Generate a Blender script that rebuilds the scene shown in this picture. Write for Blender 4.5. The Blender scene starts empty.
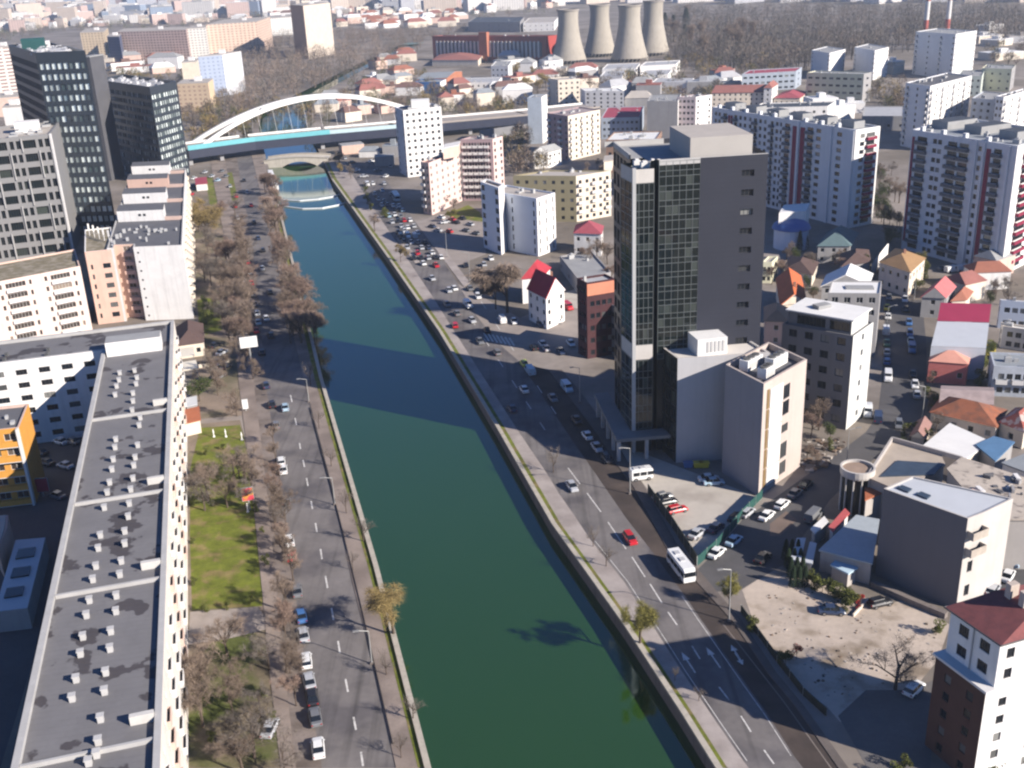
import bpy, math, random
import numpy as np
from mathutils import Vector, Matrix, Euler
from mathutils.geometry import tessellate_polygon
SC = bpy.context.scene
COL = SC.collection
rnd = random.Random(11)
# ---------------------------------------------------------------- camera
FOC = 1067.0; TH = math.radians(21.8); RO = math.radians(2.55); HC = 100.0
FW = Vector((0, math.cos(TH), -math.sin(TH)))
_u = -Vector((0, math.sin(TH), math.cos(TH)))
RT = Vector((1, 0, 0)) * math.cos(RO) + _u * math.sin(RO)
DN = -Vector((1, 0, 0)) * math.sin(RO) + _u * math.cos(RO)
CAMP = Vector((0, 0, HC))
cam = bpy.data.cameras.new('camera'); camo = bpy.data.objects.new('camera', cam); COL.objects.link(camo)
cam.sensor_width = 36; cam.lens = 36 * FOC / 1024; cam.clip_start = 1; cam.clip_end = 20000
m = Matrix.Identity(4)
for i in range(3):
    m[i][0] = RT[i]; m[i][1] = -DN[i]; m[i][2] = -FW[i]; m[i][3] = CAMP[i]
camo.matrix_world = m
SC.camera = camo
# ---------------------------------------------------------------- world, sun, exposure
SUN_EL = 27.0; SUN_AZ = 121.5
w = bpy.data.worlds.new('World'); SC.world = w; w.use_nodes = True
sky = w.node_tree.nodes.new('ShaderNodeTexSky'); sky.sky_type = 'NISHITA'; sky.sun_disc = False
sky.sun_elevation = math.radians(SUN_EL); sky.sun_rotation = math.radians(SUN_AZ)
sky.air_density = 1.0; sky.dust_density = .05; sky.ozone_density = 7.0
bg = w.node_tree.nodes['Background']; bg.inputs[1].default_value = 0.055
wt = w.node_tree.nodes.new('ShaderNodeMix'); wt.data_type = 'RGBA'; wt.blend_type = 'MULTIPLY'; wt.inputs[0].default_value = 1; wt.inputs[7].default_value = (.74, .93, 1.22, 1)
w.node_tree.links.new(sky.outputs[0], wt.inputs[6]); w.node_tree.links.new(wt.outputs[2], bg.inputs[0])
sl = bpy.data.lights.new('sun', 'SUN'); sl.energy = 5.0; sl.angle = math.radians(0.5); sl.color = (1.0, 0.915, 0.81)
so = bpy.data.objects.new('sun', sl); COL.objects.link(so)
_a = math.radians(SUN_AZ); _e = math.radians(SUN_EL)
SUND = Vector((math.sin(_a) * math.cos(_e), math.cos(_a) * math.cos(_e), math.sin(_e)))
so.rotation_euler = (-SUND).to_track_quat('-Z', 'Y').to_euler(); so.location = (0, 0, 400)
vs = SC.view_settings; vs.view_transform = 'Standard'; vs.look = 'None'; vs.exposure = 0.85; vs.gamma = 1; vs.use_curve_mapping = False
SC.cycles.use_denoising = True
SC.cycles.max_bounces = 5; SC.cycles.diffuse_bounces = 1; SC.cycles.glossy_bounces = 2; SC.cycles.volume_bounces = 0
SC.cycles.transparent_max_bounces = 6; SC.cycles.caustics_reflective = False; SC.cycles.caustics_refractive = False
SC.cycles.filter_width = 2.3
# ---------------------------------------------------------------- pixel <-> world helpers
def W(px, py, z=0.0):
    d = FW + RT * ((px - 512) / FOC) + DN * ((py - 384) / FOC)
    return CAMP + d * ((z - HC) / d.z)
def PR(p):
    v = Vector(p) - CAMP; k = v.dot(FW)
    return 512 + FOC * v.dot(RT) / k, 384 + FOC * v.dot(DN) / k, k
def ang(a, b):
    p, q = W(*a), W(*b); return math.atan2(q.y - p.y, q.x - p.x)
ORD = ['', 'first', 'second', 'third', 'fourth', 'fifth', 'sixth', 'seventh', 'eighth', 'ninth', 'tenth', 'eleventh', 'twelfth', 'thirteenth', 'fourteenth', 'fifteenth', 'sixteenth', 'seventeenth', 'eighteenth', 'nineteenth', 'twentieth']
def ordw(n):
    if n <= 20: return ORD[n]
    t = {2: 'twenty', 3: 'thirty', 4: 'forty', 5: 'fifty', 6: 'sixty', 7: 'seventy', 8: 'eighty', 9: 'ninety'}[min(9, n // 10)]
    if n % 10 == 0: return t[:-1] + 'ieth'
    return t + '-' + ORD[n % 10]
PEND = []                                                   # things whose label gets its ordinal at the end
def later(o, what, where, group=None): PEND.append((o, what, where, group))
def settle():
    g = {}
    for t in PEND: g.setdefault((t[1], t[2]), []).append(t)
    for (what, where), l in g.items():
        l.sort(key=lambda t: (t[0].location - CAMP).length)
        for i, t in enumerate(l):
            if len(l) == 1: t[0]['label'] = f'{what} {where}'
            elif i == 0: t[0]['label'] = f'nearest {what} {where}'
            elif i == len(l) - 1: t[0]['label'] = f'farthest {what} {where}'
            else: t[0]['label'] = ' '.join(f'{ordw(i + 1)} nearest {what} {where}'.split()[:16])
            if t[3]: t[0]['group'] = t[3]
# ---------------------------------------------------------------- materials
MATS = {}
def newmat(name):
    mt = bpy.data.materials.new(name); mt.use_nodes = True
    return mt, mt.node_tree.nodes, mt.node_tree.links, mt.node_tree.nodes['Principled BSDF']
def pm(name, col, rough=.85, var=.16, scale=.25, spec=.3, bump=0.0, col2=None, sc2=None, thr=(.45, .6), metal=0, streak=0.0, track=0.0, seam=None):
    """procedural matte surface: base colour, soft large noise, fine grain; col2 = patches of a second colour"""
    if name in MATS: return MATS[name]
    mt, N, L, b = newmat(name)
    g = N.new('ShaderNodeNewGeometry')
    n1 = N.new('ShaderNodeTexNoise'); n1.inputs['Scale'].default_value = scale; n1.inputs['Detail'].default_value = 5; n1.inputs['Roughness'].default_value = .6
    L.new(g.outputs['Position'], n1.inputs['Vector'])
    n2 = N.new('ShaderNodeTexNoise'); n2.inputs['Scale'].default_value = scale * 9; n2.inputs['Detail'].default_value = 3
    L.new(g.outputs['Position'], n2.inputs['Vector'])
    ad = N.new('ShaderNodeMath'); ad.operation = 'MULTIPLY_ADD'; ad.inputs[1].default_value = .4
    L.new(n2.outputs[0], ad.inputs[0]); L.new(n1.outputs[0], ad.inputs[2])
    mr = N.new('ShaderNodeMapRange'); mr.inputs[1].default_value = .4; mr.inputs[2].default_value = 1.0
    mr.inputs[3].default_value = 1 - var; mr.inputs[4].default_value = 1 + var
    L.new(ad.outputs[0], mr.inputs[0])
    src = None
    if col2 is not None:
        n3 = N.new('ShaderNodeTexNoise'); n3.inputs['Scale'].default_value = sc2 or scale; n3.inputs['Detail'].default_value = 4
        L.new(g.outputs['Position'], n3.inputs['Vector'])
        r = N.new('ShaderNodeMapRange'); r.inputs[1].default_value = thr[0]; r.inputs[2].default_value = thr[1]
        L.new(n3.outputs[0], r.inputs[0])
        mx = N.new('ShaderNodeMix'); mx.data_type = 'RGBA'
        L.new(r.outputs[0], mx.inputs[0]); mx.inputs[6].default_value = (*col, 1); mx.inputs[7].default_value = (*col2, 1)
        src = mx.outputs[2]
    if streak or track:
        mp = N.new('ShaderNodeMapping'); mp.inputs['Scale'].default_value = (1.1, 1.1, .06) if streak else (.75, .022, 1)
        if track: mp.inputs['Rotation'].default_value = (0, 0, math.radians(-14)); streak = track
        L.new(g.outputs['Position'], mp.inputs[0])
        n4 = N.new('ShaderNodeTexNoise'); n4.inputs['Scale'].default_value = 1; n4.inputs['Detail'].default_value = 3
        L.new(mp.outputs[0], n4.inputs['Vector'])
        r4 = N.new('ShaderNodeMapRange'); r4.inputs[1].default_value = .5; r4.inputs[2].default_value = .75; r4.inputs[3].default_value = 1; r4.inputs[4].default_value = 1 - streak
        L.new(n4.outputs[0], r4.inputs[0])
        mm = N.new('ShaderNodeMath'); mm.operation = 'MULTIPLY'; L.new(mr.outputs[0], mm.inputs[0]); L.new(r4.outputs[0], mm.inputs[1])
        fac = mm.outputs[0]
    else: fac = mr.outputs[0]
    if seam:
        dn = N.new('ShaderNodeVectorMath'); dn.operation = 'DOT_PRODUCT'; L.new(g.outputs['Position'], dn.inputs[0]); dn.inputs[1].default_value = [c / seam[3] for c in seam[:3]]
        fr = N.new('ShaderNodeMath'); fr.operation = 'FRACT'; L.new(dn.outputs['Value'], fr.inputs[0])
        lt = N.new('ShaderNodeMath'); lt.operation = 'LESS_THAN'; lt.inputs[1].default_value = seam[4]; L.new(fr.outputs[0], lt.inputs[0])
        rs = N.new('ShaderNodeMapRange'); rs.inputs[3].default_value = 1; rs.inputs[4].default_value = seam[5]; L.new(lt.outputs[0], rs.inputs[0])
        mz = N.new('ShaderNodeMath'); mz.operation = 'MULTIPLY'; L.new(fac, mz.inputs[0]); L.new(rs.outputs[0], mz.inputs[1]); fac = mz.outputs[0]
    ml = N.new('ShaderNodeVectorMath'); ml.operation = 'SCALE'
    if src is not None: L.new(src, ml.inputs[0])
    else: ml.inputs[0].default_value = col
    L.new(fac, ml.inputs['Scale']); L.new(ml.outputs[0], b.inputs['Base Color'])
    b.inputs['Roughness'].default_value = rough; b.inputs['Specular IOR Level'].default_value = spec; b.inputs['Metallic'].default_value = metal
    if bump:
        bp = N.new('ShaderNodeBump'); bp.inputs['Strength'].default_value = bump; bp.inputs['Distance'].default_value = .1
        L.new(n2.outputs[0], bp.inputs['Height']); L.new(bp.outputs[0], b.inputs['Normal'])
    MATS[name] = mt; return mt
def glass(name, dark=(.012, .015, .02), light=(.22, .22, .21), amount=.3, rough=.12, spec=.5):
    """window glass; now and then a drawn curtain behind it"""
    if name in MATS: return MATS[name]
    mt, N, L, b = newmat(name)
    oi = N.new('ShaderNodeObjectInfo'); g = N.new('ShaderNodeNewGeometry')
    ad = N.new('ShaderNodeMath'); ad.operation = 'ADD'; L.new(oi.outputs['Random'], ad.inputs[0]); L.new(g.outputs['Random Per Island'], ad.inputs[1])
    fr = N.new('ShaderNodeMath'); fr.operation = 'FRACT'; L.new(ad.outputs[0], fr.inputs[0])
    r = N.new('ShaderNodeMapRange'); r.inputs[1].default_value = 1 - amount; r.inputs[2].default_value = 1; r.interpolation_type = 'SMOOTHSTEP'
    L.new(fr.outputs[0], r.inputs[0])
    mx = N.new('ShaderNodeMix'); mx.data_type = 'RGBA'; mx.inputs[6].default_value = (*dark, 1); mx.inputs[7].default_value = (*light, 1)
    L.new(r.outputs[0], mx.inputs[0]); L.new(mx.outputs[2], b.inputs['Base Color'])
    b.inputs['Roughness'].default_value = rough; b.inputs['Specular IOR Level'].default_value = spec
    MATS[name] = mt; return mt
def gridmat(name, wall, win, fh=3.0, ww=3.2, fw=.45, fhh=.45, band=None):
    """far wall: floors of small dark windows as a surface pattern (seen only at a few pixels each)"""
    if name in MATS: return MATS[name]
    mt, N, L, b = newmat(name)
    g = N.new('ShaderNodeNewGeometry'); sp = N.new('ShaderNodeSeparateXYZ'); L.new(g.outputs['Position'], sp.inputs[0])
    cr = N.new('ShaderNodeVectorMath'); cr.operation = 'CROSS_PRODUCT'; cr.inputs[0].default_value = (0, 0, 1); L.new(g.outputs['Normal'], cr.inputs[1])
    dt = N.new('ShaderNodeVectorMath'); dt.operation = 'DOT_PRODUCT'; L.new(cr.outputs[0], dt.inputs[0]); L.new(g.outputs['Position'], dt.inputs[1])
    def M(op, a, bb=None):
        n = N.new('ShaderNodeMath'); n.operation = op
        if hasattr(a, 'is_linked'): L.new(a, n.inputs[0])
        else: n.inputs[0].default_value = a
        if bb is not None:
            if hasattr(bb, 'is_linked'): L.new(bb, n.inputs[1])
            else: n.inputs[1].default_value = bb
        return n.outputs[0]
    u = M('FRACT', M('DIVIDE', dt.outputs['Value'], ww)); v = M('FRACT', M('DIVIDE', sp.outputs['Z'], fh))
    cu = M('LESS_THAN', M('ABSOLUTE', M('SUBTRACT', u, .5)), fw / 2); cv = M('LESS_THAN', M('ABSOLUTE', M('SUBTRACT', v, .55)), fhh / 2)
    f = M('MULTIPLY', cu, cv)
    sn = N.new('ShaderNodeSeparateXYZ'); L.new(g.outputs['Normal'], sn.inputs[0])
    f = M('MULTIPLY', f, M('LESS_THAN', M('ABSOLUTE', sn.outputs['Z']), .5))
    nz = N.new('ShaderNodeTexNoise'); nz.inputs['Scale'].default_value = .15; L.new(g.outputs['Position'], nz.inputs['Vector'])
    ml = N.new('ShaderNodeVectorMath'); ml.operation = 'SCALE'; ml.inputs[0].default_value = wall
    mr = N.new('ShaderNodeMapRange'); mr.inputs[3].default_value = .82; mr.inputs[4].default_value = 1.15; L.new(nz.outputs[0], mr.inputs[0]); L.new(mr.outputs[0], ml.inputs['Scale'])
    mx = N.new('ShaderNodeMix'); mx.data_type = 'RGBA'; L.new(f, mx.inputs[0]); L.new(ml.outputs[0], mx.inputs[6]); mx.inputs[7].default_value = (*win, 1)
    L.new(mx.outputs[2], b.inputs['Base Color']); b.inputs['Roughness'].default_value = .7; b.inputs['Specular IOR Level'].default_value = .3
    MATS[name] = mt; return mt
def paint(name, col, rough=.3, metal=.0):
    if name in MATS: return MATS[name]
    mt, N, L, b = newmat(name)
    n1 = N.new('ShaderNodeTexNoise'); n1.inputs['Scale'].default_value = 3
    mr = N.new('ShaderNodeMapRange'); mr.inputs[3].default_value = .92; mr.inputs[4].default_value = 1.08
    ml = N.new('ShaderNodeVectorMath'); ml.operation = 'SCALE'; ml.inputs[0].default_value = col
    L.new(n1.outputs[0], mr.inputs[0]); L.new(mr.outputs[0], ml.inputs['Scale']); L.new(ml.outputs[0], b.inputs['Base Color'])
    b.inputs['Roughness'].default_value = rough; b.inputs['Metallic'].default_value = metal; b.inputs['Coat Weight'].default_value = .3
    MATS[name] = mt; return mt
# ---------------------------------------------------------------- mesh builder
class MB:
    def __init__(s): s.v = []; s.f = []; s.m = []
    def face(s, pts, m=0):
        n = len(s.v); s.v += [tuple(p) for p in pts]; s.f.append(tuple(range(n, n + len(pts)))); s.m.append(m)
    def box(s, c, sx, sy, sz, rz=0, m=0, top=None):
        """box with base centre c"""
        ca, sa = math.cos(rz), math.sin(rz); P = []
        for z in (0, sz):
            for x, y in ((-1, -1), (1, -1), (1, 1), (-1, 1)):
                X, Y = x * sx / 2, y * sy / 2; P.append((c[0] + X * ca - Y * sa, c[1] + X * sa + Y * ca, c[2] + z))
        s.hexa(P, m, top)
    def hexa(s, P, m=0, top=None):
        n = len(s.v); s.v += [tuple(p) for p in P]
        for k, q in enumerate(((3, 2, 1, 0), (4, 5, 6, 7), (0, 1, 5, 4), (1, 2, 6, 5), (2, 3, 7, 6), (3, 0, 4, 7))):
            s.f.append(tuple(n + i for i in q)); s.m.append(top if (k == 1 and top is not None) else m)
    def prism(s, poly, z0, z1, m=0, top=None, bottom=True):
        """poly: CCW list of (x,y)"""
        a = sum(poly[i][0] * poly[(i + 1) % len(poly)][1] - poly[(i + 1) % len(poly)][0] * poly[i][1] for i in range(len(poly)))
        if a < 0: poly = poly[::-1]
        n = len(poly)
        for i in range(n):
            p, q = poly[i], poly[(i + 1) % n]
            s.face([(p[0], p[1], z0), (q[0], q[1], z0), (q[0], q[1], z1), (p[0], p[1], z1)], m)
        vec = [Vector((p[0], p[1], 0)) for p in poly]
        for t in tessellate_polygon([vec]):
            pa, pb, pc = (poly[i] for i in t)
            if (pb[0] - pa[0]) * (pc[1] - pa[1]) - (pb[1] - pa[1]) * (pc[0] - pa[0]) < 0: pb, pc = pc, pb
            s.face([(pa[0], pa[1], z1), (pb[0], pb[1], z1), (pc[0], pc[1], z1)], m if top is None else top)
            if bottom: s.face([(pa[0], pa[1], z0), (pc[0], pc[1], z0), (pb[0], pb[1], z0)], m)
    def sheet(s, poly, z, m=0):
        a = sum(poly[i][0] * poly[(i + 1) % len(poly)][1] - poly[(i + 1) % len(poly)][0] * poly[i][1] for i in range(len(poly)))
        vec = [Vector((p[0], p[1], 0)) for p in poly]
        for t in tessellate_polygon([vec]):
            pa, pb, pc = (poly[i] for i in t)
            if (pb[0] - pa[0]) * (pc[1] - pa[1]) - (pb[1] - pa[1]) * (pc[0] - pa[0]) < 0: pb, pc = pc, pb
            s.face([(pa[0], pa[1], z), (pb[0], pb[1], z), (pc[0], pc[1], z)], m)
    def tube(s, a, b, r0, r1, n=6, m=0, cap=True):
        a, b = Vector(a), Vector(b); d = (b - a)
        if d.length < 1e-6: return
        d.normalize(); x = d.orthogonal().normalized(); y = d.cross(x); k = len(s.v)
        for c, r in ((a, r0), (b, r1)):
            for i in range(n):
                t = 2 * math.pi * i / n; s.v.append(tuple(c + x * math.cos(t) * r + y * math.sin(t) * r))
        for i in range(n):
            j = (i + 1) % n; s.f.append((k + i, k + j, k + n + j, k + n + i)); s.m.append(m)
        if cap:
            s.f.append(tuple(k + n + i for i in range(n))); s.m.append(m)
            s.f.append(tuple(k + i for i in range(n))[::-1]); s.m.append(m)
    def lathe(s, prof, c=(0, 0, 0), n=24, m=0, cap=True):
        k = len(s.v)
        for r, z in prof:
            for i in range(n):
                t = 2 * math.pi * i / n; s.v.append((c[0] + r * math.cos(t), c[1] + r * math.sin(t), c[2] + z))
        for q in range(len(prof) - 1):
            for i in range(n):
                j = (i + 1) % n; s.f.append((k + q * n + i, k + q * n + j, k + (q + 1) * n + j, k + (q + 1) * n + i)); s.m.append(m)
        if cap:
            e = k + (len(prof) - 1) * n; s.f.append(tuple(e + i for i in range(n))); s.m.append(m)
    def mesh(s, name, mats, off=None, smooth=False):
        me = bpy.data.meshes.new(name)
        v = s.v if off is None else [(p[0] - off[0], p[1] - off[1], p[2] - off[2]) for p in s.v]
        me.from_pydata(v, [], s.f)
        for mt in (mats if isinstance(mats, (list, tuple)) else [mats]): me.materials.append(mt)
        me.polygons.foreach_set('material_index', s.m)
        if smooth: me.polygons.foreach_set('use_smooth', [True] * len(s.f))
        me.update(); return me
    def build(s, name, mats, parent=None, smooth=False, off=None):
        """parent: thing Empty (unrotated); vertices are world coordinates"""
        r = parent
        while r is not None and r.parent is not None: r = r.parent
        o0 = off if off is not None else (r.location if r is not None else (0, 0, 0))
        o = bpy.data.objects.new(name, s.mesh(name, mats, o0, smooth)); COL.objects.link(o)
        if parent is not None: o.parent = parent
        elif off is not None: o.location = off
        return o
def link(name, me, parent=None, loc=(0, 0, 0), rz=0, scale=None):
    o = bpy.data.objects.new(name, me); COL.objects.link(o); o.location = loc; o.rotation_euler = (0, 0, rz)
    if scale: o.scale = scale
    if parent is not None: o.parent = parent
    return o
def thing(name, loc, label=None, cat=None, group=None, rz=0):
    o = bpy.data.objects.new(name, None); COL.objects.link(o); o.location = loc; o.rotation_euler = (0, 0, rz); o.empty_display_size = .5
    if label: o['label'] = label
    if cat: o['category'] = cat
    if group: o['group'] = group
    return o
def tag(o, label, cat, group=None):
    o['label'] = label; o['category'] = cat
    if group: o['group'] = group
    return o
def struct(o, kind='structure'): o['kind'] = kind; return o
def copy_tree(o, parent=None):
    c = o.copy(); COL.objects.link(c); c.parent = parent
    for ch in o.children: copy_tree(ch, c)
    return c
# ---------------------------------------------------------------- windows and walls
WIN = {}
G_DEF = glass('window_glass'); F_WHITE = pm('window_frame_white', (.62, .61, .6), .5, .06, 1); F_DARK = pm('window_frame_dark', (.06, .06, .065), .5, .06, 1)
def winmesh(w_, h_, style):
    k = (round(w_, 2), round(h_, 2), style)
    if k in WIN: return WIN[k]
    b = MB(); t = .07 if style != 'curtain' else .05; fm = 1
    b.face([(0, 0, 0), (w_, 0, 0), (w_, 0, h_), (0, 0, h_)], 0)
    for x0, x1, z0, z1 in ((0, t, 0, h_), (w_ - t, w_, 0, h_), (t, w_ - t, 0, t), (t, w_ - t, h_ - t, h_)):
        b.hexa([(x0, -.05, z0), (x1, -.05, z0), (x1, .004, z0), (x0, .004, z0), (x0, -.05, z1), (x1, -.05, z1), (x1, .004, z1), (x0, .004, z1)], 1)
    if w_ > 1.3:
        for q in range(1, max(2, int(round(w_ / .95)))):
            x = w_ * q / max(2, int(round(w_ / .95)))
            b.hexa([(x - t / 2, -.045, t), (x + t / 2, -.045, t), (x + t / 2, .003, t), (x - t / 2, .003, t), (x - t / 2, -.045, h_ - t), (x + t / 2, -.045, h_ - t), (x + t / 2, .003, h_ - t), (x - t / 2, .003, h_ - t)], 1)
    mats = {'white': [G_DEF, F_WHITE], 'dark': [G_DEF, F_DARK], 'curtain': [glass('curtain_glass', (.03, .06, .07), (.8, .88, .86), 1.1, .15), F_DARK],
            'warm': [glass('warm_glass', (.05, .04, .035), (.25, .2, .16), .4), F_WHITE], 'office': [glass('office_glass', (.03, .045, .06), (.3, .4, .45), .7, .1), F_DARK], 'black': [glass('black_glass', (.008, .012, .012), (.05, .06, .05), .2, .08), F_DARK]}[style]
    me = b.mesh('window', mats); WIN[k] = me; return me
class Bld:
    def __init__(s, name, label, cat, loc, group=None):
        s.root = thing(name, loc, label, cat, group); s.loc = Vector(loc); s.wall = MB(); s.wins = []; s.balc = []
    def facade(s, a, b, z0, z1, cols=(), rows=(), mask=None, m=0, style='white', recess=.16, obj='window'):
        """wall from a to b (outside on the right-hand side), with real openings and a window set into each"""
        a, b = Vector((a[0], a[1], 0)), Vector((b[0], b[1], 0)); d = b - a; Ln = d.length
        if Ln < .01: return
        d.normalize(); o = Vector((d.y, -d.x, 0)); rz = math.atan2(d.y, d.x)
        cols = [c for c in cols if c[0] > 0 and c[1] < Ln]; rows = [r for r in rows if r[0] > z0 and r[1] < z1]
        U = sorted({0, Ln, *[x for c in cols for x in c]}); V = sorted({z0, z1, *[x for r in rows for x in r]})
        cs = {round(c[0], 4): i for i, c in enumerate(cols)}; rs = {round(r[0], 4): i for i, r in enumerate(rows)}
        def P(u, v, q=0): p = a + d * u - o * q; return (p.x, p.y, v)
        for j in range(len(V) - 1):
            run = None
            for i in range(len(U) - 1):
                ci, ri = cs.get(round(U[i], 4)), rs.get(round(V[j], 4)); st = None
                if ci is not None and ri is not None:
                    st = style if mask is None else mask(ci, ri)
                    if st is True: st = style
                if not st:
                    if run is None: run = U[i]
                    if i == len(U) - 2: s.wall.face([P(run, V[j]), P(U[i + 1], V[j]), P(U[i + 1], V[j + 1]), P(run, V[j + 1])], m)
                    continue
                if run is not None:
                    s.wall.face([P(run, V[j]), P(U[i], V[j]), P(U[i], V[j + 1]), P(run, V[j + 1])], m); run = None
                u0, u1, v0, v1 = U[i], U[i + 1], V[j], V[j + 1]
                s.wall.face([P(u0, v0), P(u1, v0), P(u1, v0, recess), P(u0, v0, recess)], m)
                s.wall.face([P(u0, v1, recess), P(u1, v1, recess), P(u1, v1), P(u0, v1)], m)
                s.wall.face([P(u0, v0), P(u0, v0, recess), P(u0, v1, recess), P(u0, v1)], m)
                s.wall.face([P(u1, v0, recess), P(u1, v0), P(u1, v1), P(u1, v1, recess)], m)
                s.wins.append((Vector(P(u0, v0, recess)), rz, u1 - u0, v1 - v0, st, obj))
    def balcony(s, a, b, u0, u1, z, depth=1.2, rail=1.0, mat=None, slab=None):
        a, b = Vector((a[0], a[1], 0)), Vector((b[0], b[1], 0)); d = (b - a).normalized(); o = Vector((d.y, -d.x, 0)); rz = math.atan2(d.y, d.x)
        p = a + d * u0; s.balc.append((Vector((p.x, p.y, z)), rz, u1 - u0, depth, rail, mat, slab))
    def done(s, wallmats, limit=100):
        if s.wall.f: s.wall.build('wall', wallmats, s.root)
        by = {}
        for t in s.wins: by.setdefault(t[5], []).append(t)
        for nm, l in by.items():
            l.sort(key=lambda t: (t[0] - CAMP).length)
            for t in l[:limit]: link(nm, winmesh(t[2], t[3], t[4]), s.root, t[0] - s.loc, t[1])
            if len(l) > limit:
                bb = MB(); mats = []; cache = {}
                for t in l[limit:]:
                    me = winmesh(t[2], t[3], t[4]); c, sn = math.cos(t[1]), math.sin(t[1]); n = len(bb.v)
                    for v in me.vertices: bb.v.append((t[0].x + v.co.x * c - v.co.y * sn, t[0].y + v.co.x * sn + v.co.y * c, t[0].z + v.co.z))
                    for p in me.polygons:
                        mt = me.materials[p.material_index]
                        if mt not in mats: mats.append(mt)
                        bb.f.append(tuple(n + i for i in p.vertices)); bb.m.append(mats.index(mt))
                struct(bb.build(nm, mats, s.root), 'stuff')
        s.balc.sort(key=lambda t: (t[0] - CAMP).length)
        cache = {}
        def bmesh_(b, t, M):
            w_, dp, rl = t[2], t[3], t[4]
            def bx(x0, x1, y0, y1, z0, z1, m):
                P = [(x0, y0, z0), (x1, y0, z0), (x1, y1, z0), (x0, y1, z0), (x0, y0, z1), (x1, y0, z1), (x1, y1, z1), (x0, y1, z1)]
                b.hexa([M(p) for p in P], m)
            bx(0, w_, -dp, -.005, -.15, 0, 1); bx(0, w_, -dp, -dp + .08, .0, rl, 0)
            bx(0, .08, -dp + .08, -.005, 0, rl, 0); bx(w_ - .08, w_, -dp + .08, -.005, 0, rl, 0)
        for t in s.balc[:limit]:
            k = (round(t[2], 2), t[3], t[4], t[5].name, t[6].name if t[6] else None)
            if k not in cache:
                b = MB(); bmesh_(b, t, lambda p: p); cache[k] = b.mesh('balcony', [t[5], t[6] or t[5]])
            link('balcony', cache[k], s.root, t[0] - s.loc, t[1])
        if len(s.balc) > limit:
            b = MB()
            for t in s.balc[limit:]:
                c, sn = math.cos(t[1]), math.sin(t[1])
                bmesh_(b, t, lambda p: (t[0].x + p[0] * c - p[1] * sn, t[0].y + p[0] * sn + p[1] * c, t[0].z + p[2]))
            struct(b.build('balcony', [s.balc[-1][5], s.balc[-1][6] or s.balc[-1][5]], s.root), 'stuff')
        return s.root
def cols(L, n, w_, m0=1.2, m1=None):
    m1 = m0 if m1 is None else m1
    if n == 1: c = (m0 + L - m1) / 2; return [(c - w_ / 2, c + w_ / 2)]
    st = (L - m0 - m1 - w_) / (n - 1); return [(m0 + i * st, m0 + i * st + w_) for i in range(n)]
def rows(n, fh, h_, z0=0.0, sill=.9): return [(z0 + i * fh + sill, z0 + i * fh + sill + h_) for i in range(n)]
def quad(K, L, R, z, sq=None):
    """corner K nearest, L left, R right in pixels at height z -> CCW world corners K,R,D,L (squared up)"""
    k, l, r = W(*K, z), W(*L, z), W(*R, z)
    if sq is None: c_ = abs((l - k).normalized().dot((r - k).normalized())); sq = c_ > .86
    if sq:
        e, f_ = (l - k), (r - k)
        if e.length >= f_.length: n = Vector((e.y, -e.x, 0)).normalized(); n = n if n.dot(f_) > 0 else -n; r = k + n * f_.dot(n)
        else: n = Vector((f_.y, -f_.x, 0)).normalized(); n = n if n.dot(e) > 0 else -n; l = k + n * e.dot(n)
    d = l + r - k
    return [Vector((p.x, p.y, 0)) for p in (k, r, d, l)]
def inset(q, t):
    c = []
    n = len(q)
    for i in range(n):
        p0, p1, p2 = q[i - 1], q[i], q[(i + 1) % n]
        d1, d2 = (p1 - p0).normalized(), (p2 - p1).normalized(); n1, n2 = Vector((-d1.y, d1.x, 0)), Vector((-d2.y, d2.x, 0))
        k = (n1 + n2); k = k / max(.3, k.dot(n1)); c.append(p1 + k * t)
    return c
def flatroof(B, q, z, mat, pw=.35, ph=.6, wm=0, pmat=None):
    """parapet ring whose top is z and the roof floor ph lower (own part)"""
    i = inset(q, pw); n = len(q)
    for k in range(n):
        a, b, c, d = q[k], q[(k + 1) % n], i[(k + 1) % n], i[k]
        B.wall.face([(a.x, a.y, z), (b.x, b.y, z), (c.x, c.y, z), (d.x, d.y, z)], wm)
        B.wall.face([(d.x, d.y, z), (c.x, c.y, z), (c.x, c.y, z - ph), (d.x, d.y, z - ph)], wm)
    r = MB(); r.sheet([(p.x, p.y) for p in i], z - ph); return r.build('roof', mat, B.root)
def uv(q, u, v): return q[0] + (q[1] - q[0]) * u + (q[3] - q[0]) * v   # u along K->R, v along K->L
def clutter(B, q, z, n, seed, kinds=('roof_vent',), mats=None, smax=2.2):
    r = random.Random(seed); rz = math.atan2((q[1] - q[0]).y, (q[1] - q[0]).x)
    for i in range(n):
        p = uv(q, r.uniform(.1, .9), r.uniform(.08, .92)); s = r.uniform(.7, smax); b = MB()
        b.box((p.x, p.y, z), s, s * r.uniform(.5, 1.2), r.uniform(.5, 1.5), rz, 0)
        if s > 1.4: b.box((p.x + .1, p.y, z + 1.55), s * .4, s * .4, .3, rz, 0)
        b.build(kinds[i % len(kinds)], mats or pm('vent_grey', (.4, .4, .4), .6), B.root)
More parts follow.
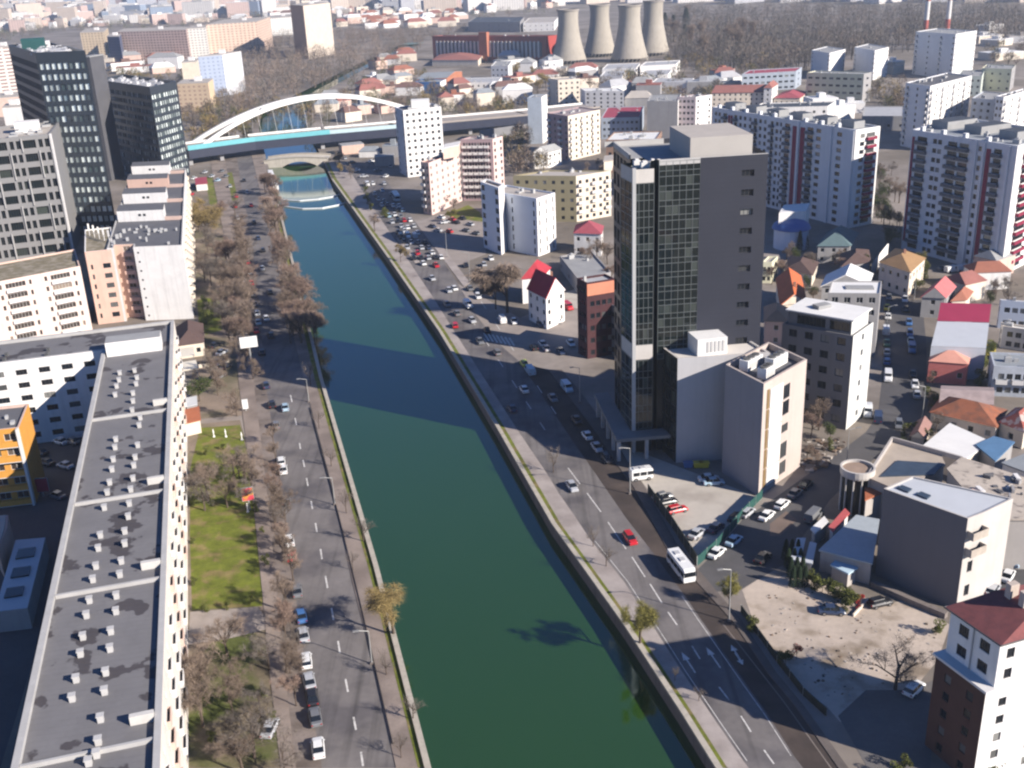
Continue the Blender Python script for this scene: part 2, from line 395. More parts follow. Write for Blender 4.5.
# ================================================================ THE SETTING
WATER_Z = -2.3
ASPH = pm('asphalt', (.17, .155, .15), .9, .24, .12, bump=.15, col2=(.115, .105, .108), sc2=.09, thr=(.47, .6), track=.38)
ASPH2 = pm('asphalt_dark', (.09, .086, .088), .9, .2, .15, bump=.15)
BROWN = pm('asphalt_new_brown', (.055, .043, .038), .9, .2, .2, col2=(.085, .065, .055), sc2=.09)
PAVE = pm('pavement_grey', (.36, .315, .29), .9, .18, .3, col2=(.29, .25, .23), sc2=.12)
PAVE2 = pm('pavement_brown', (.27, .22, .19), .9, .25, .3, col2=(.18, .145, .125), sc2=.15)
CONC = pm('concrete_lot', (.46, .42, .37), .9, .14, .1, col2=(.37, .33, .29), sc2=.12, thr=(.5, .65))
DIRT = pm('dirt_lot', (.46, .385, .32), .95, .2, .12, col2=(.24, .19, .14), sc2=.16, thr=(.52, .66), bump=.3)
EARTH = pm('earth', (.23, .18, .14), .95, .3, .15, col2=(.15, .13, .08), sc2=.1)
GRASS = pm('lawn_grass', (.125, .145, .018), .95, .5, .35, col2=(.19, .15, .06), sc2=.3, thr=(.5, .64), bump=.4)
GROUND = pm('town_ground', (.26, .225, .2), .95, .3, .05, col2=(.17, .145, .12), sc2=.02, thr=(.42, .58))
STONE = pm('quay_stone', (.42, .38, .32), .85, .16, .6, streak=.2)
STONE2 = pm('quay_wall_concrete', (.2, .17, .155), .9, .2, .3, streak=.35)
LINE = pm('road_paint', (.62, .6, .57), .7, .2, 1.2, col2=(.25, .24, .23), sc2=1.4, thr=(.5, .75))
def px(l, z=0): return [(lambda p: (p.x, p.y))(W(x, y, z)) for x, y in l]
def world_sheet(name, pts, z, mat, kind='structure'):
    b = MB(); b.sheet(px(pts), z); return struct(b.build(name, mat), kind)
def world_slab(name, pts, z, mat, z0=-.2, kind='structure'):
    b = MB(); b.prism(px(pts), z0, z, bottom=False); return struct(b.build(name, mat), kind)
LB = [(430, 768), (404, 668), (378, 568), (350, 473), (322, 378), (312, 337), (294, 265), (279, 205), (270, 172), (264, 150), (259, 128), (262, 112), (300, 93), (345, 70), (400, 45), (420, 36)]
RB = [(715, 768), (682, 715), (624, 626), (552, 525), (496, 427), (439, 332), (385, 254), (332, 180), (324, 163), (316, 145), (306, 124), (306, 112), (330, 88), (372, 65), (425, 42), (436, 36)]
LW = [W(*p) for p in LB]; RW = [W(*p) for p in RB]
def ext(l):
    d = (l[0] - l[1]).normalized(); return [l[0] + d * 420] + l
LW, RW = ext(LW), ext(RW)
def mono(l):
    o = [l[0]]
    for p in l[1:]:
        if p.y > o[-1].y + 3: o.append(p)
    return o
LW, RW = mono(LW), mono(RW)
YS = sorted({round(p.y, 1) for p in LW + RW}); Y_A = max(LW[0].y, RW[0].y) + .5; YS = [Y_A] + [y for y in YS if Y_A < y <= min(LW[-1].y, RW[-1].y)]
def xi(l, y): return float(np.interp(y, [p.y for p in l], [p.x for p in l]))
b = MB(); BIG = 9000
for y0, y1 in zip(YS[:-1], YS[1:]):
    b.face([(-BIG, y0, 0), (xi(LW, y0), y0, 0), (xi(LW, y1), y1, 0), (-BIG, y1, 0)])
    b.face([(xi(RW, y0), y0, 0), (BIG, y0, 0), (BIG, y1, 0), (xi(RW, y1), y1, 0)])
b.face([(-BIG, YS[-1], 0), (BIG, YS[-1], 0), (BIG, 9000, 0), (-BIG, 9000, 0)])
struct(b.build('ground', GROUND))
# water: murky green, takes the blue of the sky at a shallow angle
mt, N, L, bs = newmat('canal_water')
g = N.new('ShaderNodeNewGeometry'); nz = N.new('ShaderNodeTexNoise'); nz.inputs['Scale'].default_value = .02; L.new(g.outputs['Position'], nz.inputs['Vector'])
mx = N.new('ShaderNodeMix'); mx.data_type = 'RGBA'; mx.inputs[6].default_value = (.0165, .052, .005, 1); mx.inputs[7].default_value = (.02, .061, .009, 1)
L.new(nz.outputs[0], mx.inputs[0]); L.new(mx.outputs[2], bs.inputs['Base Color'])
bs.inputs['Roughness'].default_value = .06; bs.inputs['IOR'].default_value = 1.6; bs.inputs['Specular IOR Level'].default_value = 1.0; bs.inputs['Specular Tint'].default_value = (.78, 1, 1, 1)
n2 = N.new('ShaderNodeTexNoise'); n2.inputs['Scale'].default_value = .45; n2.inputs['Detail'].default_value = 6; L.new(g.outputs['Position'], n2.inputs['Vector'])
bp = N.new('ShaderNodeBump'); bp.inputs['Strength'].default_value = .1; bp.inputs['Distance'].default_value = .08; L.new(n2.outputs[0], bp.inputs['Height']); L.new(bp.outputs[0], bs.inputs['Normal'])
b = MB(); b.face([(-420, -330, WATER_Z), (330, -330, WATER_Z), (330, YS[-1] + 1, WATER_Z), (-420, YS[-1] + 1, WATER_Z)]); struct(b.build('water', mt))
def quay(label, line, side):
    """vertical wall with a light stone coping; side +1: the water lies to the right (x+) of the line"""
    pts = [p for p in line if p.y < 560]; t = thing('quay_wall', (pts[1].x, pts[1].y, 0), label, 'quay wall'); wl, cp = MB(), MB()
    def nrm(i):
        a, c = pts[max(0, i - 1)], pts[min(len(pts) - 1, i + 1)]; d = (c - a).normalized(); return Vector((d.y, -d.x, 0)) * side
    for i in range(len(pts) - 1):
        a, c, na, nc = pts[i], pts[i + 1], nrm(i), nrm(i + 1)
        q = [a + na * .02, c + nc * .02, c - nc * .5, a - na * .5]
        if side > 0: q = q[::-1]
        P = [(p.x, p.y, WATER_Z - .5) for p in q] + [(p.x, p.y, .1) for p in q]; wl.hexa(P)
        q = [a + na * .12, c + nc * .12, c - nc * .75, a - na * .75]
        if side > 0: q = q[::-1]
        P = [(p.x, p.y, .1) for p in q] + [(p.x, p.y, .5) for p in q]; cp.hexa(P)
    wl.build('wall', STONE2, t); cp.build('coping', STONE, t)
quay('long concrete quay wall with pale stone coping on left bank of canal', LW, 1)
quay('long concrete quay wall with pale stone coping on right bank of canal', RW, -1)
def off(l, d):
    """pixel polyline shifted by d pixels in x"""
    return [(x + d, y) for x, y in l]
# --- left bank
LR = [(396, 768), (374, 668), (352, 580), (333, 490), (313, 415), (304, 380), (291, 325), (276, 260), (262, 200), (254, 165), (250, 150)]      # right kerb of the left road
LL = [(322, 768), (306, 668), (296, 600), (285, 520), (274, 440), (266, 385), (262, 340), (258, 290), (250, 230), (241, 185), (236, 150)]     # left edge of the carriageway
LP = [(296, 768), (284, 668), (278, 600), (270, 520), (261, 440), (254, 385), (250, 340), (246, 290), (238, 230), (229, 185), (224, 150)]     # parking strip
world_sheet('road', LL + LR[::-1], .010, ASPH)
world_sheet('parking_strip', LP + LL[::-1], .006, pm('parking_paving', (.21, .175, .155), .9, .25, .25, col2=(.13, .105, .09), sc2=.12))
world_slab('sidewalk', off(LP, -15) + LP[::-1], .12, PAVE2)
bank = [(x - 3, y) for x, y in LB[:10]]
world_slab('sidewalk', LR + [(247, 150)] + bank[::-1][:1] + bank[::-1][1:], .11, PAVE2)
gs = [(x - 3.5 * (.35 + .65 * y / 768), y) for x, y in LB[:8]]; gs2 = [(x - 12 * (.25 + .75 * y / 768), y) for x, y in LB[:8]]
world_sheet('grass_strip', gs + gs2[::-1], .13, GRASS)
def dashes(name, l, z, wpx, mat=LINE):
    b = MB()
    for (x0, y0, x1, y1) in l:
        a, c = W(x0, y0), W(x1, y1); d = (c - a).normalized(); n = Vector((d.y, -d.x, 0)) * wpx / 2
        q = [a + n, c + n, c - n, a - n]; b.face([(p.x, p.y, z) for p in (q if (q[1] - q[0]).cross(q[2] - q[0]).z > 0 else q[::-1])])
    return struct(b.build(name, mat))
dl = []
for x, y, x2, y2 in ((363, 766, 361, 752), (356, 730, 353.5, 717), (348, 692, 345.5, 679), (340, 653, 338, 641), (333.5, 620, 331.5, 608), (327.5, 588, 325.5, 576), (322, 559, 320.5, 549), (317, 532, 315.5, 523), (312.5, 509, 311, 501), (308, 486, 306.5, 478), (304.5, 467, 303, 460), (300.5, 449, 299.5, 443), (296.5, 425, 295, 418), (292, 402, 290.5, 395)): dl.append((x, y, x2, y2))
dashes('lane_marking', dl, .016, .28)
lawn1 = [(192, 610), (262, 606), (268, 570), (262, 520), (249, 460), (240, 425), (200, 428), (190, 470), (190, 540)]
world_sheet('lawn', lawn1, .02, GRASS)
world_sheet('lawn', [(186, 668), (215, 640), (255, 632), (276, 660), (288, 720), (294, 768), (182, 768)], .02, pm('lawn_worn', (.085, .1, .025), .95, .4, .18, col2=(.16, .13, .085), sc2=.1, thr=(.42, .55), bump=.4))
world_sheet('path', [(190, 612), (258, 607), (272, 628), (232, 638), (188, 645)], .026, pm('path_gravel', (.3, .26, .235), .95, .2, .4))
world_sheet('lawn', [(197, 300), (219, 296), (222, 330), (206, 335), (199, 325)], .02, GRASS)
world_sheet('park_earth', [(186, 420), (248, 415), (250, 340), (240, 230), (228, 185), (192, 190), (198, 330)], .014, EARTH)
world_sheet('lawn', [(205, 178), (232, 172), (238, 200), (210, 205)], .02, GRASS)
world_sheet('park_earth', [(186, 768), (294, 768), (282, 668), (276, 600), (262, 500), (240, 420), (188, 425)], .010, EARTH)
world_sheet('courtyard', [(-140, 768), (0, 768), (40, 640), (75, 500), (86, 400), (-60, 420)], .010, ASPH2)
# --- right bank: pavement, quay road, brown lane, lots and streets
RL = [(765, 790), (743, 761), (718, 725), (682, 672), (659, 636), (624, 582), (591, 541), (571, 511), (559, 494), (547, 474), (520, 434), (480, 372), (452, 328), (436, 302), (412, 266), (390, 233), (368, 200), (345, 163)]   # left edge of carriageway
RR = [(838, 815), (794, 756), (768, 715), (748, 687), (702, 621), (685, 596), (654, 554), (626, 518), (595, 473), (572, 440), (545, 400), (520, 362), (500, 345), (478, 318), (458, 284), (436, 250), (412, 217), (386, 180), (372, 160)]   # right edge of the grey asphalt
BR = [(885, 815), (838, 768), (794, 705), (768, 674), (733, 622), (692, 577), (667, 549), (634, 488), (615, 462), (598, 435), (570, 398), (548, 370)]   # right edge of the brown lane
world_sheet('road', RL + RR[::-1], .014, ASPH)
world_sheet('brown_lane', RR[:12] + BR[::-1], .010, BROWN)
bankr = [(x + 12 * (.25 + .75 * y / 768), y) for x, y in RB[:9]]
world_slab('sidewalk', bankr + [(345, 163)] + RL[::-1], .11, PAVE)
world_sheet('grass_strip', [(x + 4 * (.3 + .7 * y / 768), y) for x, y in RB[:9]] + bankr[::-1], .12, GRASS)
BR2 = [(895, 815), (848, 768), (803, 705), (777, 674), (741, 620), (700, 572), (676, 543), (643, 484), (628, 462), (612, 435), (585, 398), (562, 370)]
world_slab('sidewalk', BR + BR2[::-1], .115, pm('pavement_dark', (.13, .11, .1), .9, .25, .3))
world_sheet('parking_lot', [(697, 566), (650, 492), (632, 470), (612, 440), (640, 452), (676, 466), (724, 484), (762, 499), (742, 517), (716, 548)], .012, CONC)
ST = [(697, 570), (716, 552), (742, 520), (768, 503), (800, 480), (836, 455), (866, 432), (878, 415), (882, 380), (884, 330), (886, 300), (922, 300), (926, 340), (928, 400), (920, 428), (890, 447), (860, 470), (830, 500), (800, 540), (788, 562), (740, 590), (712, 592)]
world_sheet('side_street', ST, .016, ASPH2)
world_sheet('sunlit_patch', [(770, 524), (786, 511), (797, 520), (780, 536), (770, 536)], .021, pm('asphalt_sunlit', (.16, .12, .1), .9, .2, .3))  # brown patch lying in sun, its brightness put into the colour
world_sheet('crossing_street', [(438, 305), (478, 318), (500, 342), (620, 350), (650, 300), (700, 270), (640, 262), (560, 300), (520, 318), (470, 290), (458, 284)], .009, pm('asphalt_pale', (.29, .25, .225), .9, .2, .15))
world_sheet('dirt_lot', [(742, 590), (757, 580), (790, 575), (850, 590), (880, 606), (905, 600), (950, 625), (938, 660), (905, 700), (882, 700), (862, 722), (840, 722), (826, 706), (800, 690), (760, 640)], .018, DIRT)
world_sheet('paved_yard', [(838, 716), (866, 690), (905, 690), (935, 680), (930, 780), (880, 790)], .022, pm('yard_paving', (.14, .13, .125), .9, .2, .2))
world_sheet('back_street', [(975, 590), (1040, 520), (1060, 560), (1010, 620)], .012, ASPH2)
world_slab('median', [(434, 247), (441, 245), (470, 283), (464, 287)], .12, PAVE)
world_slab('median', [(396, 238), (402, 237), (420, 262), (415, 263)], .12, PAVE)
world_sheet('verge', [(446, 214), (468, 205), (480, 212), (484, 222), (452, 218)], .02, GRASS)
world_sheet('car_park', [(400, 226), (444, 214), (486, 224), (486, 254), (452, 268), (430, 238)], .012, pm('asphalt_pale', (.19, .165, .15)))
world_sheet('pale_yard', [(545, 300), (620, 320), (650, 300), (600, 280)], .013, CONC)
def rubble(name, label, poly, n, s0, s1, mats, seed):
    r = random.Random(seed); xs = [p[0] for p in poly]; ys = [p[1] for p in poly]; b = MB(); k = 0
    while k < n:
        x, y = r.uniform(min(xs), max(xs)), r.uniform(min(ys), max(ys))
        if not inpoly(x, y, poly): continue
        p = W(x, y); k += 1; s = r.uniform(s0, s1); b.box((p.x, p.y, 0), s, s * r.uniform(.3, 1), s * r.uniform(.15, .5), r.uniform(0, 3), r.randrange(len(mats)))
    c = W(sum(xs) / len(xs), sum(ys) / len(ys)); o = struct(b.build(name, mats, off=(c.x, c.y, 0)), 'stuff'); tag(o, label, 'rubble')
# markings of the right road
dl = []
for x, y, x2, y2 in ((568, 468, 580, 484), (587, 493, 601, 512), (608, 522, 626, 549), (632, 557, 645, 577), (650, 584, 662, 603), (668, 612, 677, 625)): dl.append((x, y, x2, y2))
for x, y, x2, y2 in ((692, 646, 700, 659), (719, 687, 729, 700), (741, 716, 751, 732), (764, 750, 774, 764), (640, 540, 640.1, 540.2)): dl.append((x, y, x2, y2))
for k in range(6): dl.append((545 - 14 * k, 430 - 21 * k, 540 - 14 * k, 422.5 - 21 * k))
for k in range(6): dl.append((556 - 14 * k, 414 - 21 * k, 551 - 14 * k, 406.5 - 21 * k))
dashes('lane_marking', dl, .020, .22)
dashes('edge_line', [(RR[i][0] - 3, RR[i][1], RR[i + 1][0] - 3, RR[i + 1][1]) for i in range(1, 5)] + [(RL[i][0] + 4, RL[i][1], RL[i + 1][0] + 4, RL[i + 1][1]) for i in range(1, 6)], .024, .12)
dashes('tram_slot', [(723, 624, 784, 702), (784, 702, 836, 775)], .016, .18, pm('slot_dark', (.2, .17, .15), .8))
dashes('crosswalk', [(484 + 4.2 * i, 333 + .8 * i, 489 + 4.2 * i, 341 + .8 * i) for i in range(7)], .024, .55)
def arrow(pp, qq):
    a, c = W(*pp), W(*qq); d = (c - a).normalized(); n = Vector((d.y, -d.x, 0)); Ln = (c - a).length; b = MB()
    P = lambda u, v: (a + d * u + n * v)[:2] + (.022,)
    b.face([P(0, .12), P(0, -.12), P(Ln * .62, -.12), P(Ln * .62, .12)][::-1]); b.face([P(Ln * .62, .55), P(Ln * .62, -.55), P(Ln, 0)][::-1])
    o = struct(b.build('lane_arrow', LINE))
arrow((695.5, 673), (681.5, 652)); arrow((720.5, 668), (706, 647)); arrow((740.5, 660), (731, 645)); arrow((735, 653), (743, 665))
# floating booms on the water
for lbl, P_ in (('upper white floating boom bowed across the far canal water', [(283, 200), (300, 201), (318, 199.5), (333, 197), (347, 192)]), ('lower white floating boom bowed across the far canal water', [(283, 206.5), (303, 209), (322, 208.5), (340, 205), (354, 199)])):
    pts = [W(x, y, WATER_Z + .1) for x, y in P_]; b = MB()
    fine = []
    for i in range(len(pts) - 1):
        for k in range(4): fine.append(pts[i].lerp(pts[i + 1], k / 4))
    fine.append(pts[-1])
    for a, c in zip(fine[:-1], fine[1:]): b.tube(a, c, .42, .42, 6)
    o = b.build('floating_boom', pm('boom_white', (.72, .74, .76), .5, .08, .5), off=fine[0]); tag(o, lbl, 'boom')
# ================================================================ TREES
BARK = pm('bark_brown', (.1, .075, .058), .95, .25, .6)
def leafmat(name, col, var=.35):
    if name in MATS: return MATS[name]
    mt, N, L, b = newmat(name)
    g = N.new('ShaderNodeNewGeometry'); oi = N.new('ShaderNodeObjectInfo')
    mr = N.new('ShaderNodeMapRange'); mr.inputs[3].default_value = 1 - var; mr.inputs[4].default_value = 1 + var; L.new(g.outputs['Random Per Island'], mr.inputs[0])
    m2 = N.new('ShaderNodeMapRange'); m2.inputs[3].default_value = .75; m2.inputs[4].default_value = 1.25; L.new(oi.outputs['Random'], m2.inputs[0])
    mm = N.new('ShaderNodeMath'); mm.operation = 'MULTIPLY'; L.new(mr.outputs[0], mm.inputs[0]); L.new(m2.outputs[0], mm.inputs[1])
    ml = N.new('ShaderNodeVectorMath'); ml.operation = 'SCALE'; ml.inputs[0].default_value = col; L.new(mm.outputs[0], ml.inputs['Scale'])
    L.new(ml.outputs[0], b.inputs['Base Color']); b.inputs['Roughness'].default_value = .9; b.inputs['Specular IOR Level'].default_value = .15
    MATS[name] = mt; return mt
TW = {'brown': leafmat('twig_brown', (.21, .16, .125)), 'red': leafmat('twig_reddish', (.24, .17, .135)), 'grey': leafmat('twig_grey', (.17, .145, .125)),
      'gold': leafmat('bud_golden', (.27, .2, .085)), 'green': leafmat('bud_yellow_green', (.22, .2, .06)), 'conifer': leafmat('needle_dark', (.018, .03, .016)),
      'evergreen': leafmat('leaf_evergreen', (.06, .075, .025)), 'bush': leafmat('leaf_bush', (.1, .11, .03)), 'crimson': leafmat('leaf_crimson', (.3, .03, .025))}
def rdir(r, up=0.0):
    t = r.uniform(0, 2 * math.pi); z = r.uniform(-1, 1); s = math.sqrt(1 - z * z); return Vector((s * math.cos(t), s * math.sin(t), z + up)).normalized()
def bare_mesh(seed, ntw=3200, h=10.0, spread=.33, columnar=False, droop=False, tw=1.0):
    """trunk with limbs, and a crown of fine twigs filling an uneven volume"""
    r = random.Random(seed); tr, cr = MB(), MB(); tips = []
    def grow(p, d, ln, rad, lev):
        q = p + d * ln; tr.tube(p, q, rad, rad * .66, 5 if lev < 2 else 3, cap=False); tips.append((q, d, lev))
        if lev >= 3: return
        for k in range(3 if lev else 5):
            nd = (d * (1.5 if columnar else .75) + rdir(r, .25) * (.5 if columnar else .95)).normalized()
            if nd.z < -.05: nd.z = abs(nd.z)
            f = r.uniform(.35, 1); grow(p + d * ln * f, nd.normalized(), ln * r.uniform(.5, .78), rad * .5, lev + 1)
    grow(Vector((0, 0, 0)), Vector((r.uniform(-.05, .05), r.uniform(-.05, .05), 1)).normalized(), h * .34, h * .018, 0)
    tt = [t for t in tips if t[2] >= 2]; top = max(t[0].z for t in tips); k = h * .93 / top
    rr = sorted(math.hypot(t[0].x, t[0].y) for t in tt)[int(len(tt) * .9)]; kx = h * spread / max(rr, .01)
    tr.v = [(x * kx, y * kx, z * k) for x, y, z in tr.v]
    for i in range(ntw):
        p, d, lv = r.choice(tt); p = Vector((p.x * kx, p.y * kx, p.z * k)); p += rdir(r) * r.uniform(0, h * .085)
        nd = (d * .7 + rdir(r, -.5 if droop else .3)).normalized()
        if droop: nd.z = -abs(nd.z)
        ln = h * r.uniform(.04, .1) * (1.4 if droop else 1); s = nd.cross(rdir(r)).normalized() * h * r.uniform(.0016, .0032) * tw
        if p.z < h * .18: continue
        q = p + nd * ln; cr.face([p - s, p + s, q + s * .3])
    return tr.mesh('trunk', BARK), cr
def leafy_mesh(seed, n=1500, h=10.0, rx=.33, z0=.25, lobes=7, leaf=.035):
    r = random.Random(seed); tr, cr = MB(), MB()
    tr.tube((0, 0, 0), (0, 0, h * .45), h * .02, h * .012, 6)
    L_ = [(Vector((r.uniform(-1, 1) * h * rx * .6, r.uniform(-1, 1) * h * rx * .6, h * r.uniform(z0 + .15, .85))), h * r.uniform(.12, .22)) for _ in range(lobes)]
    for c, R in L_: tr.tube((0, 0, h * .35), c, h * .01, h * .003, 4, cap=False)
    for i in range(n):
        c, R = r.choice(L_); p = c + rdir(r) * R * r.uniform(.55, 1.05); a = rdir(r); s = a.cross(rdir(r)).normalized(); u = s.cross(a); q = h * leaf * r.uniform(.6, 1.3)
        cr.face([p - s * q * .5, p + u * q * .5, p + s * q * .5, p - u * q * .5])
    return tr.mesh('trunk', BARK), cr
def conifer_mesh(seed, h=10.0):
    r = random.Random(seed); tr, cr = MB(), MB(); tr.tube((0, 0, 0), (0, 0, h * .95), h * .016, h * .003, 6)
    for i in range(1500):
        f = r.random() ** .7; z = h * (.06 + .92 * f); R = h * .17 * (1 - f) ** .8 * r.uniform(.5, 1.05) + .05; t = r.uniform(0, 6.28)
        p = Vector((R * math.cos(t), R * math.sin(t), z)); o = Vector((math.cos(t), math.sin(t), -.5)).normalized(); s = o.cross(Vector((0, 0, 1))).normalized() * h * .018
        cr.face([p - s, p + s, p + o * h * .055])
    return tr.mesh('trunk', BARK), cr
TREE = {}
def variants(kind, fn, matk, n):
    TREE[kind] = []
    for i in range(n):
        t, c = fn(i); TREE[kind].append((t, c.mesh('crown', TW[matk])))
variants('brown', lambda i: bare_mesh(100 + i), 'brown', 4)
variants('red', lambda i: bare_mesh(200 + i, 3000, tw=1.3), 'red', 3)
variants('grey', lambda i: bare_mesh(300 + i, 2200, spread=.36), 'grey', 3)
variants('thin', lambda i: bare_mesh(340 + i, 900, spread=.3), 'grey', 2)
variants('gold', lambda i: bare_mesh(400 + i, 5000, droop=True, spread=.3), 'gold', 2)
variants('green', lambda i: bare_mesh(500 + i, 9000, spread=.3, tw=1.0), 'green', 2)
variants('willow', lambda i: bare_mesh(550 + i, 7000, droop=True, spread=.3, tw=1.5), 'brown', 1)
variants('poplar', lambda i: bare_mesh(600 + i, 1800, spread=.1, columnar=True), 'brown', 2)
variants('conifer', lambda i: conifer_mesh(700 + i), 'conifer', 2)
variants('evergreen', lambda i: leafy_mesh(800 + i), 'evergreen', 2)
variants('bush', lambda i: leafy_mesh(900 + i, 900, z0=.0, rx=.5, leaf=.06), 'bush', 2)
variants('crimson', lambda i: leafy_mesh(950 + i, 700, z0=.0, rx=.5, leaf=.06), 'crimson', 1)
TNAME = {'brown': ('bare_tree', 'bare brown tree'), 'red': ('bare_tree', 'bare reddish brown tree'), 'grey': ('bare_tree', 'bare grey spreading tree'), 'thin': ('bare_tree', 'small thin bare tree'), 'gold': ('budding_tree', 'golden brown budding tree'),
         'green': ('budding_tree', 'yellow green budding tree'), 'willow': ('willow_tree', 'drooping bare brown willow'), 'poplar': ('poplar_tree', 'tall slim bare poplar'), 'conifer': ('conifer_tree', 'dark green conifer'),
         'evergreen': ('evergreen_tree', 'dark olive evergreen tree'), 'bush': ('bush', 'low green bush'), 'crimson': ('bush', 'low crimson bush')}
def tree(kind, x, y, h, where, group=None, wide=1.0, base=False, label=None, z=0.0):
    """x, y: pixel of the crown's middle (or of the foot when base)"""
    p = W(x, y, z if base else z + h * .55); tk, ck = rnd.choice(TREE[kind]); nm, lb = TNAME[kind]
    o = thing(nm, (p.x, p.y, z), None, 'bush' if nm == 'bush' else 'tree'); s = h / 10.0; rz = rnd.uniform(0, 6.28)
    link('trunk', tk, o, rz=rz, scale=(s * wide, s * wide, s)); link('crown', ck, o, rz=rz, scale=(s * wide, s * wide, s))
    if label: o['label'] = label
    else: later(o, lb, where, group)
    if label and group: o['group'] = group
    return o
def inpoly(x, y, P):
    c = False; j = len(P) - 1
    for i in range(len(P)):
        if (P[i][1] > y) != (P[j][1] > y) and x < (P[j][0] - P[i][0]) * (y - P[i][1]) / (P[j][1] - P[i][1]) + P[i][0]: c = not c
        j = i
    return c
def grove(kinds, poly, n, h0, h1, where, group, sep=.8, seed=1, wide=1.0):
    r = random.Random(seed); xs = [p[0] for p in poly]; ys = [p[1] for p in poly]; got = []; tries = 0
    while len(got) < n and tries < n * 40:
        tries += 1; x, y = r.uniform(min(xs), max(xs)), r.uniform(min(ys), max(ys))
        if not inpoly(x, y, poly): continue
        h = r.uniform(h0, h1); p = W(x, y, h * .55)
        if any((p.x - q[0]) ** 2 + (p.y - q[1]) ** 2 < (sep * h * .4) ** 2 for q in got): continue
        got.append((p.x, p.y)); tree(r.choice(kinds), x, y, h, where, group, wide * r.uniform(.85, 1.25))
# left embankment between road and canal
EMB = 'on the left embankment beside the canal'
grove(['red', 'red', 'brown'], [(262, 180), (276, 178), (290, 250), (312, 312), (318, 330), (288, 332), (278, 270), (266, 215)], 44, 8, 12, EMB, 'trees along the left embankment', .55, 2)
for x, y, h in ((309, 372, 7), (318, 418, 5), (330, 455, 5), (345, 500, 5.5), (362, 525, 6.5), (352, 560, 4), (385, 660, 5), (412, 705, 5), (400, 745, 4)): tree('thin', x, y, h, EMB, 'trees along the left embankment')
tree('gold', 391, 608, 9.5, '', None, 1.3, label='large golden brown bush leaning over the left quay wall')
# left park strip
PK = 'in the left park strip'; PG = 'trees of the left park strip'
tree('gold', 206, 222, 16, '', None, 1.3, label='big rounded ochre tree beside the white gable end of pale block')
tree('gold', 196, 212, 14, PK, PG)
grove(['red', 'brown', 'grey'], [(196, 205), (232, 195), (246, 255), (252, 330), (222, 335), (212, 300), (200, 270)], 40, 8, 12, PK, PG, .5, 3)
grove(['poplar'], [(236, 235), (244, 235), (256, 320), (246, 330)], 8, 12, 15, PK, PG, .5, 4, 1.4)
grove(['brown', 'grey'], [(196, 345), (250, 345), (258, 410), (205, 420)], 12, 5, 8, PK, PG, .7, 5)
tree('evergreen', 197, 385, 8, '', None, 1.1, label='dark olive evergreen by the long grey roofed block in left park')
grove(['grey', 'grey', 'brown'], [(200, 455), (250, 450), (256, 500), (196, 500)], 9, 6, 9, PK, PG, .7, 6, 1.2)
grove(['brown', 'grey', 'grey'], [(205, 640), (285, 612), (300, 690), (280, 765), (190, 765), (188, 660)], 13, 5, 8.5, PK, PG, .75, 7, 1.25)
tree('brown', 196, 672, 9, PK, PG, 1.2)
grove(['red', 'brown', 'thin'], [(262, 430), (276, 430), (292, 560), (304, 690), (290, 690), (276, 560)], 22, 4.5, 7, 'in the row by the left parked cars', 'trees by the left parked cars', .6, 8)
grove(['evergreen', 'bush'], [(195, 290), (214, 290), (216, 312), (200, 318)], 4, 4, 6, PK, PG, .8, 9)
# right bank
tree('green', 640, 620, 8.5, '', None, 1.15, label='yellow green budding tree on the right bank above the quay wall')
tree('thin', 553, 458, 6, '', None, label='small bare reddish tree at the tip of the tower shadow on right bank')
for x, y, h in ((593, 535, 4.5), (606, 553, 5), (675, 672, 3), (699, 692, 3)): tree('thin', x, y, h, 'on the right bank pavement', 'small trees on the right bank pavement')
tree('green', 730, 590, 6.5, '', None, .9, label='slender yellow green tree by the lamp post at side street corner')
tree('bush', 754, 622, 3, '', None, 1, label='low green bush at the left edge of the pale dirt lot')
tree('bush', 786, 655, 3.2, '', None, 1, label='yellow green bush beside the crimson bush on the dirt lot')
tree('crimson', 797, 651, 2.6, '', None, 1, label='crimson bush at the lower left corner of dirt lot')
tree('crimson', 861, 600, 2.4, '', None, 1, label='crimson bush beside the parked dark car on dirt lot')
tree('grey', 898, 664, 8, '', None, 1.5, label='wide bare tangled tree behind the white car on dirt lot')
for bx, by in ((1000, 762), (1012, 758), (1022, 755), (990, 768), (905, 762), (893, 768)): tree('bush', bx, by, 2.6, 'at the foot of the tall brown and white house', 'bushes by the brown and white house')
RB_ = [pm('rubble_dark', (.1, .08, .065), .95, .3, 1), pm('rubble_pale', (.4, .36, .32), .95, .2, 1), pm('rubble_brown', (.2, .14, .1), .95, .3, 1)]
rubble('rubble', 'scattered rubble and litter over the pale dirt lot', [(760, 600), (790, 580), (850, 595), (940, 625), (930, 660), (880, 695), (830, 700), (770, 640)], 150, .12, .45, RB_, 5)
rubble('rubble', 'heaps of rubble in the yard beside the beige block', [(806, 440), (838, 436), (848, 446), (822, 470), (800, 478)], 90, .3, 1.2, RB_, 6)
for bx, by in ((194, 470), (193, 500), (193, 540), (194, 580), (204, 606), (226, 604), (250, 600), (264, 560), (262, 530), (256, 505), (205, 450), (222, 446), (236, 660), (262, 690), (274, 715), (200, 700), (212, 735), (246, 745)): tree('bush', bx, by, rnd.uniform(1.4, 2.6), 'around the left park lawns', 'bushes of the left park')
grove(['evergreen', 'brown', 'evergreen'], [(874, 170), (900, 168), (901, 236), (886, 242), (873, 226)], 18, 6, 9, 'in the shade between the striped towers', 'dark trees between the striped towers', .5, 71)  # dense evergreens added to darken ground that the towers' shadow leaves lit
tree('bush', 846, 602, 3, 'on the dirt lot edge'); tree('bush', 937, 626, 3, 'beside the grey blank wall foot')
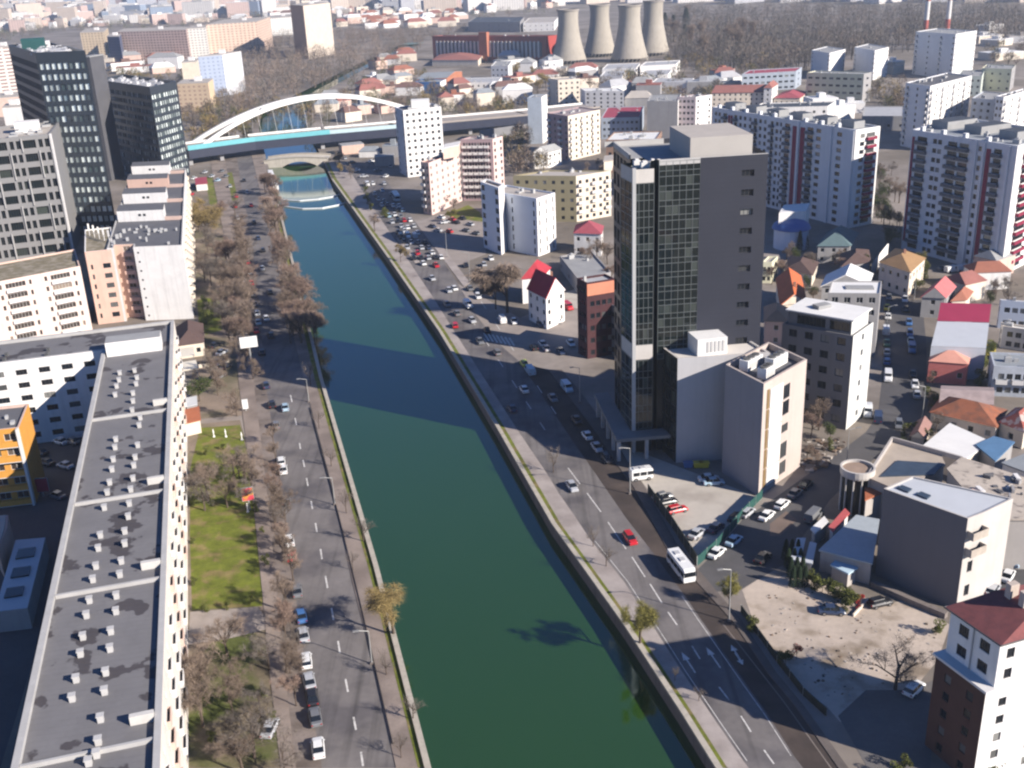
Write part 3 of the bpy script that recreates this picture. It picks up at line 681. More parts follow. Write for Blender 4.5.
tree('willow', 506, 283, 17, '', None, 1.5, label='drooping bare brown willow beside the white villa with red roof')
tree('willow', 495, 292, 10, '', None, 1.3, label='smaller drooping bare willow in front of the larger one')
tree('gold', 400, 252, 7, 'on the right bank near traffic jam'); tree('brown', 374, 222, 7, 'on the right bank near traffic jam')
for i in range(12): tree('conifer', 786 + (i % 3) * 6 + (i // 3) * 2.5, 548 + (i // 3) * 9, 4.2, 'in the dark hedge row by the low annex', 'conifers by the low annex')
for i in range(9): tree('bush', 812 + i * 5.5, 578 + i * 2.4, 3.2, 'below the low blue roofed annex', 'bushes by the low annex')
tree('brown', 820, 412, 8, 'between the beige block and grey office'); tree('evergreen', 831, 428, 5, 'between the beige block and grey office'); tree('red', 812, 424, 6, 'between the beige block and grey office')
grove(['brown', 'red', 'grey'], [(572, 225), (612, 250), (612, 275), (590, 262), (570, 250)], 8, 6, 9, 'behind the brown red corner block', 'trees behind the brown red block', .6, 12)
grove(['brown', 'grey'], [(590, 160), (612, 160), (612, 172), (580, 172)], 5, 5, 8, 'below the cream tower block', None, .6, 13)
for x, y, h in ((793, 237, 7), (800, 240, 8), (806, 238, 7)): tree('conifer', x, y, h, 'before the blue roofed pavilion', None)
tree('green', 919, 262, 8, '', None, 1.2, label='yellow green tree hugging the curved white gabled villa')
grove(['green', 'bush'], [(900, 262), (930, 268), (925, 285), (905, 282)], 4, 4, 6, 'around the curved white gabled villa', None, .6, 14)
grove(['evergreen', 'bush'], [(978, 345), (990, 340), (992, 390), (980, 390)], 5, 4, 6, 'in the garden between pink house and grey house', None, .6, 15)
grove(['brown', 'grey'], [(872, 165), (902, 165), (902, 235), (884, 240), (872, 225)], 10, 6, 9, 'in the shade between the two red striped towers', 'trees between the striped towers', .6, 16)
grove(['brown', 'gold'], [(768, 165), (800, 172), (800, 190), (768, 185)], 4, 5, 7, 'at the foot of long striped block', None, .6, 17)
grove(['brown', 'grey', 'green'], [(452, 172), (480, 176), (520, 160), (530, 172), (508, 178), (468, 212), (430, 220)], 10, 4, 7, 'around the pink stepped block', None, .6, 18)
# ================================================================ VEHICLES
CARC = {'white': (.75, .75, .74), 'silver': (.42, .43, .45), 'grey': (.16, .165, .175), 'black': (.02, .02, .024), 'dark blue': (.03, .045, .09), 'blue': (.06, .15, .35), 'red': (.48, .02, .03), 'yellow': (.62, .5, .04), 'orange': (.55, .17, .04), 'green': (.05, .12, .07), 'pale blue': (.35, .48, .58), 'brown': (.12, .06, .04), 'lime yellow': (.55, .6, .08)}
CM = {k: paint('paint_' + k.replace(' ', '_'), v) for k, v in CARC.items()}
TYRE = pm('tyre_rubber', (.02, .02, .02), .9, .1, 3); RIM = paint('rim_alloy', (.4, .4, .42), .35, .8); CGL = paint('car_glass', (.012, .015, .02), .06)
HL = paint('headlight_lens', (.7, .7, .68), .1); TLM = paint('tail_light_red', (.35, .02, .02), .2)
def section(b, st, m=0):
    """loft of rounded cross-sections: st = (x, z0, z1, halfwidth bottom, halfwidth top)"""
    n0 = len(b.v); k = 8
    for x, z0, z1, wb, wt in st:
        h = z1 - z0
        for y, z in ((-wb * .92, z0), (-wb, z0 + .2 * h), (-wb * .99, z0 + .6 * h), (-wt * .9, z1), (wt * .9, z1), (wb * .99, z0 + .6 * h), (wb, z0 + .2 * h), (wb * .92, z0)): b.v.append((x, y, z))
    for i in range(len(st) - 1):
        for j in range(k):
            a = n0 + i * k + j; c = n0 + i * k + (j + 1) % k; b.f.append((a, a + k, c + k, c)[::-1]); b.m.append(m)
    b.f.append(tuple(n0 + j for j in range(k))); b.m.append(m); e = n0 + (len(st) - 1) * k; b.f.append(tuple(e + j for j in range(k))[::-1]); b.m.append(m)
def car_parts(kind):
    body, gl, wheel, hl, tl = MB(), MB(), MB(), MB(), MB()
    if kind == 'van':
        Ln = 5.2; section(body, [(-2.6, .4, 1.0, .9, .85), (-2.55, .3, 2.05, .97, .86), (1.2, .28, 2.1, .98, .86), (1.75, .28, 1.45, .98, .8), (2.5, .3, 1.05, .93, .75), (2.62, .4, .8, .86, .7)])
        gl.hexa([(1.22, -.8, 1.98), (1.22, .8, 1.98), (1.7, .76, 1.47), (1.7, -.76, 1.47), (1.28, -.8, 2.02), (1.28, .8, 2.02), (1.78, .76, 1.5), (1.78, -.76, 1.5)])
        for s in (-1, 1): gl.hexa([(.3, s * .95, 1.25), (1.4, s * .95, 1.25), (1.2, s * .92, 1.8), (.3, s * .92, 1.8), (.3, s * .985, 1.25), (1.4, s * .985, 1.25), (1.2, s * .945, 1.8), (.3, s * .945, 1.8)])
        wx = (-1.6, 1.65); hx, tx, hz, tz = 2.55, -2.6, .8, .9
    else:
        est = kind == 'hatch'; rear = -2.05 if est else -2.2
        section(body, [(rear - .05, .42, .75, .74, .7), (rear + .08, .26, .93, .84, .74), (-1.3, .2, .95, .88, .78), (0, .18, .93, .89, .79), (1.0, .18, .92, .88, .77), (1.85, .2, .78, .84, .68), (2.1, .28, .62, .76, .6)])
        # cabin roof in body colour with glass all round
        rb = rear + (.15 if est else .55)
        lo = [(rb, -.74, .9), (1.15, -.74, .9), (1.15, .74, .9), (rb, .74, .9)]; up = [(rb + (.3 if est else .65), -.58, 1.42), (.35, -.58, 1.44), (.35, .58, 1.44), (rb + (.3 if est else .65), .58, 1.42)]
        gl.hexa(lo + up)
        u2 = [(up[0][0] - .03, -.6, 1.425), (.38, -.6, 1.445), (.38, .6, 1.445), (up[0][0] - .03, .6, 1.425)]; body.hexa(u2 + [(x, y * .94, z + .06) for x, y, z in u2])
        for s in (-1, 1):
            body.hexa([(-.42, s * .74, .9), (-.3, s * .74, .9), (-.3, s * .75, .9), (-.42, s * .75, .9), (-.42, s * .6, 1.43), (-.32, s * .6, 1.43), (-.32, s * .612, 1.43), (-.42, s * .612, 1.43)])
            body.box((.82, s * .93, .92), .14, .16, .12)
        wx = (-1.28, 1.3); hx, tx, hz, tz = 1.98, rear + .0, .58, .72
    r = .33
    wheel.tube((0, -.1, 0), (0, .1, 0), r, r, 14, 0); wheel.tube((0, -.105, 0), (0, .105, 0), r * .6, r * .6, 10, 1)
    hl.hexa([(-.12, -.14, -.06), (.05, -.12, -.06), (.02, .12, -.06), (-.12, .14, -.06), (-.14, -.13, .07), (0, -.11, .07), (-.02, .11, .07), (-.14, .13, .07)]); tl.box((0, 0, -.09), .1, .26, .18)
    return body, gl, wheel, hl, tl, wx, hx, tx, hz, tz, (.82 if kind != 'van' else .88)
CP = {}
def car_proto(kind):
    if kind in CP: return CP[kind]
    b, g, wh, h, t, wx, hx, tx, hz, tz, wy = car_parts(kind)
    one = MB()
    for src, mi in ((b, 0), (g, 1)):
        n = len(one.v); one.v += src.v; one.f += [tuple(n + i for i in f) for f in src.f]; one.m += [mi] * len(src.f)
    for x in wx:
        for s in (-1, 1):
            n = len(one.v); one.v += [(v[0] + x, v[1] + s * wy, v[2] + .33) for v in wh.v]; one.f += [tuple(n + i for i in f) for f in wh.f]; one.m += [2] * len(wh.f)
    CP[kind] = (b.mesh('body', [CM['white']]), g.mesh('cabin_glass', [CGL]), wh.mesh('wheel', [TYRE, RIM]), h.mesh('headlight', [HL]), t.mesh('tail_light', [TLM]), wx, hx, tx, hz, tz, wy, one.mesh('parked_car', [CM['white'], CGL, TYRE]))
    return CP[kind]
def setmat(o, m): o.material_slots[0].link = 'OBJECT'; o.material_slots[0].material = m
def car(x, y, colr, kind, heading, where, group=None, label=None, z=.015, detail=None, nm=None):
    p = W(x, y, z + .6); loc = (p.x, p.y, z); d = (p - CAMP).length; q = car_proto(kind)
    name = nm or ('parked_car' if kind != 'van' else 'delivery_van'); cat = 'car' if kind != 'van' else 'van'
    if detail is None: detail = d < 330
    if detail:
        o = thing(name, loc, None, cat, None, heading); bo = link('body', q[0], o); setmat(bo, CM[colr]); link('cabin_glass', q[1], o)
        for wx in q[5]:
            for s in (-1, 1): link('wheel', q[2], o, (wx, s * q[10], .33))
        for s in (-1, 1): link('headlight', q[3], o, (q[6], s * .6, q[8])); link('tail_light', q[4], o, (q[7], s * .62, q[9]))
    else:
        o = link(name, q[11], None, loc, heading); setmat(o, CM[colr]); o['category'] = cat
    ty = {'sedan': 'saloon car', 'hatch': 'hatchback car', 'van': 'van'}[kind]
    if label: o['label'] = label
    else: later(o, f'{colr} {ty}', where, group)
    if label and group: o['group'] = group
    return o
HLd = ang((380, 700), (345, 560)); HRd = ang((743, 761), (624, 582)); HST = ang((700, 580), (840, 460)); HN = ang((905, 420), (900, 310))
PI = math.pi
# right bank, near
car(572, 486, 'silver', 'sedan', HRd + PI, '', None, 'silver saloon car driving on right quay road beside its pale pavement', nm='moving_car')
car(630, 538, 'red', 'hatch', HRd + PI, '', None, 'bright red hatchback driving alone on the right quay road', nm='moving_car')
LOT = 'on the pale parking lot below the beige block'; LG = 'cars on the pale parking lot'
car(677, 509, 'red', 'hatch', .35, LOT, LG); car(667, 501, 'black', 'sedan', .35, LOT, LG); car(663, 496, 'grey', 'sedan', .35, LOT, LG)
car(709, 478, 'white', 'sedan', .05, LOT, LG); car(714, 481.5, 'pale blue', 'sedan', .05, LOT, LG)
car(697, 533, 'silver', 'sedan', HST, LOT, LG); car(716, 527, 'dark blue', 'sedan', HST, LOT, LG); car(747, 512, 'silver', 'hatch', HST, LOT, LG); car(736, 517, 'black', 'hatch', HST, LOT, LG)
SS = 'parked along the side street fence'; SG = 'cars parked along the side street'
car(717, 552, 'white', 'sedan', HST, SS, SG); car(734, 540, 'pale blue', 'sedan', HST, SS, SG); car(767, 515, 'white', 'sedan', HST, SS, SG); car(782, 504, 'white', 'hatch', HST, SS, SG); car(795, 493, 'grey', 'sedan', HST, SS, SG); car(806, 484, 'black', 'sedan', HST, SS, SG); car(763, 557, 'black', 'sedan', HST, SS, SG); car(814, 516, 'grey', 'van', HST, SS, SG)
car(832, 610, 'dark blue', 'sedan', -.15, '', None, 'dark blue saloon car alone on pale dirt lot by the garden patch'); car(880, 602, 'black', 'hatch', .3, '', None, 'black hatchback on dirt lot at the foot of grey blank wall')
car(914, 688, 'white', 'hatch', .75, '', None, 'white hatchback parked beside the tall brown and white house')
car(1008, 575, 'white', 'sedan', .9, '', None, 'white saloon car in shaded back street behind the red roofed house'); car(993, 589, 'silver', 'hatch', .9, '', None, 'silver hatchback in shaded back street near the red roof edge')
car(1017, 560, 'pale blue', 'sedan', .9, '', None, 'pale blue saloon car at right picture edge in back street')
NS = 'on the narrow north street'; NG = 'cars on the narrow north street'
for x, y, c, k in ((887, 307, 'yellow', 'sedan'), (888, 316, 'white', 'sedan'), (905, 299, 'white', 'sedan'), (886, 331, 'white', 'van'), (909, 322, 'blue', 'sedan'), (910, 333, 'blue', 'hatch'), (911, 341, 'pale blue', 'sedan'), (912, 349, 'blue', 'van'), (887, 343, 'green', 'sedan'), (887, 352, 'silver', 'sedan'), (887, 361, 'blue', 'hatch'), (888, 377, 'white', 'van'), (913, 374, 'black', 'sedan'), (915, 384, 'white', 'sedan'), (917, 394, 'silver', 'sedan'), (878, 418, 'dark blue', 'van'), (868, 412, 'white', 'van'), (889, 297, 'grey', 'sedan'), (906, 309, 'black', 'sedan'), (899, 424, 'grey', 'hatch')):
    car(x, y, c, k, HN if rnd.random() < .5 else HN + PI, NS, NG, detail=False if y < 330 else None)
TS = 'in the tower shadow on the right road'; TG = 'cars in the tower shadow'
for x, y, c, k in ((587, 435, 'white', 'sedan'), (597, 447, 'silver', 'sedan'), (577, 420, 'black', 'sedan'), (524, 363, 'lime yellow', 'sedan'), (530, 371, 'pale blue', 'van'), (524, 389, 'white', 'sedan'), (567, 388, 'pale blue', 'van'), (553, 398, 'grey', 'sedan'), (607, 458, 'black', 'hatch'), (480, 341, 'grey', 'sedan'), (534, 347, 'black', 'hatch'), (543, 344, 'white', 'sedan'), (546, 348, 'silver', 'sedan'), (571, 343, 'white', 'sedan'), (561, 351, 'dark blue', 'sedan'), (512, 408, 'dark blue', 'sedan'), (497, 352, 'grey', 'hatch')):
    car(x, y, c, k, HRd + (PI if rnd.random() < .5 else 0), TS, TG)
CS = 'on the sunlit junction past the tower shadow'; CG = 'cars around the sunlit junction'
for x, y, c, k in ((502, 320, 'white', 'van'), (514, 321, 'white', 'sedan'), (472, 320, 'silver', 'sedan'), (455, 325, 'red', 'hatch'), (468, 305, 'white', 'van'), (454, 288, 'white', 'sedan'), (449, 290, 'silver', 'sedan'), (432, 278, 'silver', 'sedan'), (436, 265, 'red', 'sedan'), (441, 257, 'white', 'sedan'), (423, 263, 'white', 'sedan'), (457, 313, 'grey', 'sedan'), (466, 265, 'black', 'sedan'), (558, 320, 'white', 'sedan'), (541, 324, 'dark blue', 'sedan'), (568, 307, 'red', 'van'), (548, 314, 'black', 'sedan'), (491, 258, 'white', 'sedan'), (484, 264, 'silver', 'sedan'), (447, 304, 'grey', 'sedan'), (487, 330, 'black', 'sedan'), (478, 296, 'white', 'hatch'), (470, 288, 'grey', 'sedan')):
    car(x, y, c, k, HRd + (PI if rnd.random() < .5 else 0) + rnd.uniform(-.15, .15), CS, CG)
# far traffic jam on the right quay road
JM = 'in the far traffic jam'; JG = 'cars in the far traffic jam'
jr = random.Random(5); cl = ['white', 'white', 'white', 'silver', 'silver', 'silver', 'grey', 'grey', 'black', 'black', 'dark blue', 'red', 'pale blue', 'black', 'silver', 'grey']
for i in range(15):
    for ln in range(4):
        if jr.random() < .22: continue
        t = i / 14.0; yy = 184 + t * 74; xl = float(np.interp(yy, [180, 217, 250, 284], [362, 387, 405, 426])); xr = float(np.interp(yy, [180, 217, 250, 284], [384, 410, 434, 456]))
        x = xl + (xr - xl) * (ln + .5) / 4
        car(x, yy + jr.uniform(-1.2, 1.2), jr.choice(cl), jr.choice(['sedan', 'hatch', 'sedan', 'van']) if i % 5 == 0 else 'sedan', ang((386, 180), (436, 250)) + (PI if ln > 1 else 0), JM, JG, detail=False)
for x, y in ((432, 226), (438, 230), (449, 231), (456, 222), (462, 218), (470, 224), (452, 219), (445, 222), (466, 230), (476, 233), (441, 217)):
    car(x, y, jr.choice(cl), 'sedan', jr.choice([.5, 2.2]), 'in the small car park by the pink block', 'cars in the small far car park', detail=False)
for x, y in ((345, 158), (352, 162), (361, 155), (372, 161), (383, 158), (368, 152), (390, 166), (356, 170), (378, 170), (364, 176), (349, 148), (386, 176)):
    car(x, y, jr.choice(cl), 'sedan', jr.uniform(0, 3), 'beyond the traffic jam by the viaduct', 'cars below the far viaduct', detail=False)
# left road
LRW = 'parked in the row along the left road'; LG2 = 'cars parked along the left road'
for x, y, c, k in ((318, 747, 'white', 'sedan'), (315, 716, 'grey', 'sedan'), (312, 696, 'black', 'sedan'), (309, 680, 'silver', 'sedan'), (303, 634, 'silver', 'sedan'), (301, 615, 'blue', 'sedan'), (291, 555, 'red', 'hatch'), (289, 540, 'white', 'sedan'), (283, 469, 'white', 'sedan'), (281, 461, 'white', 'hatch'), (276, 425, 'grey', 'sedan'), (272, 404, 'black', 'sedan'), (266, 385, 'dark blue', 'sedan'), (306, 660, 'white', 'hatch'), (297, 590, 'grey', 'sedan'), (286, 500, 'grey', 'hatch'), (262, 352, 'black', 'sedan')):
    car(x, y, c, k, HLd + rnd.uniform(-.05, .05), LRW, LG2)
car(285, 407, 'pale blue', 'sedan', HLd, '', None, 'pale blue saloon car driving on left road just out of the shadow', nm='moving_car')
car(270, 727, 'silver', 'sedan', 1.45, '', None, 'silver saloon car parked on the grass of left park strip', z=.03)
for i, (x, y) in enumerate(((256, 330), (258, 322), (257, 313), (255, 304), (253, 294), (251, 283), (250, 272), (248, 262), (246, 251), (244, 240), (241, 229), (238, 218), (235, 206), (266, 318), (271, 335), (262, 268), (263, 250), (258, 238), (254, 222), (251, 205), (247, 192), (244, 180), (270, 292), (236, 196), (230, 186))):
    car(x, y, jr.choice(cl), 'sedan', HLd + .05, 'on the upper left road among bare trees', 'cars on the upper left road', detail=False)
for x, y, c in ((215, 345, 'black'), (222, 352, 'silver'), (219, 362, 'dark blue'), (219, 376, 'grey'), (226, 366, 'black')): car(x, y, c, 'sedan', 1.2, 'by the pale awnings in the left park', 'cars near the pale awnings')
for x, y, c in ((60, 428, 'silver'), (60, 441, 'white'), (72, 441, 'grey'), (65, 465, 'white'), (42, 431, 'pale blue'), (46, 462, 'black'), (57, 495, 'grey'), (40, 452, 'black')): car(x, y, c, 'sedan', 2.6, 'in the shaded courtyard behind orange block', 'cars in the shaded courtyard')
for x, y in ((205, 172), (212, 176), (218, 180), (222, 171), (226, 176), (192, 186), (194, 178), (191, 194)): car(x, y, jr.choice(cl), 'sedan', 1.3, 'in the far left car park below the viaduct', 'cars in the far left car park', detail=False)
def boxcar(name, label, cat, x, y, hd, Ln, Wd, Ht, cabin=True, cc='white'):
    p = W(x, y, 1.2); o = thing(name, (p.x, p.y, .015), label, cat, None, hd); b = MB()
    n0 = [(-Ln / 2, .45, Ht * .96, Wd / 2 * .97, Wd / 2 * .95), (-Ln / 2 + .1, .35, Ht, Wd / 2, Wd / 2), (Ln / 2 - .35, .35, Ht, Wd / 2, Wd / 2), (Ln / 2, .4, Ht * .9, Wd / 2 * .96, Wd / 2 * .93)]
    section(b, n0); bo = link('body', b.mesh('body', [CM[cc]]), o)
    g = MB()
    for s in (-1, 1):
        for k in range(int(Ln // 1.5)):
            x0 = -Ln / 2 + .4 + k * 1.5; yy = s * Wd / 2
            g.hexa([(x0, yy - .03, Ht * .5), (x0 + 1.3, yy - .03, Ht * .5), (x0 + 1.3, yy + .03, Ht * .5), (x0, yy + .03, Ht * .5), (x0, yy - .03, Ht * .8), (x0 + 1.3, yy - .03, Ht * .8), (x0 + 1.3, yy + .03, Ht * .8), (x0, yy + .03, Ht * .8)])
    link('side_glass', g.mesh('side_glass', [CGL]), o)
    wd = MB(); wd.box((Ln / 2 - .1, 0, Ht * .5), .3, Wd * .86, Ht * .3); link('windscreen', wd.mesh('windscreen', [CGL]), o)
    for k in range(2):
        h = MB(); h.box((-Ln * .25 + k * Ln * .3, 0, Ht * 1.0 - .02), 1.1, .9, .2); link('roof_hatch', h.mesh('roof_hatch', [paint('hatch_grey', (.45, .45, .46), .5)]), o)
    q = car_proto('van')
    for wx in (-Ln * .3, Ln * .3):
        for s in (-1, 1): link('wheel', q[2], o, (wx, s * (Wd / 2 - .12), .42), scale=(1.25, 1.25, 1.25))
    for s in (-1, 1): link('headlight', q[3], o, (Ln / 2, s * Wd * .38, .75)); link('tail_light', q[4], o, (-Ln / 2, s * Wd * .38, .9))
    return o
boxcar('minibus', 'long white minibus with roof hatches driving on the brown lane', 'bus', 681, 567, HRd + PI, 7.6, 2.3, 2.9)
boxcar('box_truck', 'small white box truck stopped at the pale parking lot entrance', 'truck', 641, 474, .2, 4.6, 2.0, 2.6)
boxcar('city_bus', 'pale blue city bus standing in the far traffic jam', 'bus', 396, 197, ang((386, 180), (436, 250)), 11, 2.5, 3.1, cc='pale blue')
def bin_(x, y, c, lab):
    p = W(x, y, .6); o = thing('waste_container', (p.x, p.y, .01), lab, 'container'); b = MB(); b.hexa([(p.x - .8, p.y - .5, .15), (p.x + .8, p.y - .5, .15), (p.x + .8, p.y + .5, .15), (p.x - .8, p.y + .5, .15), (p.x - 1, p.y - .6, 1.2), (p.x + 1, p.y - .6, 1.2), (p.x + 1, p.y + .6, 1.2), (p.x - 1, p.y + .6, 1.2)])
    b.build('bin_body', CM[c], o); l = MB(); l.box((p.x, p.y, 1.2), 2.1, 1.3, .14); l.build('lid', CM[c], o)
    for s in (-1, 1): wq = MB(); wq.tube((p.x + s * .6, p.y - .45, .12), (p.x + s * .6, p.y + .45, .12), .12, .12, 8); wq.build('castor', TYRE, o)
bin_(688, 465, 'blue', 'blue waste container at the foot of pale annex wall'); bin_(698, 465, 'yellow', 'left yellow waste container at the foot of pale annex wall'); bin_(704, 465, 'yellow', 'right yellow waste container at the foot of pale annex wall')
# ================================================================ STREET FURNITURE
POLE = pm('pole_galvanised', (.38, .38, .37), .5, .1, 1, metal=.3)
def lamp(x, y, h, hd, where, label=None, grp='street lamps'):
    p = W(x, y); o = thing('street_lamp', (p.x, p.y, 0), label, 'street lamp', None); b = MB(); b.tube((p.x, p.y, 0), (p.x, p.y, h), .12, .06, 7); c, s = math.cos(hd), math.sin(hd); b.tube((p.x, p.y, h), (p.x + c * 1.5, p.y + s * 1.5, h + .4), .07, .06, 6); b.build('pole', POLE, o)
    l = MB(); l.box((p.x + c * 1.9, p.y + s * 1.9, h + .35), .9, .35, .16, hd); l.build('lamp_head', pm('lamp_head', (.22, .22, .22), .4, .05, 1), o)
    bs = MB(); bs.box((p.x, p.y, 0), .5, .5, .35); bs.build('base', STONE2, o)
    if not label: later(o, 'grey street lamp', where, grp)
lamp(630, 494, 10, HRd + PI / 2, '', 'tall grey street lamp beside the white box truck')
lamp(729, 621, 9.5, HRd + PI / 2, '', 'tall pale street lamp by the yellow green tree at side street')
lamp(580, 403, 9, HRd + PI / 2, 'in the tower shadow on right road'); lamp(470, 282, 10, HRd + PI / 2, 'at the sunlit junction'); lamp(447, 257, 10, HRd + PI / 2, 'at the sunlit junction')
for x, y in ((372, 664), (335, 505), (309, 402)): lamp(x, y, 6, HLd + PI / 2, 'on the right kerb of left road')
lamp(846, 470, 9, 0, '', 'grey lamp post beside the round drum roofed building')
lamp(886, 335, 8, 0, 'on the narrow north street'); lamp(922, 420, 8, PI, 'on the narrow north street'); lamp(914, 300, 8, PI, 'on the narrow north street')
def fence(name, label, pts, h, mat, post=None, z=.0, cat='fence', thick=.06):
    P = [W(*p) for p in pts]; o = thing(name, (P[0].x, P[0].y, z), label, cat); pn = MB()
    for a, c in zip(P[:-1], P[1:]):
        d = (c - a); n = Vector((d.y, -d.x, 0)).normalized() * thick
        pn.hexa([a - n, c - n, c + n, a + n, a - n + Vector((0, 0, h)), c - n + Vector((0, 0, h)), c + n + Vector((0, 0, h)), a + n + Vector((0, 0, h))])
        if post:
            k = max(1, int(d.length / 3))
            for i in range(k):
                q = a + d * (i / k); pb = MB(); pb.box((q.x, q.y, z), .14, .14, h + .15); pb.build('post', post, o)
    pn.build('panel', mat, o); return o
fence('fence', 'dark mesh fence with screening along the pale parking lot', [(648, 494), (672, 527), (697, 566)], 2.2, pm('fence_dark', (.03, .035, .03), .9, .2, 1), POLE)
fence('fence', 'teal green fence along the side street edge of parking lot', [(697, 566), (716, 549), (742, 518), (762, 498)], 1.9, pm('fence_teal', (.02, .075, .065), .8, .15, 1), POLE)
fence('fence', 'low dark fence along the left edge of dirt lot', [(741, 612), (777, 662), (803, 695), (826, 716)], 1.3, pm('fence_dark', (.03, .035, .03)), POLE)
fence('wall', 'long low grey wall at the foot of the big blank grey wall', [(872, 586), (910, 603), (946, 618)], 1.0, STONE2, None, cat='wall', thick=.5)
fence('fence', 'thin rail fence on the left road kerb side', [(310, 408), (340, 520), (362, 610), (393, 745)], .3, pm('rail_dark', (.06, .055, .05), .7, .1, 1), None, thick=.03)
def billboard(label, x, y, w_, h_, zc, hd, mats, name='billboard', pole=True):
    p = W(x, y, zc); o = thing(name, (p.x, p.y, 0), label, 'billboard'); c, s = math.cos(hd), math.sin(hd)
    b = MB(); b.box((p.x, p.y, zc - h_ / 2), w_, .3, h_, hd); b.build('frame', pm('board_frame', (.3, .3, .3), .6), o)
    f = MB(); n = Vector((s, -c, 0)); n = n if n.dot(CAMP - p) > 0 else -n; q = Vector((c, s, 0)); ctr = Vector((p.x, p.y, zc)) + n * .17; up = Vector((0, 0, 1)); e = q * (w_ / 2 - .1); v = up * (h_ / 2 - .1)
    f.face([ctr - e - v, ctr + e - v, ctr + e + v, ctr - e + v]); f.build('panel', mats, o)
    if pole: m_ = MB(); m_.tube((p.x, p.y, 0), (p.x, p.y, zc - h_ / 2), .25, .2, 8); m_.build('pole', POLE, o)
WHITEP = pm('panel_white', (.78, .77, .76), .5, .05, .5)
billboard('blank white billboard on a tall pole above the left road', 248.5, 342, 4.6, 3.1, 8.5, HLd - PI / 2, WHITEP)
billboard('upright white panel sign in left park beyond the lawn', 245, 404, 1.5, 2.6, 1.8, HLd - PI / 2, WHITEP)
billboard('red and orange billboard at the corner of left park lawn', 247.5, 494, 2.4, 2.9, 3.5, HLd - PI / 2, pm('poster_red', (.6, .06, .09), .6, .1, .6, col2=(.65, .3, .05), sc2=.7, thr=(.5, .58)))
billboard('crimson panel sign standing in the shaded courtyard', 41, 485, 3, 3.2, 2.6, .1, pm('poster_crimson', (.4, .03, .07), .6, .12, .6))
for x, y in ((248, 512), (242, 440), (226, 437), (214, 437)):
    p = W(x, y); b = MB(); b.lathe([(.3, 0), (.28, .2), (.14, .25), (.13, 1.0), (.2, 1.3), (.1, 1.7), (.12, 1.9), (.03, 2.0)], (p.x, p.y, 0), 10); o = b.build('park_sculpture', WHITEP, off=(p.x, p.y, 0)); o['category'] = 'sculpture'; later(o, 'slim white sculpture post', 'on the left park lawn')
# ================================================================ BUILDINGS, LEFT
BIT = pm('roof_bitumen', (.17, .165, .17), .9, .12, .25, col2=(.07, .063, .068), sc2=.17, thr=(.56, .58), seam=(-.18, .98, 0, 1.05, .07, .86)); BIT2 = pm('roof_bitumen_dark', (.12, .12, .13), .9, .14, .3)
RGREY = pm('roof_grey', (.3, .3, .3), .85, .16, .3); RWHITE = pm('roof_white', (.72, .71, .69), .7, .08, .3); RTAN = pm('roof_tan', (.42, .38, .34), .85, .1, .3)
WWHITE = pm('wall_white', (.75, .73, .71), .8, .1, .3, streak=.16); WPINK = pm('wall_pale_pink', (.62, .45, .38), .85, .1, .3, streak=.12); WCREAM = pm('wall_cream', (.68, .6, .5), .85, .1, .3, streak=.12)
WSAL = pm('wall_salmon', (.62, .42, .34), .85, .1, .3, streak=.1); WGREY = pm('wall_grey', (.32, .31, .31), .85, .1, .3, streak=.15); PARA = pm('parapet_grey', (.42, .41, .4), .8, .12, .4)
WOCH = pm('wall_orange', (.62, .3, .06), .8, .1, .3, streak=.1); WBAL = pm('balcony_white', (.66, .64, .62), .8, .08, .5)
def lerp(a, b, t): return a + (b - a) * t
# --- long grey roofed block on the left (main wing + cross wing)
Z1 = 20.5
lp = [W(*p, Z1) for p in ((-4, 800), (18, 765), (45.5, 594), (66.5, 503), (87.5, 418), (91, 351.5))]; rp = [W(*p, Z1) for p in ((148, 800), (161, 735), (165, 577), (168.5, 488), (171, 408), (173, 355))]
far = [W(-60, 347, Z1), W(173, 320, Z1)]; near = [W(-60, 372, Z1), W(91, 351.5, Z1)]
# straighten: one axis along the right façade
ax = (rp[-1] - rp[1]).normalized(); nx = Vector((ax.y, -ax.x, 0)); org = rp[1]
def A(s, t, z=0): p = org + ax * s - nx * t; return Vector((p.x, p.y, z))       # s along the façade, t towards the left
def st(p): d = p - org; return d.dot(ax), -d.dot(nx)
SE = [st(p)[0] for p in rp]; SL = [st(p)[0] for p in lp]; TL = sum(st(p)[1] for p in lp[1:5]) / 4; S_END = st(far[1])[0]; TFAR = 95
B = Bld('apartment_block', 'very long grey roofed pale block filling left foreground beside park', 'apartment block', A(0, 0))
s0 = -60; cuts = [(SE[i] + SL[i]) / 2 for i in range(5)]; cuts[0] = s0
S_N = (st(near[1])[0])
poly = [A(s0, 0), A(S_END, 0), A(S_END, TFAR), A(S_N, TFAR), A(S_N, TL), A(s0, TL)]
Lr = S_END - s0; nb = int(Lr / 5.2)
cw = cols(Lr, nb, 1.6, 1.5); rw = rows(6, 3.1, 1.5, .9)
B.facade(A(s0, 0), A(S_END, 0), 0, Z1, cw, rw, lambda i, j: 'white', m=1)
for i in range(0, nb, 2):
    for j in range(1, 6): B.balcony(A(s0, 0), A(S_END, 0), cw[i][0] + 1.9, cw[i][0] + 4.9, .9 + j * 3.1, .5, 1.0, WBAL if (i // 2) % 3 else WPINK)
cw2 = cols(TFAR - TL, 16, 2.4, 2.0)
B.facade(A(S_N, TFAR), A(S_N, TL), 0, Z1, cw2, rows(6, 3.1, 1.3, .6), None, m=0, style='dark')
B.facade(A(S_END, 0), A(S_END, TFAR), 0, Z1, m=0); B.facade(A(S_N, TL), A(s0, TL), 0, Z1, m=0); B.facade(A(s0, TL), A(s0, 0), 0, Z1, m=0)
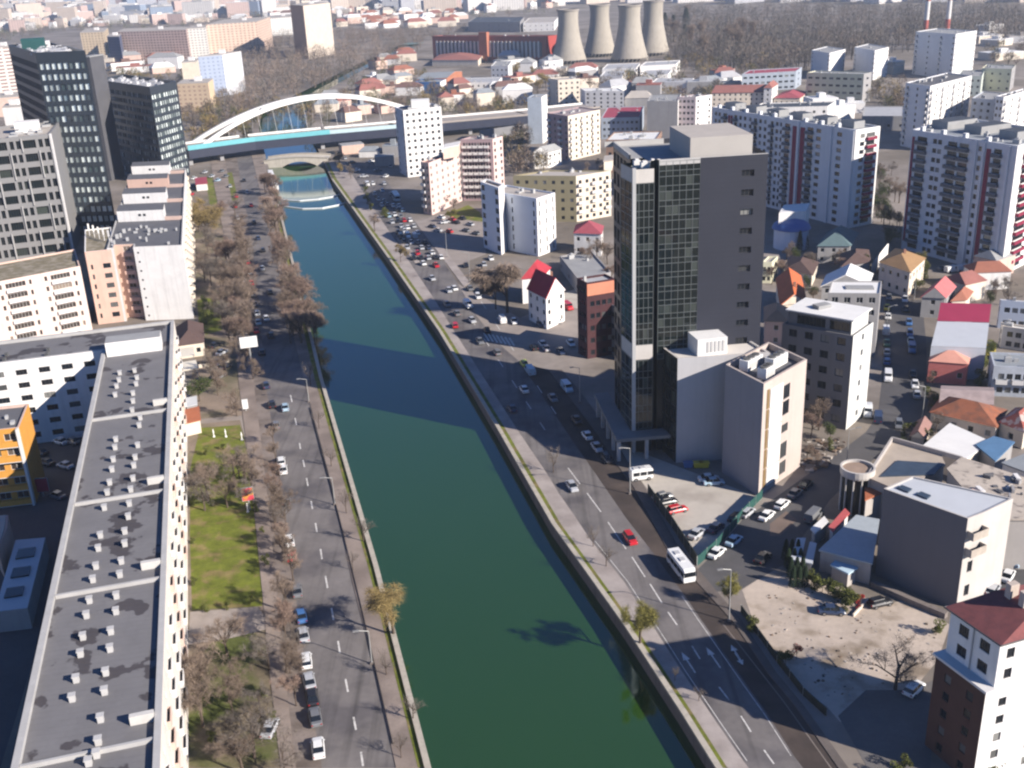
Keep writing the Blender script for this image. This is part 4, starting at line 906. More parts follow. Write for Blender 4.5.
roof = flatroof(B, [Vector((p.x, p.y, 0)) for p in poly], Z1, BIT, .8, .7, 2)
for k, s in enumerate(cuts[1:]):
    b = MB(); b.hexa([A(s + p, t, Z1 + h) for h in (-.7, -.12) for p, t in ((-.2, .85), (.2, .85), (.2, TL - .85), (-.2, TL - .85))]); b.build('parapet', PARA, B.root)
# cornice trim down the right side, stair head box, white penthouse, vents
for s in [c for c in cuts[1:]]:
    b = MB(); p = A(s + 4, 2.2, Z1 - .7); b.box(p, .7, 2.7, 1.2, math.atan2(ax.y, ax.x)); b.build('roof_hatch', pm('hatch_pale', (.55, .53, .5), .8), B.root)
p1 = A(S_N - .5, TL - 1.5, Z1 - .7); p2 = A(S_N + 3.4, TL - 1.5, 0); b = MB(); cwx = 12
b.prism([tuple(A(S_N - 3.5, TL - 1.2)[:2]), tuple(A(S_N - 3.5, TL - 1.2 - cwx)[:2]), tuple(A(S_N + 1.5, TL - 1.2 - cwx)[:2]), tuple(A(S_N + 1.5, TL - 1.2)[:2])], Z1 - .7, Z1 + 2.6, 0, 1); b.build('penthouse', [WWHITE, RGREY], B.root)
vm = pm('vent_pale', (.48, .47, .46), .7, .1, 1); rv = random.Random(3); ss = SE[1] - 2; k = 0
for vx, vy in ((115.6,438),(114.8,446),(113,458),(111.7,468),(109.4,481),(107,491),(104,506),(140,416.4),(139,424),(137.5,443.8),(135,456),(133.6,464),(132.8,477),(130.5,488),(129,502),(128,515),(100,533.6),(98,546.6),(95.6,564.4),(92.5,577.7),(89,598.4),(86,613.3),(124.5,529.7),(124.5,542),(121,559.4),(119.5,572.7),(116,593.8),(115.6,609.4),(82.5,634.7),(80,651.7),(75.6,677),(71.6,696),(100,716.4),(97.7,739),(110.4,629.3),(109.6,646.6),(105.3,670.2),(104,689.2),(136,382.7),(134.4,369.4),(136.7,376.4),(132.8,392),(132.8,399.8),(132,408.8),(119.5,371.7),(116.4,385),(115,393.6),(118.8,378.8),(88,760),(96,752)):
    p = W(vx, vy, Z1); p.z = Z1 - .7; b = MB(); b.box(p, .68, .68, .8, math.atan2(ax.y, ax.x)); b.box(p + Vector((0, 0, .84)), .86, .86, .12, math.atan2(ax.y, ax.x)); b.build('roof_vent', vm, B.root)
for t in range(28, 92, 9):
    for q in (3, 6.5):
        b = MB(); b.box(A(S_N + q, t, Z1 - .7), .7, .7, .8); b.build('roof_vent', pm('vent_dark', (.1, .1, .1), .8), B.root)
B.done([WWHITE, pm('wall_offwhite', (.68, .62, .56), .85, .1, .2, streak=.15), PARA])
# --- orange block
ZO = 17.0; q = quad((19, 427.5), (-40, 434), (28.5, 403.5), ZO)
B = Bld('apartment_block', 'orange block with white balcony grid at left picture edge', 'apartment block', q[0])
K, R, D, L = q; ln = (L - K).length
B.facade(K, R, 0, ZO, cols((R - K).length, 2, .5, 3), rows(5, 3.2, .6, .6), m=0)
B.facade(L, K, 0, ZO, cols(ln, int(ln / 3.6), 2.2, 1.0), rows(5, 3.2, 1.5, .7), m=0, style='warm')
for i in range(int(ln / 7)):
    for j in range(5): B.balcony(L, K, ln - 7 * i - 6.8, ln - 7 * i - .6, .5 + j * 3.2, 1.0, 1.15, WOCH, WBAL)
for i in range(int(ln / 7) + 1):
    b = MB(); p = K + (L - K).normalized() * (i * 7 + .3); o_ = Vector(((K - L).y, -(K - L).x, 0)).normalized(); p = p + o_ * .55; b.box((p.x, p.y, 0), .45, 1.1, ZO, math.atan2((K - L).y, (K - L).x)); b.build('balcony_fin', WBAL, B.root)
B.facade(R, D, 0, ZO); B.facade(D, L, 0, ZO); r = flatroof(B, q, ZO, BIT2, .4, .5, 1); clutter(B, q, ZO - .5, 5, 4); B.done([WOCH, WPINK])
# low white pavilion with roof lights in the courtyard
z = 4.0; P4 = [W(x, y, z) for x, y in ((27.3, 608), (45.3, 537.5), (15.6, 540), (-6, 612))]; o = thing('pavilion', (P4[0].x, P4[0].y, 0), 'low white flat pavilion with three dark rooflights in the courtyard', 'pavilion')
b = MB(); b.prism([(p.x, p.y) for p in P4], 0, z, 0, 1); b.build('wall', [WGREY, pm('roof_bluewhite', (.5, .52, .55), .7, .06)], o)
for cx, cy in ((26.5, 553.5), (21.5, 572.5), (15, 592.5)):
    b = MB(); P = [W(cx + dx, cy + dy, z + .1) for dx, dy in ((-11, 6), (7.5, 3), (9.5, -6), (-8, -3.5))]; b.prism([(p.x, p.y) for p in P], z + .005, z + .3); b.build('rooflight', CGL, o)
z = 6.0; P4 = [W(x, y, z) for x, y in ((-2, 550), (7, 528), (8, 515), (-20, 518))]; o = thing('shed', (P4[0].x, P4[0].y, 0), 'small salmon walled shed roof at the left edge of courtyard', 'shed'); b = MB(); b.prism([(p.x, p.y) for p in P4], 0, z, 0); b.build('wall', WSAL, o); b = MB(); P5 = inset([Vector((p.x, p.y, 0)) for p in P4], .35); b.prism([(p.x, p.y) for p in P5], z + .005, z + .25); b.build('roof', RTAN, o)
# --- white slab block receding along the park
ZW = 23.4; q = quad((182, 245), (133, 247), (185.5, 168), ZW); K, R, D, L = q
B = Bld('apartment_block', 'white stepped roof slab block with bright blank front gable by park', 'apartment block', K)
ln = (R - K).length; fr = (K - L).length
B.facade(L, K, 0, ZW, [(.9, 1.5)], rows(8, 2.85, .6, .4), m=0, style='dark')
B.facade(K, R, 0, ZW, cols(ln, int(ln / 5), 1.5, 2), rows(8, 2.85, 1.4, .3), m=0)
cb = cols(ln, int(ln / 10), 3, 4)
for u in cb:
    for j in range(1, 8): B.balcony(K, R, u[0] + .2, u[1] - .2, .3 + j * 2.85 - .6, .9, 1.0, WCREAM)
rec = 4.0; e = (L - K).normalized(); n_ = (R - K).normalized(); G = L + n_ * rec; Hh = G + e * 6.0; I = Hh - n_ * rec; J = I + e * 2.0
B.facade(G, L, 0, ZW, m=2)
B.facade(Hh, G, 0, ZW, [(2.5, 4.6)], rows(8, 2.85, 1.6, .3), m=2, style='warm')
for j in range(1, 8): B.balcony(Hh, G, 2.2, 5.9, .1 + j * 2.85, 1.3, 1.0, WSAL)
B.facade(I, Hh, 0, ZW, m=2); B.facade(J, I, 0, ZW, m=0)
Jb = J + n_ * ln; B.facade(Jb, J, 0, ZW, m=0); B.facade(R, Jb, 0, ZW, m=0)
poly = [K, R, Jb, J, I, Hh, G, L]; flatroof(B, poly, ZW, BIT2, .35, .5, 1)
wid = (J - K).length; hh = [(.28, .335), (.5, .56), (.71, .77), (.93, .99)]
for k_, (a_, b_) in enumerate(hh):
    p = [K + n_ * (ln * a_) + e * (wid * .27), K + n_ * (ln * b_ + 3) + e * (wid * .27), K + n_ * (ln * b_ + 3) + e * (wid * .96), K + n_ * (ln * a_) + e * (wid * .96)]
    bb = MB(); bb.prism([(v.x, v.y) for v in p], ZW - .5, ZW + 3.1, 0, 1); ph = bb.build('penthouse', [WWHITE if k_ != 2 else WSAL, BIT2], B.root)
    for dx in (.42, .52): bw = MB(); c = lerp(p[0], p[3], dx); bw.box((c.x, c.y, ZW + 1.2), .9, .12, .8, math.atan2((p[3] - p[0]).y, (p[3] - p[0]).x)); bw.build('window', G_DEF, ph)
    b3 = MB(); c0 = K + n_ * (ln * a_); c1 = c0 + n_ * .5
    pp = [c0 + e * .4, c1 + e * .4, c1 + e * (wid * .27), c0 + e * (wid * .27)]; b3.prism([(v.x, v.y) for v in pp], ZW - .5, ZW + .7); b3.build('parapet', WPINK, B.root)
clutter(B, [K, K + n_ * ln * .25, K + n_ * ln * .25 + e * wid, J], ZW - .5, 22, 6, smax=1.1)
B.done([WWHITE, PARA, pm('wall_peach', (.64, .46, .37), .85, .1, .3)])
# --- salmon piece and pale block with loggias
ZS = 23.0; q = quad((113, 249), (84.5, 252), (111, 227), ZS); K, R, D, L = q; B = Bld('apartment_block', 'salmon end block with paired windows beside the white gable', 'apartment block', K); w_ = (K - L).length
B.facade(L, K, 0, ZS, [(1.0, 1.6), (w_ * .55, w_ * .55 + 2.2)], rows(7, 3.1, 1.5, 1.0), lambda i, j: ('dark' if j < 6 else None), m=0)
B.facade(K, R, 0, ZS, m=1); B.facade(R, D, 0, ZS, m=1); B.facade(D, L, 0, ZS, m=0); flatroof(B, q, ZS, pm('roof_moss', (.2, .17, .11), .9, .2, .3, col2=(.3, .26, .2), sc2=.4), .3, .4, 1)
for k_ in range(5):
    b = MB(); p = uv(q, .35 + .1 * k_, .1 + .18 * k_); b.tube((p.x, p.y, ZS - .4), (p.x, p.y, ZS + 3.5), .12, .1, 6); b.box((p.x, p.y, ZS + 1.5), .5, .3, 2, .2 * k_); b.build('antenna', WBAL, B.root)
B.done([WSAL, WWHITE])
ZS = 20.0; q = quad((80, 266), (-60, 293), (75, 249), ZS); K, R, D, L = q; B = Bld('apartment_block', 'pale pink block with recessed loggia rows left of the salmon block', 'apartment block', K); w_ = (K - L).length
cl_ = []; u = w_ - 1.6
while u > 14: cl_ += [(u - .7, u), (u - 7.2, u - 1.7), (u - 9.0, u - 8.2)]; u -= 12.6
cl_.sort()
B.facade(L, K, 0, ZS, cl_, rows(6, 3.1, 1.5, 1.0), m=0, style='warm', recess=.3)
for c in cl_:
    if c[1] - c[0] > 3:
        for j in range(6): B.balcony(L, K, c[0], c[1], 1.0 + j * 3.1 - .1, .7, .75, WBAL)
B.facade(K, R, 0, ZS, m=0); B.facade(R, D, 0, ZS); B.facade(D, L, 0, ZS); flatroof(B, q, ZS, pm('roof_moss', (.2, .17, .11)), .4, .5, 1); B.done([pm('wall_pink_white', (.7, .56, .5), .85, .1, .3, streak=.1), WPINK])
# --- office towers
Z5 = 46.0; q = quad((50, 134), (-70, 145), (60, 121), Z5); K, R, D, L = q; B = Bld('office_tower', 'pale grey office with staggered deep grid windows at left edge', 'office tower', K); w_ = (K - L).length
cc = []; u = w_ - .9
while u > 6: cc += [(u - 1.4, u), (u - 3.6, u - 2.2), (u - 9.0, u - 4.6)]; u -= 9.9
cc.sort()
B.facade(L, K, 0, Z5, cc, rows(9, 4.95, 3.0, 1.0), m=0, style='black', recess=.8)
B.facade(K, R, 0, Z5, cols((R - K).length, 2, 1.6, 1.2), rows(9, 4.95, 3.0, 1.0), m=0, style='black', recess=.5); B.facade(R, D, 0, Z5); B.facade(D, L, 0, Z5)
e = (K - L).normalized(); o_ = Vector((e.y, -e.x, 0)); fr_ = random.Random(2)
for j in range(9):
    u = w_ - .35 - (j // 2 % 2) * 4.3
    while u > 3:
        b = MB(); p = L + e * u + o_ * .3; b.box((p.x, p.y, 1 + j * 4.95 - .2), .35, .56, 5.0, math.atan2(e.y, e.x)); b.build('facade_fin', PARA, B.root); u -= 9.9
b = MB(); p = K + o_ * .2; b.box((p.x, p.y, 0), .7, .7, Z5 + .2); b.build('corner_fin', WBAL, B.root)
flatroof(B, q, Z5, RTAN, .8, 1.0, 0); clutter(B, q, Z5 - 1, 9, 7, smax=5); b = MB(); pp = uv(q, .55, .25); b.box((pp.x, pp.y, Z5 - 1), 9, 7, 4, math.atan2(e.y, e.x)); b.build('penthouse', WWHITE, B.root)
B.done([pm('facade_grey', (.22, .215, .215), .7, .08, .2), PARA])
def glassoffice(label, K_, L_, R_, Z, nf, pat, seed, top):
    q = quad(K_, L_, R_, Z); K, R, D, L = q; B = Bld('office_tower', label, 'office tower', K); rr = random.Random(seed); fh = (Z - 4) / nf
    for a, b_, sd in ((L, K, 0), (K, R, 1)):
        ln = (b_ - a).length; nc = max(3, int(ln / 2.3))
        def mk(i, j, sd=sd):
            x = rr.random()
            if pat[sd] > 0 and x < pat[sd]: return 'curtain'
            return 'office'
        B.facade(a, b_, 0, Z - 3.2, cols(ln, nc, 1.75, .8), rows(nf, fh, fh * .6, 1.0, .4), mk, m=0, recess=.35)
        B.facade(a, b_, Z - 3.2, Z, m=0)
    B.facade(R, D, 0, Z); B.facade(D, L, 0, Z); flatroof(B, q, Z, RGREY, .4, 1.5, 0); clutter(B, q, Z - 1.5, 22, seed, smax=4.5, kinds=('roof_unit',), mats=pm('unit_pale', (.5, .5, .52), .6)); top(B, q)
    return B.done([pm('facade_charcoal', (.03, .038, .05), .35, .1, .2, spec=.5), PARA])
def tp(B, q):
    b = MB(); c = uv(q, .35, .6); b.box((c.x, c.y, 71.5), 9, 6, 5, .3); b.build('penthouse', pm('plant_teal', (.02, .08, .08), .6), B.root)
    b = MB(); c = uv(q, .6, .8); b.box((c.x, c.y, 71.5), 8, 7, 3, .3); b.build('penthouse', WWHITE, B.root)
glassoffice('tallest dark glass office tower with white lit window rows', (35, 52.5), (8, 44.5), (85, 50.5), 73.0, 17, (.45, .92), 21, tp)
glassoffice('lower dark glass office tower with bright right hand face', (149.5, 87), (97, 79.5), (176, 81), 48.0, 12, (.6, .97), 22, lambda B, q: None)
q = quad((95, 78), (84, 51), (97, 77), 60); o = thing('stair_tower', (q[0].x, q[0].y, 0), 'narrow grey concrete shaft between the two dark glass offices', 'tower'); b = MB(); p0 = W(88, 66, 58)
b.box((p0.x, p0.y + 8, 0), 5, 12, 62, -.25); b.build('wall', pm('shaft_grey', (.09, .09, .1), .8), o); b = MB(); b.box((p0.x, p0.y + 8, 62), 5.4, 12.4, .5, -.25); b.build('roof', RGREY, o)
b = MB(); a_, c_ = W(94, 84, 44), W(104, 82, 44); b.hexa([a_ - Vector((0, 3, 3)), c_ - Vector((0, 3, 3)), c_ + Vector((0, 3, -3)), a_ + Vector((0, 3, -3)), a_ - Vector((0, 3, 0)), c_ - Vector((0, 3, 0)), c_ + Vector((0, 3, 0)), a_ + Vector((0, 3, 0))]); o = b.build('skybridge', pm('facade_charcoal', (.03, .038, .05)), off=a_); tag(o, 'dark bridge linking the two dark glass office towers', 'bridge')
# park buildings
def hip(name, label, cat, K_, L_, R_, z, rh, wm, rm, gable=False, along=None, over=.4, group=None, win=True, chimney=False):
    """house with a pitched roof; along 'L' puts the ridge along K-L, 'R' along K-R"""
    q = quad(K_, L_, R_, z); K, R, D, L = q; B = Bld(name, label, cat, K, group); lk, rk = (L - K).length, (R - K).length
    if along is None: along = 'L' if lk >= rk else 'R'
    nf = max(1, int(z / 2.9))
    for a, c in ((L, K), (K, R)):
        ln = (c - a).length
        B.facade(a, c, 0, z, cols(ln, max(1, int(ln / 3.2)), 1.2, .9) if ln > 3.2 else (), rows(nf, z / nf, min(1.4, z / nf * .45), 0, z / nf * .3) if win else ())
    B.facade(R, D, 0, z); B.facade(D, L, 0, z); Q = inset(q, -over); K, R, D, L = Q
    if along == 'R': e0, e1, f0, f1 = (K + L) / 2, (R + D) / 2, K, R
    else: e0, e1 = (K + R) / 2, (L + D) / 2
    d = (e1 - e0).normalized(); half = ((L - K) if along == 'R' else (R - K)).length / 2
    if not gable: s_ = min(half, (e1 - e0).length / 2 - .05); e0, e1 = e0 + d * s_, e1 - d * s_
    up = Vector((0, 0, z + rh)); e0, e1 = e0 + up, e1 + up; T = lambda p: Vector((p.x, p.y, z + .005)); r = MB(); th = Vector((0, 0, .22))
    faces = ([(K, R, e1, e0), (D, L, e0, e1)], [(R, D, e1), (L, K, e0)]) if along == 'R' else ([(R, D, e1, e0), (L, K, e0, e1)], [(K, R, e0), (D, L, e1)])
    for f in faces[0]: r.face([T(f[0]), T(f[1]), f[2], f[3]])
    if gable:
        for f in faces[1]: B.wall.face([Vector((f[0].x, f[0].y, z)), Vector((f[1].x, f[1].y, z)), f[2] - th])
    else:
        for f in faces[1]: r.face([T(f[0]), T(f[1]), f[2]])
    r.face([T(L), T(D), T(R), T(K)]) if not gable else None
    ro = r.build('roof', rm, B.root)
    if gable:
        sm = ro.modifiers.new('thick', 'SOLIDIFY'); sm.thickness = .25; sm.offset = -1
    if chimney: b = MB(); c = lerp(e0, e1, .3); b.box((c.x + .6, c.y, z + rh * .6), .7, .7, rh * .4 + 1); b.build('chimney', pm('chimney_brick', (.3, .16, .11), .9), ro)
    B.done([wm, wm]); return B.root
hip('house', 'brown hipped roof house beside the white gable in left park', 'house', (203, 342), (176, 346), (202, 324), 4, 3, WCREAM, pm('roof_brown_tile', (.1, .065, .058), .85, .15, .5))
for lab, K_, L_, R_ in (('upper cream flat awning beside the long grey roofed block', (194.5, 355.5), (180, 357.5), (193.5, 345)), ('lower cream flat awning beside the long grey roofed block', (198, 368), (183, 370.5), (196, 360))):
    q = quad(K_, L_, R_, 3.2); o = thing('awning', (q[0].x, q[0].y, 0), lab, 'awning'); b = MB(); b.prism([(p.x, p.y) for p in q], 3.0, 3.25); b.build('canopy', pm('awning_cream', (.72, .66, .55), .7, .06), o)
    for p in inset(q, .3): b = MB(); b.tube((p.x, p.y, 0), (p.x, p.y, 3.0), .07, .07, 6); b.build('post', POLE, o)
q = quad((199.5, 419.5), (184.5, 423), (198, 407), 3.4); o = thing('kiosk', (q[0].x, q[0].y, 0), 'small terracotta roofed kiosk against the long block in park', 'kiosk'); b = MB(); b.prism([(p.x, p.y) for p in q], 0, 3.2); b.build('wall', WCREAM, o); b = MB(); b.prism([(p.x, p.y) for p in inset(q, -.3)], 3.2, 3.45); b.build('roof', pm('roof_terracotta', (.36, .12, .06), .85, .12), o)
q = quad((196.5, 404), (186.5, 406), (196, 396), 3.0); o = thing('shed', (q[0].x, q[0].y, 0), 'pale blue grey shed next to the terracotta kiosk in park', 'shed'); b = MB(); b.prism([(p.x, p.y) for p in q], 0, 2.8); b.build('wall', WGREY, o); b = MB(); b.prism([(p.x, p.y) for p in inset(q, -.2)], 2.8, 3.0); b.build('roof', pm('roof_bluewhite', (.5, .52, .55)), o)
fence('wall', 'pale low wall leading from awnings toward the left road', [(199, 368), (215, 366), (229, 362)], 1.0, WCREAM, None, cat='wall', thick=.2)
q = quad((207, 183), (196, 184), (206, 177), 3.5); o = thing('shed', (q[0].x, q[0].y, 0), 'long shed with crimson roof in the far left car park', 'shed'); b = MB(); b.prism([(p.x, p.y) for p in q], 0, 3.2); b.build('wall', WWHITE, o); b = MB(); b.prism([(p.x, p.y) for p in inset(q, -.3)], 3.2, 3.5); b.build('roof', pm('roof_crimson', (.34, .06, .09), .8, .12), o)
# ================================================================ BUILDINGS, CENTRE AND RIGHT
# --- the dark tower
ZT = 62.2; WCH = pm('cladding_charcoal', (.03, .032, .045), .6, .08, .2, spec=.25, seam=(0, 0, 1, 1.0, .06, .8)); WTAN = pm('wall_tan', (.5, .47, .44), .85, .08, .3, streak=.08); WBEI = pm('wall_beige_grey', (.4, .37, .35), .85, .08, .3, streak=.1)
MULL = paint('mullion_grey', (.15, .165, .165), .4, .4)
def V2(x, y): return Vector((x, y, 0))
b0 = W(634, 162, ZT); b1 = W(768.5, 153.6, ZT); fx = V2(b1.x - b0.x, b1.y - b0.y).normalized(); fy = Vector((-fx.y, fx.x, 0)); O = V2(b0.x, b0.y); FWd = (b1 - b0).length
def T_(u, v, z=0): p = O + fx * u + fy * v; return Vector((p.x, p.y, z))
B = Bld('office_tower', 'tallest charcoal tower with glazed bays and blank grey front beside canal', 'office tower', T_(0, 0))
def proj_u(x, y, z): p = W(x, y, z) - O; return p.x * fx.x + p.y * fx.y, p.x * fy.x + p.y * fy.y
uA = proj_u(656, 162, ZT)[0]; uB = proj_u(663, 163, ZT)[0]; uC = proj_u(703.5, 159.5, ZT)[0]
ZB = ZT - 1.5; NF = 14; FH = (ZT - 5) / NF
def curtain(a, c, z0, z1, nx, nz, nm='glass'):
    d = (c - a); ln = d.length; d.normalize(); o = Vector((d.y, -d.x, 0)); cs = cols(ln, nx, ln / nx - .1, .05); fh = (z1 - z0) / nz
    rws = []
    for i in range(nz): rws += [(z0 + i * fh + .05, z0 + i * fh + fh * .36), (z0 + i * fh + fh * .36 + .1, z0 + (i + 1) * fh - .05)]
    g = MB(); P = lambda u, z, q: tuple(a + d * u + o * q + Vector((0, 0, z)))
    for c0, c1 in cs:
        for r0, r1 in rws: g.face([P(c0, r0, .0), P(c1, r0, .0), P(c1, r1, 0), P(c0, r1, 0)])
    gp = g.build('glass_panel', glass('tower_glass', (.006, .010, .010), (.05, .06, .055), .3, .05, .5), B.root)
    m_ = MB()
    for i in range(nx + 1): u = ln * i / nx; m_.hexa([P(u - .05, z0, .09), P(u + .05, z0, .09), P(u + .05, z0, -.02), P(u - .05, z0, -.02), P(u - .05, z1, .09), P(u + .05, z1, .09), P(u + .06, z1, -.02), P(u - .06, z1, -.02)])
    zs = [z0 + i * fh for i in range(nz + 1)] + [z0 + i * fh + fh * .36 + .05 for i in range(nz)]
    for z in zs: m_.hexa([P(.07, z - .06, .075), P(ln - .07, z - .06, .075), P(ln - .07, z - .06, -.015), P(.07, z - .06, -.015), P(.07, z + .06, .075), P(ln - .07, z + .06, .075), P(ln - .07, z + .06, -.015), P(.07, z + .06, -.015)])
    m_.build('mullion_grid', MULL, gp)
BAYD = 7.5
# front grey wall with its single column of windows
wc = proj_u(738, 172, ZT - 4.5)[0]
B.facade(T_(uC, 0), T_(FWd, 0), 0, ZT, [(wc - 1.5, wc + 1.0)] if False else [(wc - uC - 1.25, wc - uC + 1.25)], [(ZT - 4.2 - i * 3.88, ZT - 2.9 - i * 3.88) for i in range(10)][::-1], None, m=0, style='dark', recess=.5)
B.facade(T_(FWd, 0), T_(FWd, 25), 0, ZT, m=0); B.facade(T_(FWd, 25), T_(1, 25), 0, ZT, m=0)
curtain(T_(uB, .1), T_(uC, .1), 21.0, ZT - .3, 6, NF)
B.facade(T_(uB, .35), T_(uC, .35), 0, ZT - .3, m=3)
B.facade(T_(uA, 3.0), T_(uB, 3.0), 0, ZT - .5, m=3); B.facade(T_(uB, 3.0), T_(uB, .1), 0, ZT, m=3)
B.facade(T_(uC, .35), T_(uC, 0), 0, ZT, m=0)
# glazed bay on the left corner
curtain(T_(0, .05), T_(uA, .05), 24.5, ZB - 2.8, 4, 10); curtain(T_(0, .05), T_(uA, .05), 5.5, 21, 4, 4)
B.facade(T_(0, .3), T_(uA, .3), 0, ZB, m=3); B.facade(T_(0, .04), T_(uA, .04), ZB - 2.7, ZB, m=1); B.facade(T_(0, .04), T_(uA, .04), 21.2, 24.4, m=1)
B.facade(T_(uA, .04), T_(uA, 3), 0, ZB, m=3)
curtain(T_(-1.0, BAYD), T_(0, .1), 5.5, 21, 3, 4); curtain(T_(-1.0, BAYD), T_(0, .1), 24.5, ZB - 2.8, 3, 10)
B.facade(T_(-.75, BAYD), T_(.25, .05), 0, ZB, m=3); B.facade(T_(-1.02, BAYD), T_(-.02, .04), ZB - 2.7, ZB, m=1); B.facade(T_(-1.02, BAYD), T_(-.02, .04), 21.2, 24.4, m=1)
b = MB(); c = T_(0, 0); b.box((c.x, c.y, 0), .7, .7, ZB + .3, math.atan2(fx.y, fx.x)); b.build('corner_fin', pm('fin_pale', (.4, .4, .4), .6, .06), B.root)
B.facade(T_(1, 25), T_(1, BAYD), 0, ZT, cols(25 - BAYD, 5, 2.6, .5), rows(15, 4.0, 2.9, 1, .3), None, m=3, style='black'); B.facade(T_(1, BAYD), T_(-1, BAYD), 0, ZB, m=3)
r = MB(); r.sheet([tuple(p[:2]) for p in (T_(0, .05), T_(uA, .05), T_(uA, 9), T_(0, 9))], ZB - .9); r.build('terrace_roof', pm('roof_teal', (.12, .26, .23), .8, .2, .4, col2=(.4, .42, .4), sc2=.3), B.root)
r = MB(); r.sheet([tuple(p[:2]) for p in (T_(1, 9), T_(uA, 9), T_(uA, 3), T_(uB, 3), T_(uB, .1), T_(uC, .1), T_(FWd, .0), T_(FWd, 25), T_(1, 25))], ZT - 1.0); r.build('roof', RGREY, B.root)
for (a, c) in ((T_(1, 25, 0), T_(1, 8.5, 0)), (T_(-1, 24.7, 0), T_(12, 24.7, 0)), (T_(uB, .2, 0), T_(FWd, .2, 0))):
    b = MB(); d = (c - a); mid = (a + c) / 2; b.box((mid.x, mid.y, ZT - 1.0), d.length, .35, 1.1, math.atan2(d.y, d.x)); b.build('parapet', BROWN if a == T_(-1, 25, 0) else PARA, B.root)
pu0 = proj_u(698.4, 144, ZT + 3.5)[0]; pu1 = proj_u(760, 139, ZT + 3.5)[0]; b = MB(); b.prism([tuple(T_(u, v)[:2]) for u, v in ((pu0, .9), (pu1, .9), (pu1, 9), (pu0 - 2, 22), (pu0, 22))][:3] + [tuple(T_(pu1, 17)[:2]), tuple(T_(pu0, 17)[:2])], ZT - 1.0, ZT + 3.8, 0, 1); b.build('penthouse', [pm('penthouse_tan', (.4, .375, .35), .85, .06, .2), RTAN], B.root)
for u, v, s in ((3, 4, 1.6), (5, 5.5, 1.2), (2, 6.5, 1.4), (uB + 1, 5, 1.4)):
    b = MB(); p = T_(u, v); b.box((p.x, p.y, ZB - .9), s, s, 1.5, .1); b.box((p.x, p.y, ZB + .62), s * .5, s * .5, .3, .1); b.build('roof_unit', WBAL, B.root)
# canopy on columns at the tower's foot
b = MB(); b.prism([tuple(T_(u, v)[:2]) for u, v in ((-4.5, 22), (-4.5, -4), (10, -4), (10, -.2), (-.6, -.2), (-1.2, 22))], 4.6, 5.3); b.build('canopy', pm('canopy_grey', (.2, .2, .2), .7), B.root)
for u, v in ((-4, 20), (-4, 14), (-4, 8), (-4, 2), (-4, -3.5), (2, -3.5), (9.4, -3.5)): b = MB(); p = T_(u, v); b.box((p.x, p.y, 0), .7, .7, 4.595, math.atan2(fx.y, fx.x)); b.build('column', PARA, B.root)
B.done([WCH, WTAN, RTAN, pm('facade_black', (.012, .015, .015), .3, .1, .2, spec=.5)])
# --- annex in front of the tower
ZA = 23.4; q = quad((677.7, 358.5), (658.7, 344.6), (770, 352.5), ZA); K, R, D, L = q; B = Bld('hotel_annex', 'pale plastered annex with white roof box in front of charcoal tower', 'annex', K); ln = (K - L).length
B.facade(L, K, 0, ZA, cols(ln, 3, (ln - 1.6) / 3 - .2, .5), rows(6, 3.6, 3.0, 1.5, .2), None, m=1, style='black'); B.facade(K, R, 0, ZA, m=0); B.facade(R, D, 0, ZA); B.facade(D, L, 0, ZA); flatroof(B, q, ZA, pm('roof_cream', (.62, .58, .53), .85, .08, .3), .5, .4, 2)
c = [W(x, y, ZA) for x, y in ((697.5, 355), (727, 351.5))]; d = V2(c[1].x - c[0].x, c[1].y - c[0].y); nrm = Vector((-d.y, d.x, 0)).normalized() * 5.5; P4 = [c[0], c[1], c[1] + nrm, c[0] + nrm]
b = MB(); b.prism([tuple(p[:2]) for p in P4], ZA - .4, ZA + 3.2); pb = b.build('penthouse', RWHITE, B.root)
for i in range(5): b = MB(); p = lerp(c[0], c[1], .35 + .13 * i) - nrm.normalized() * .05; b.box((p.x, p.y, ZA + .3), .5, .12, 2.3, math.atan2(d.y, d.x)); b.build('louvre', pm('louvre_grey', (.45, .44, .43), .6), pb)
B.done([pm('wall_bluegrey_plaster', (.43, .425, .44), .85, .07, .2, streak=.08), pm('facade_black', (.012, .015, .015)), WTAN])
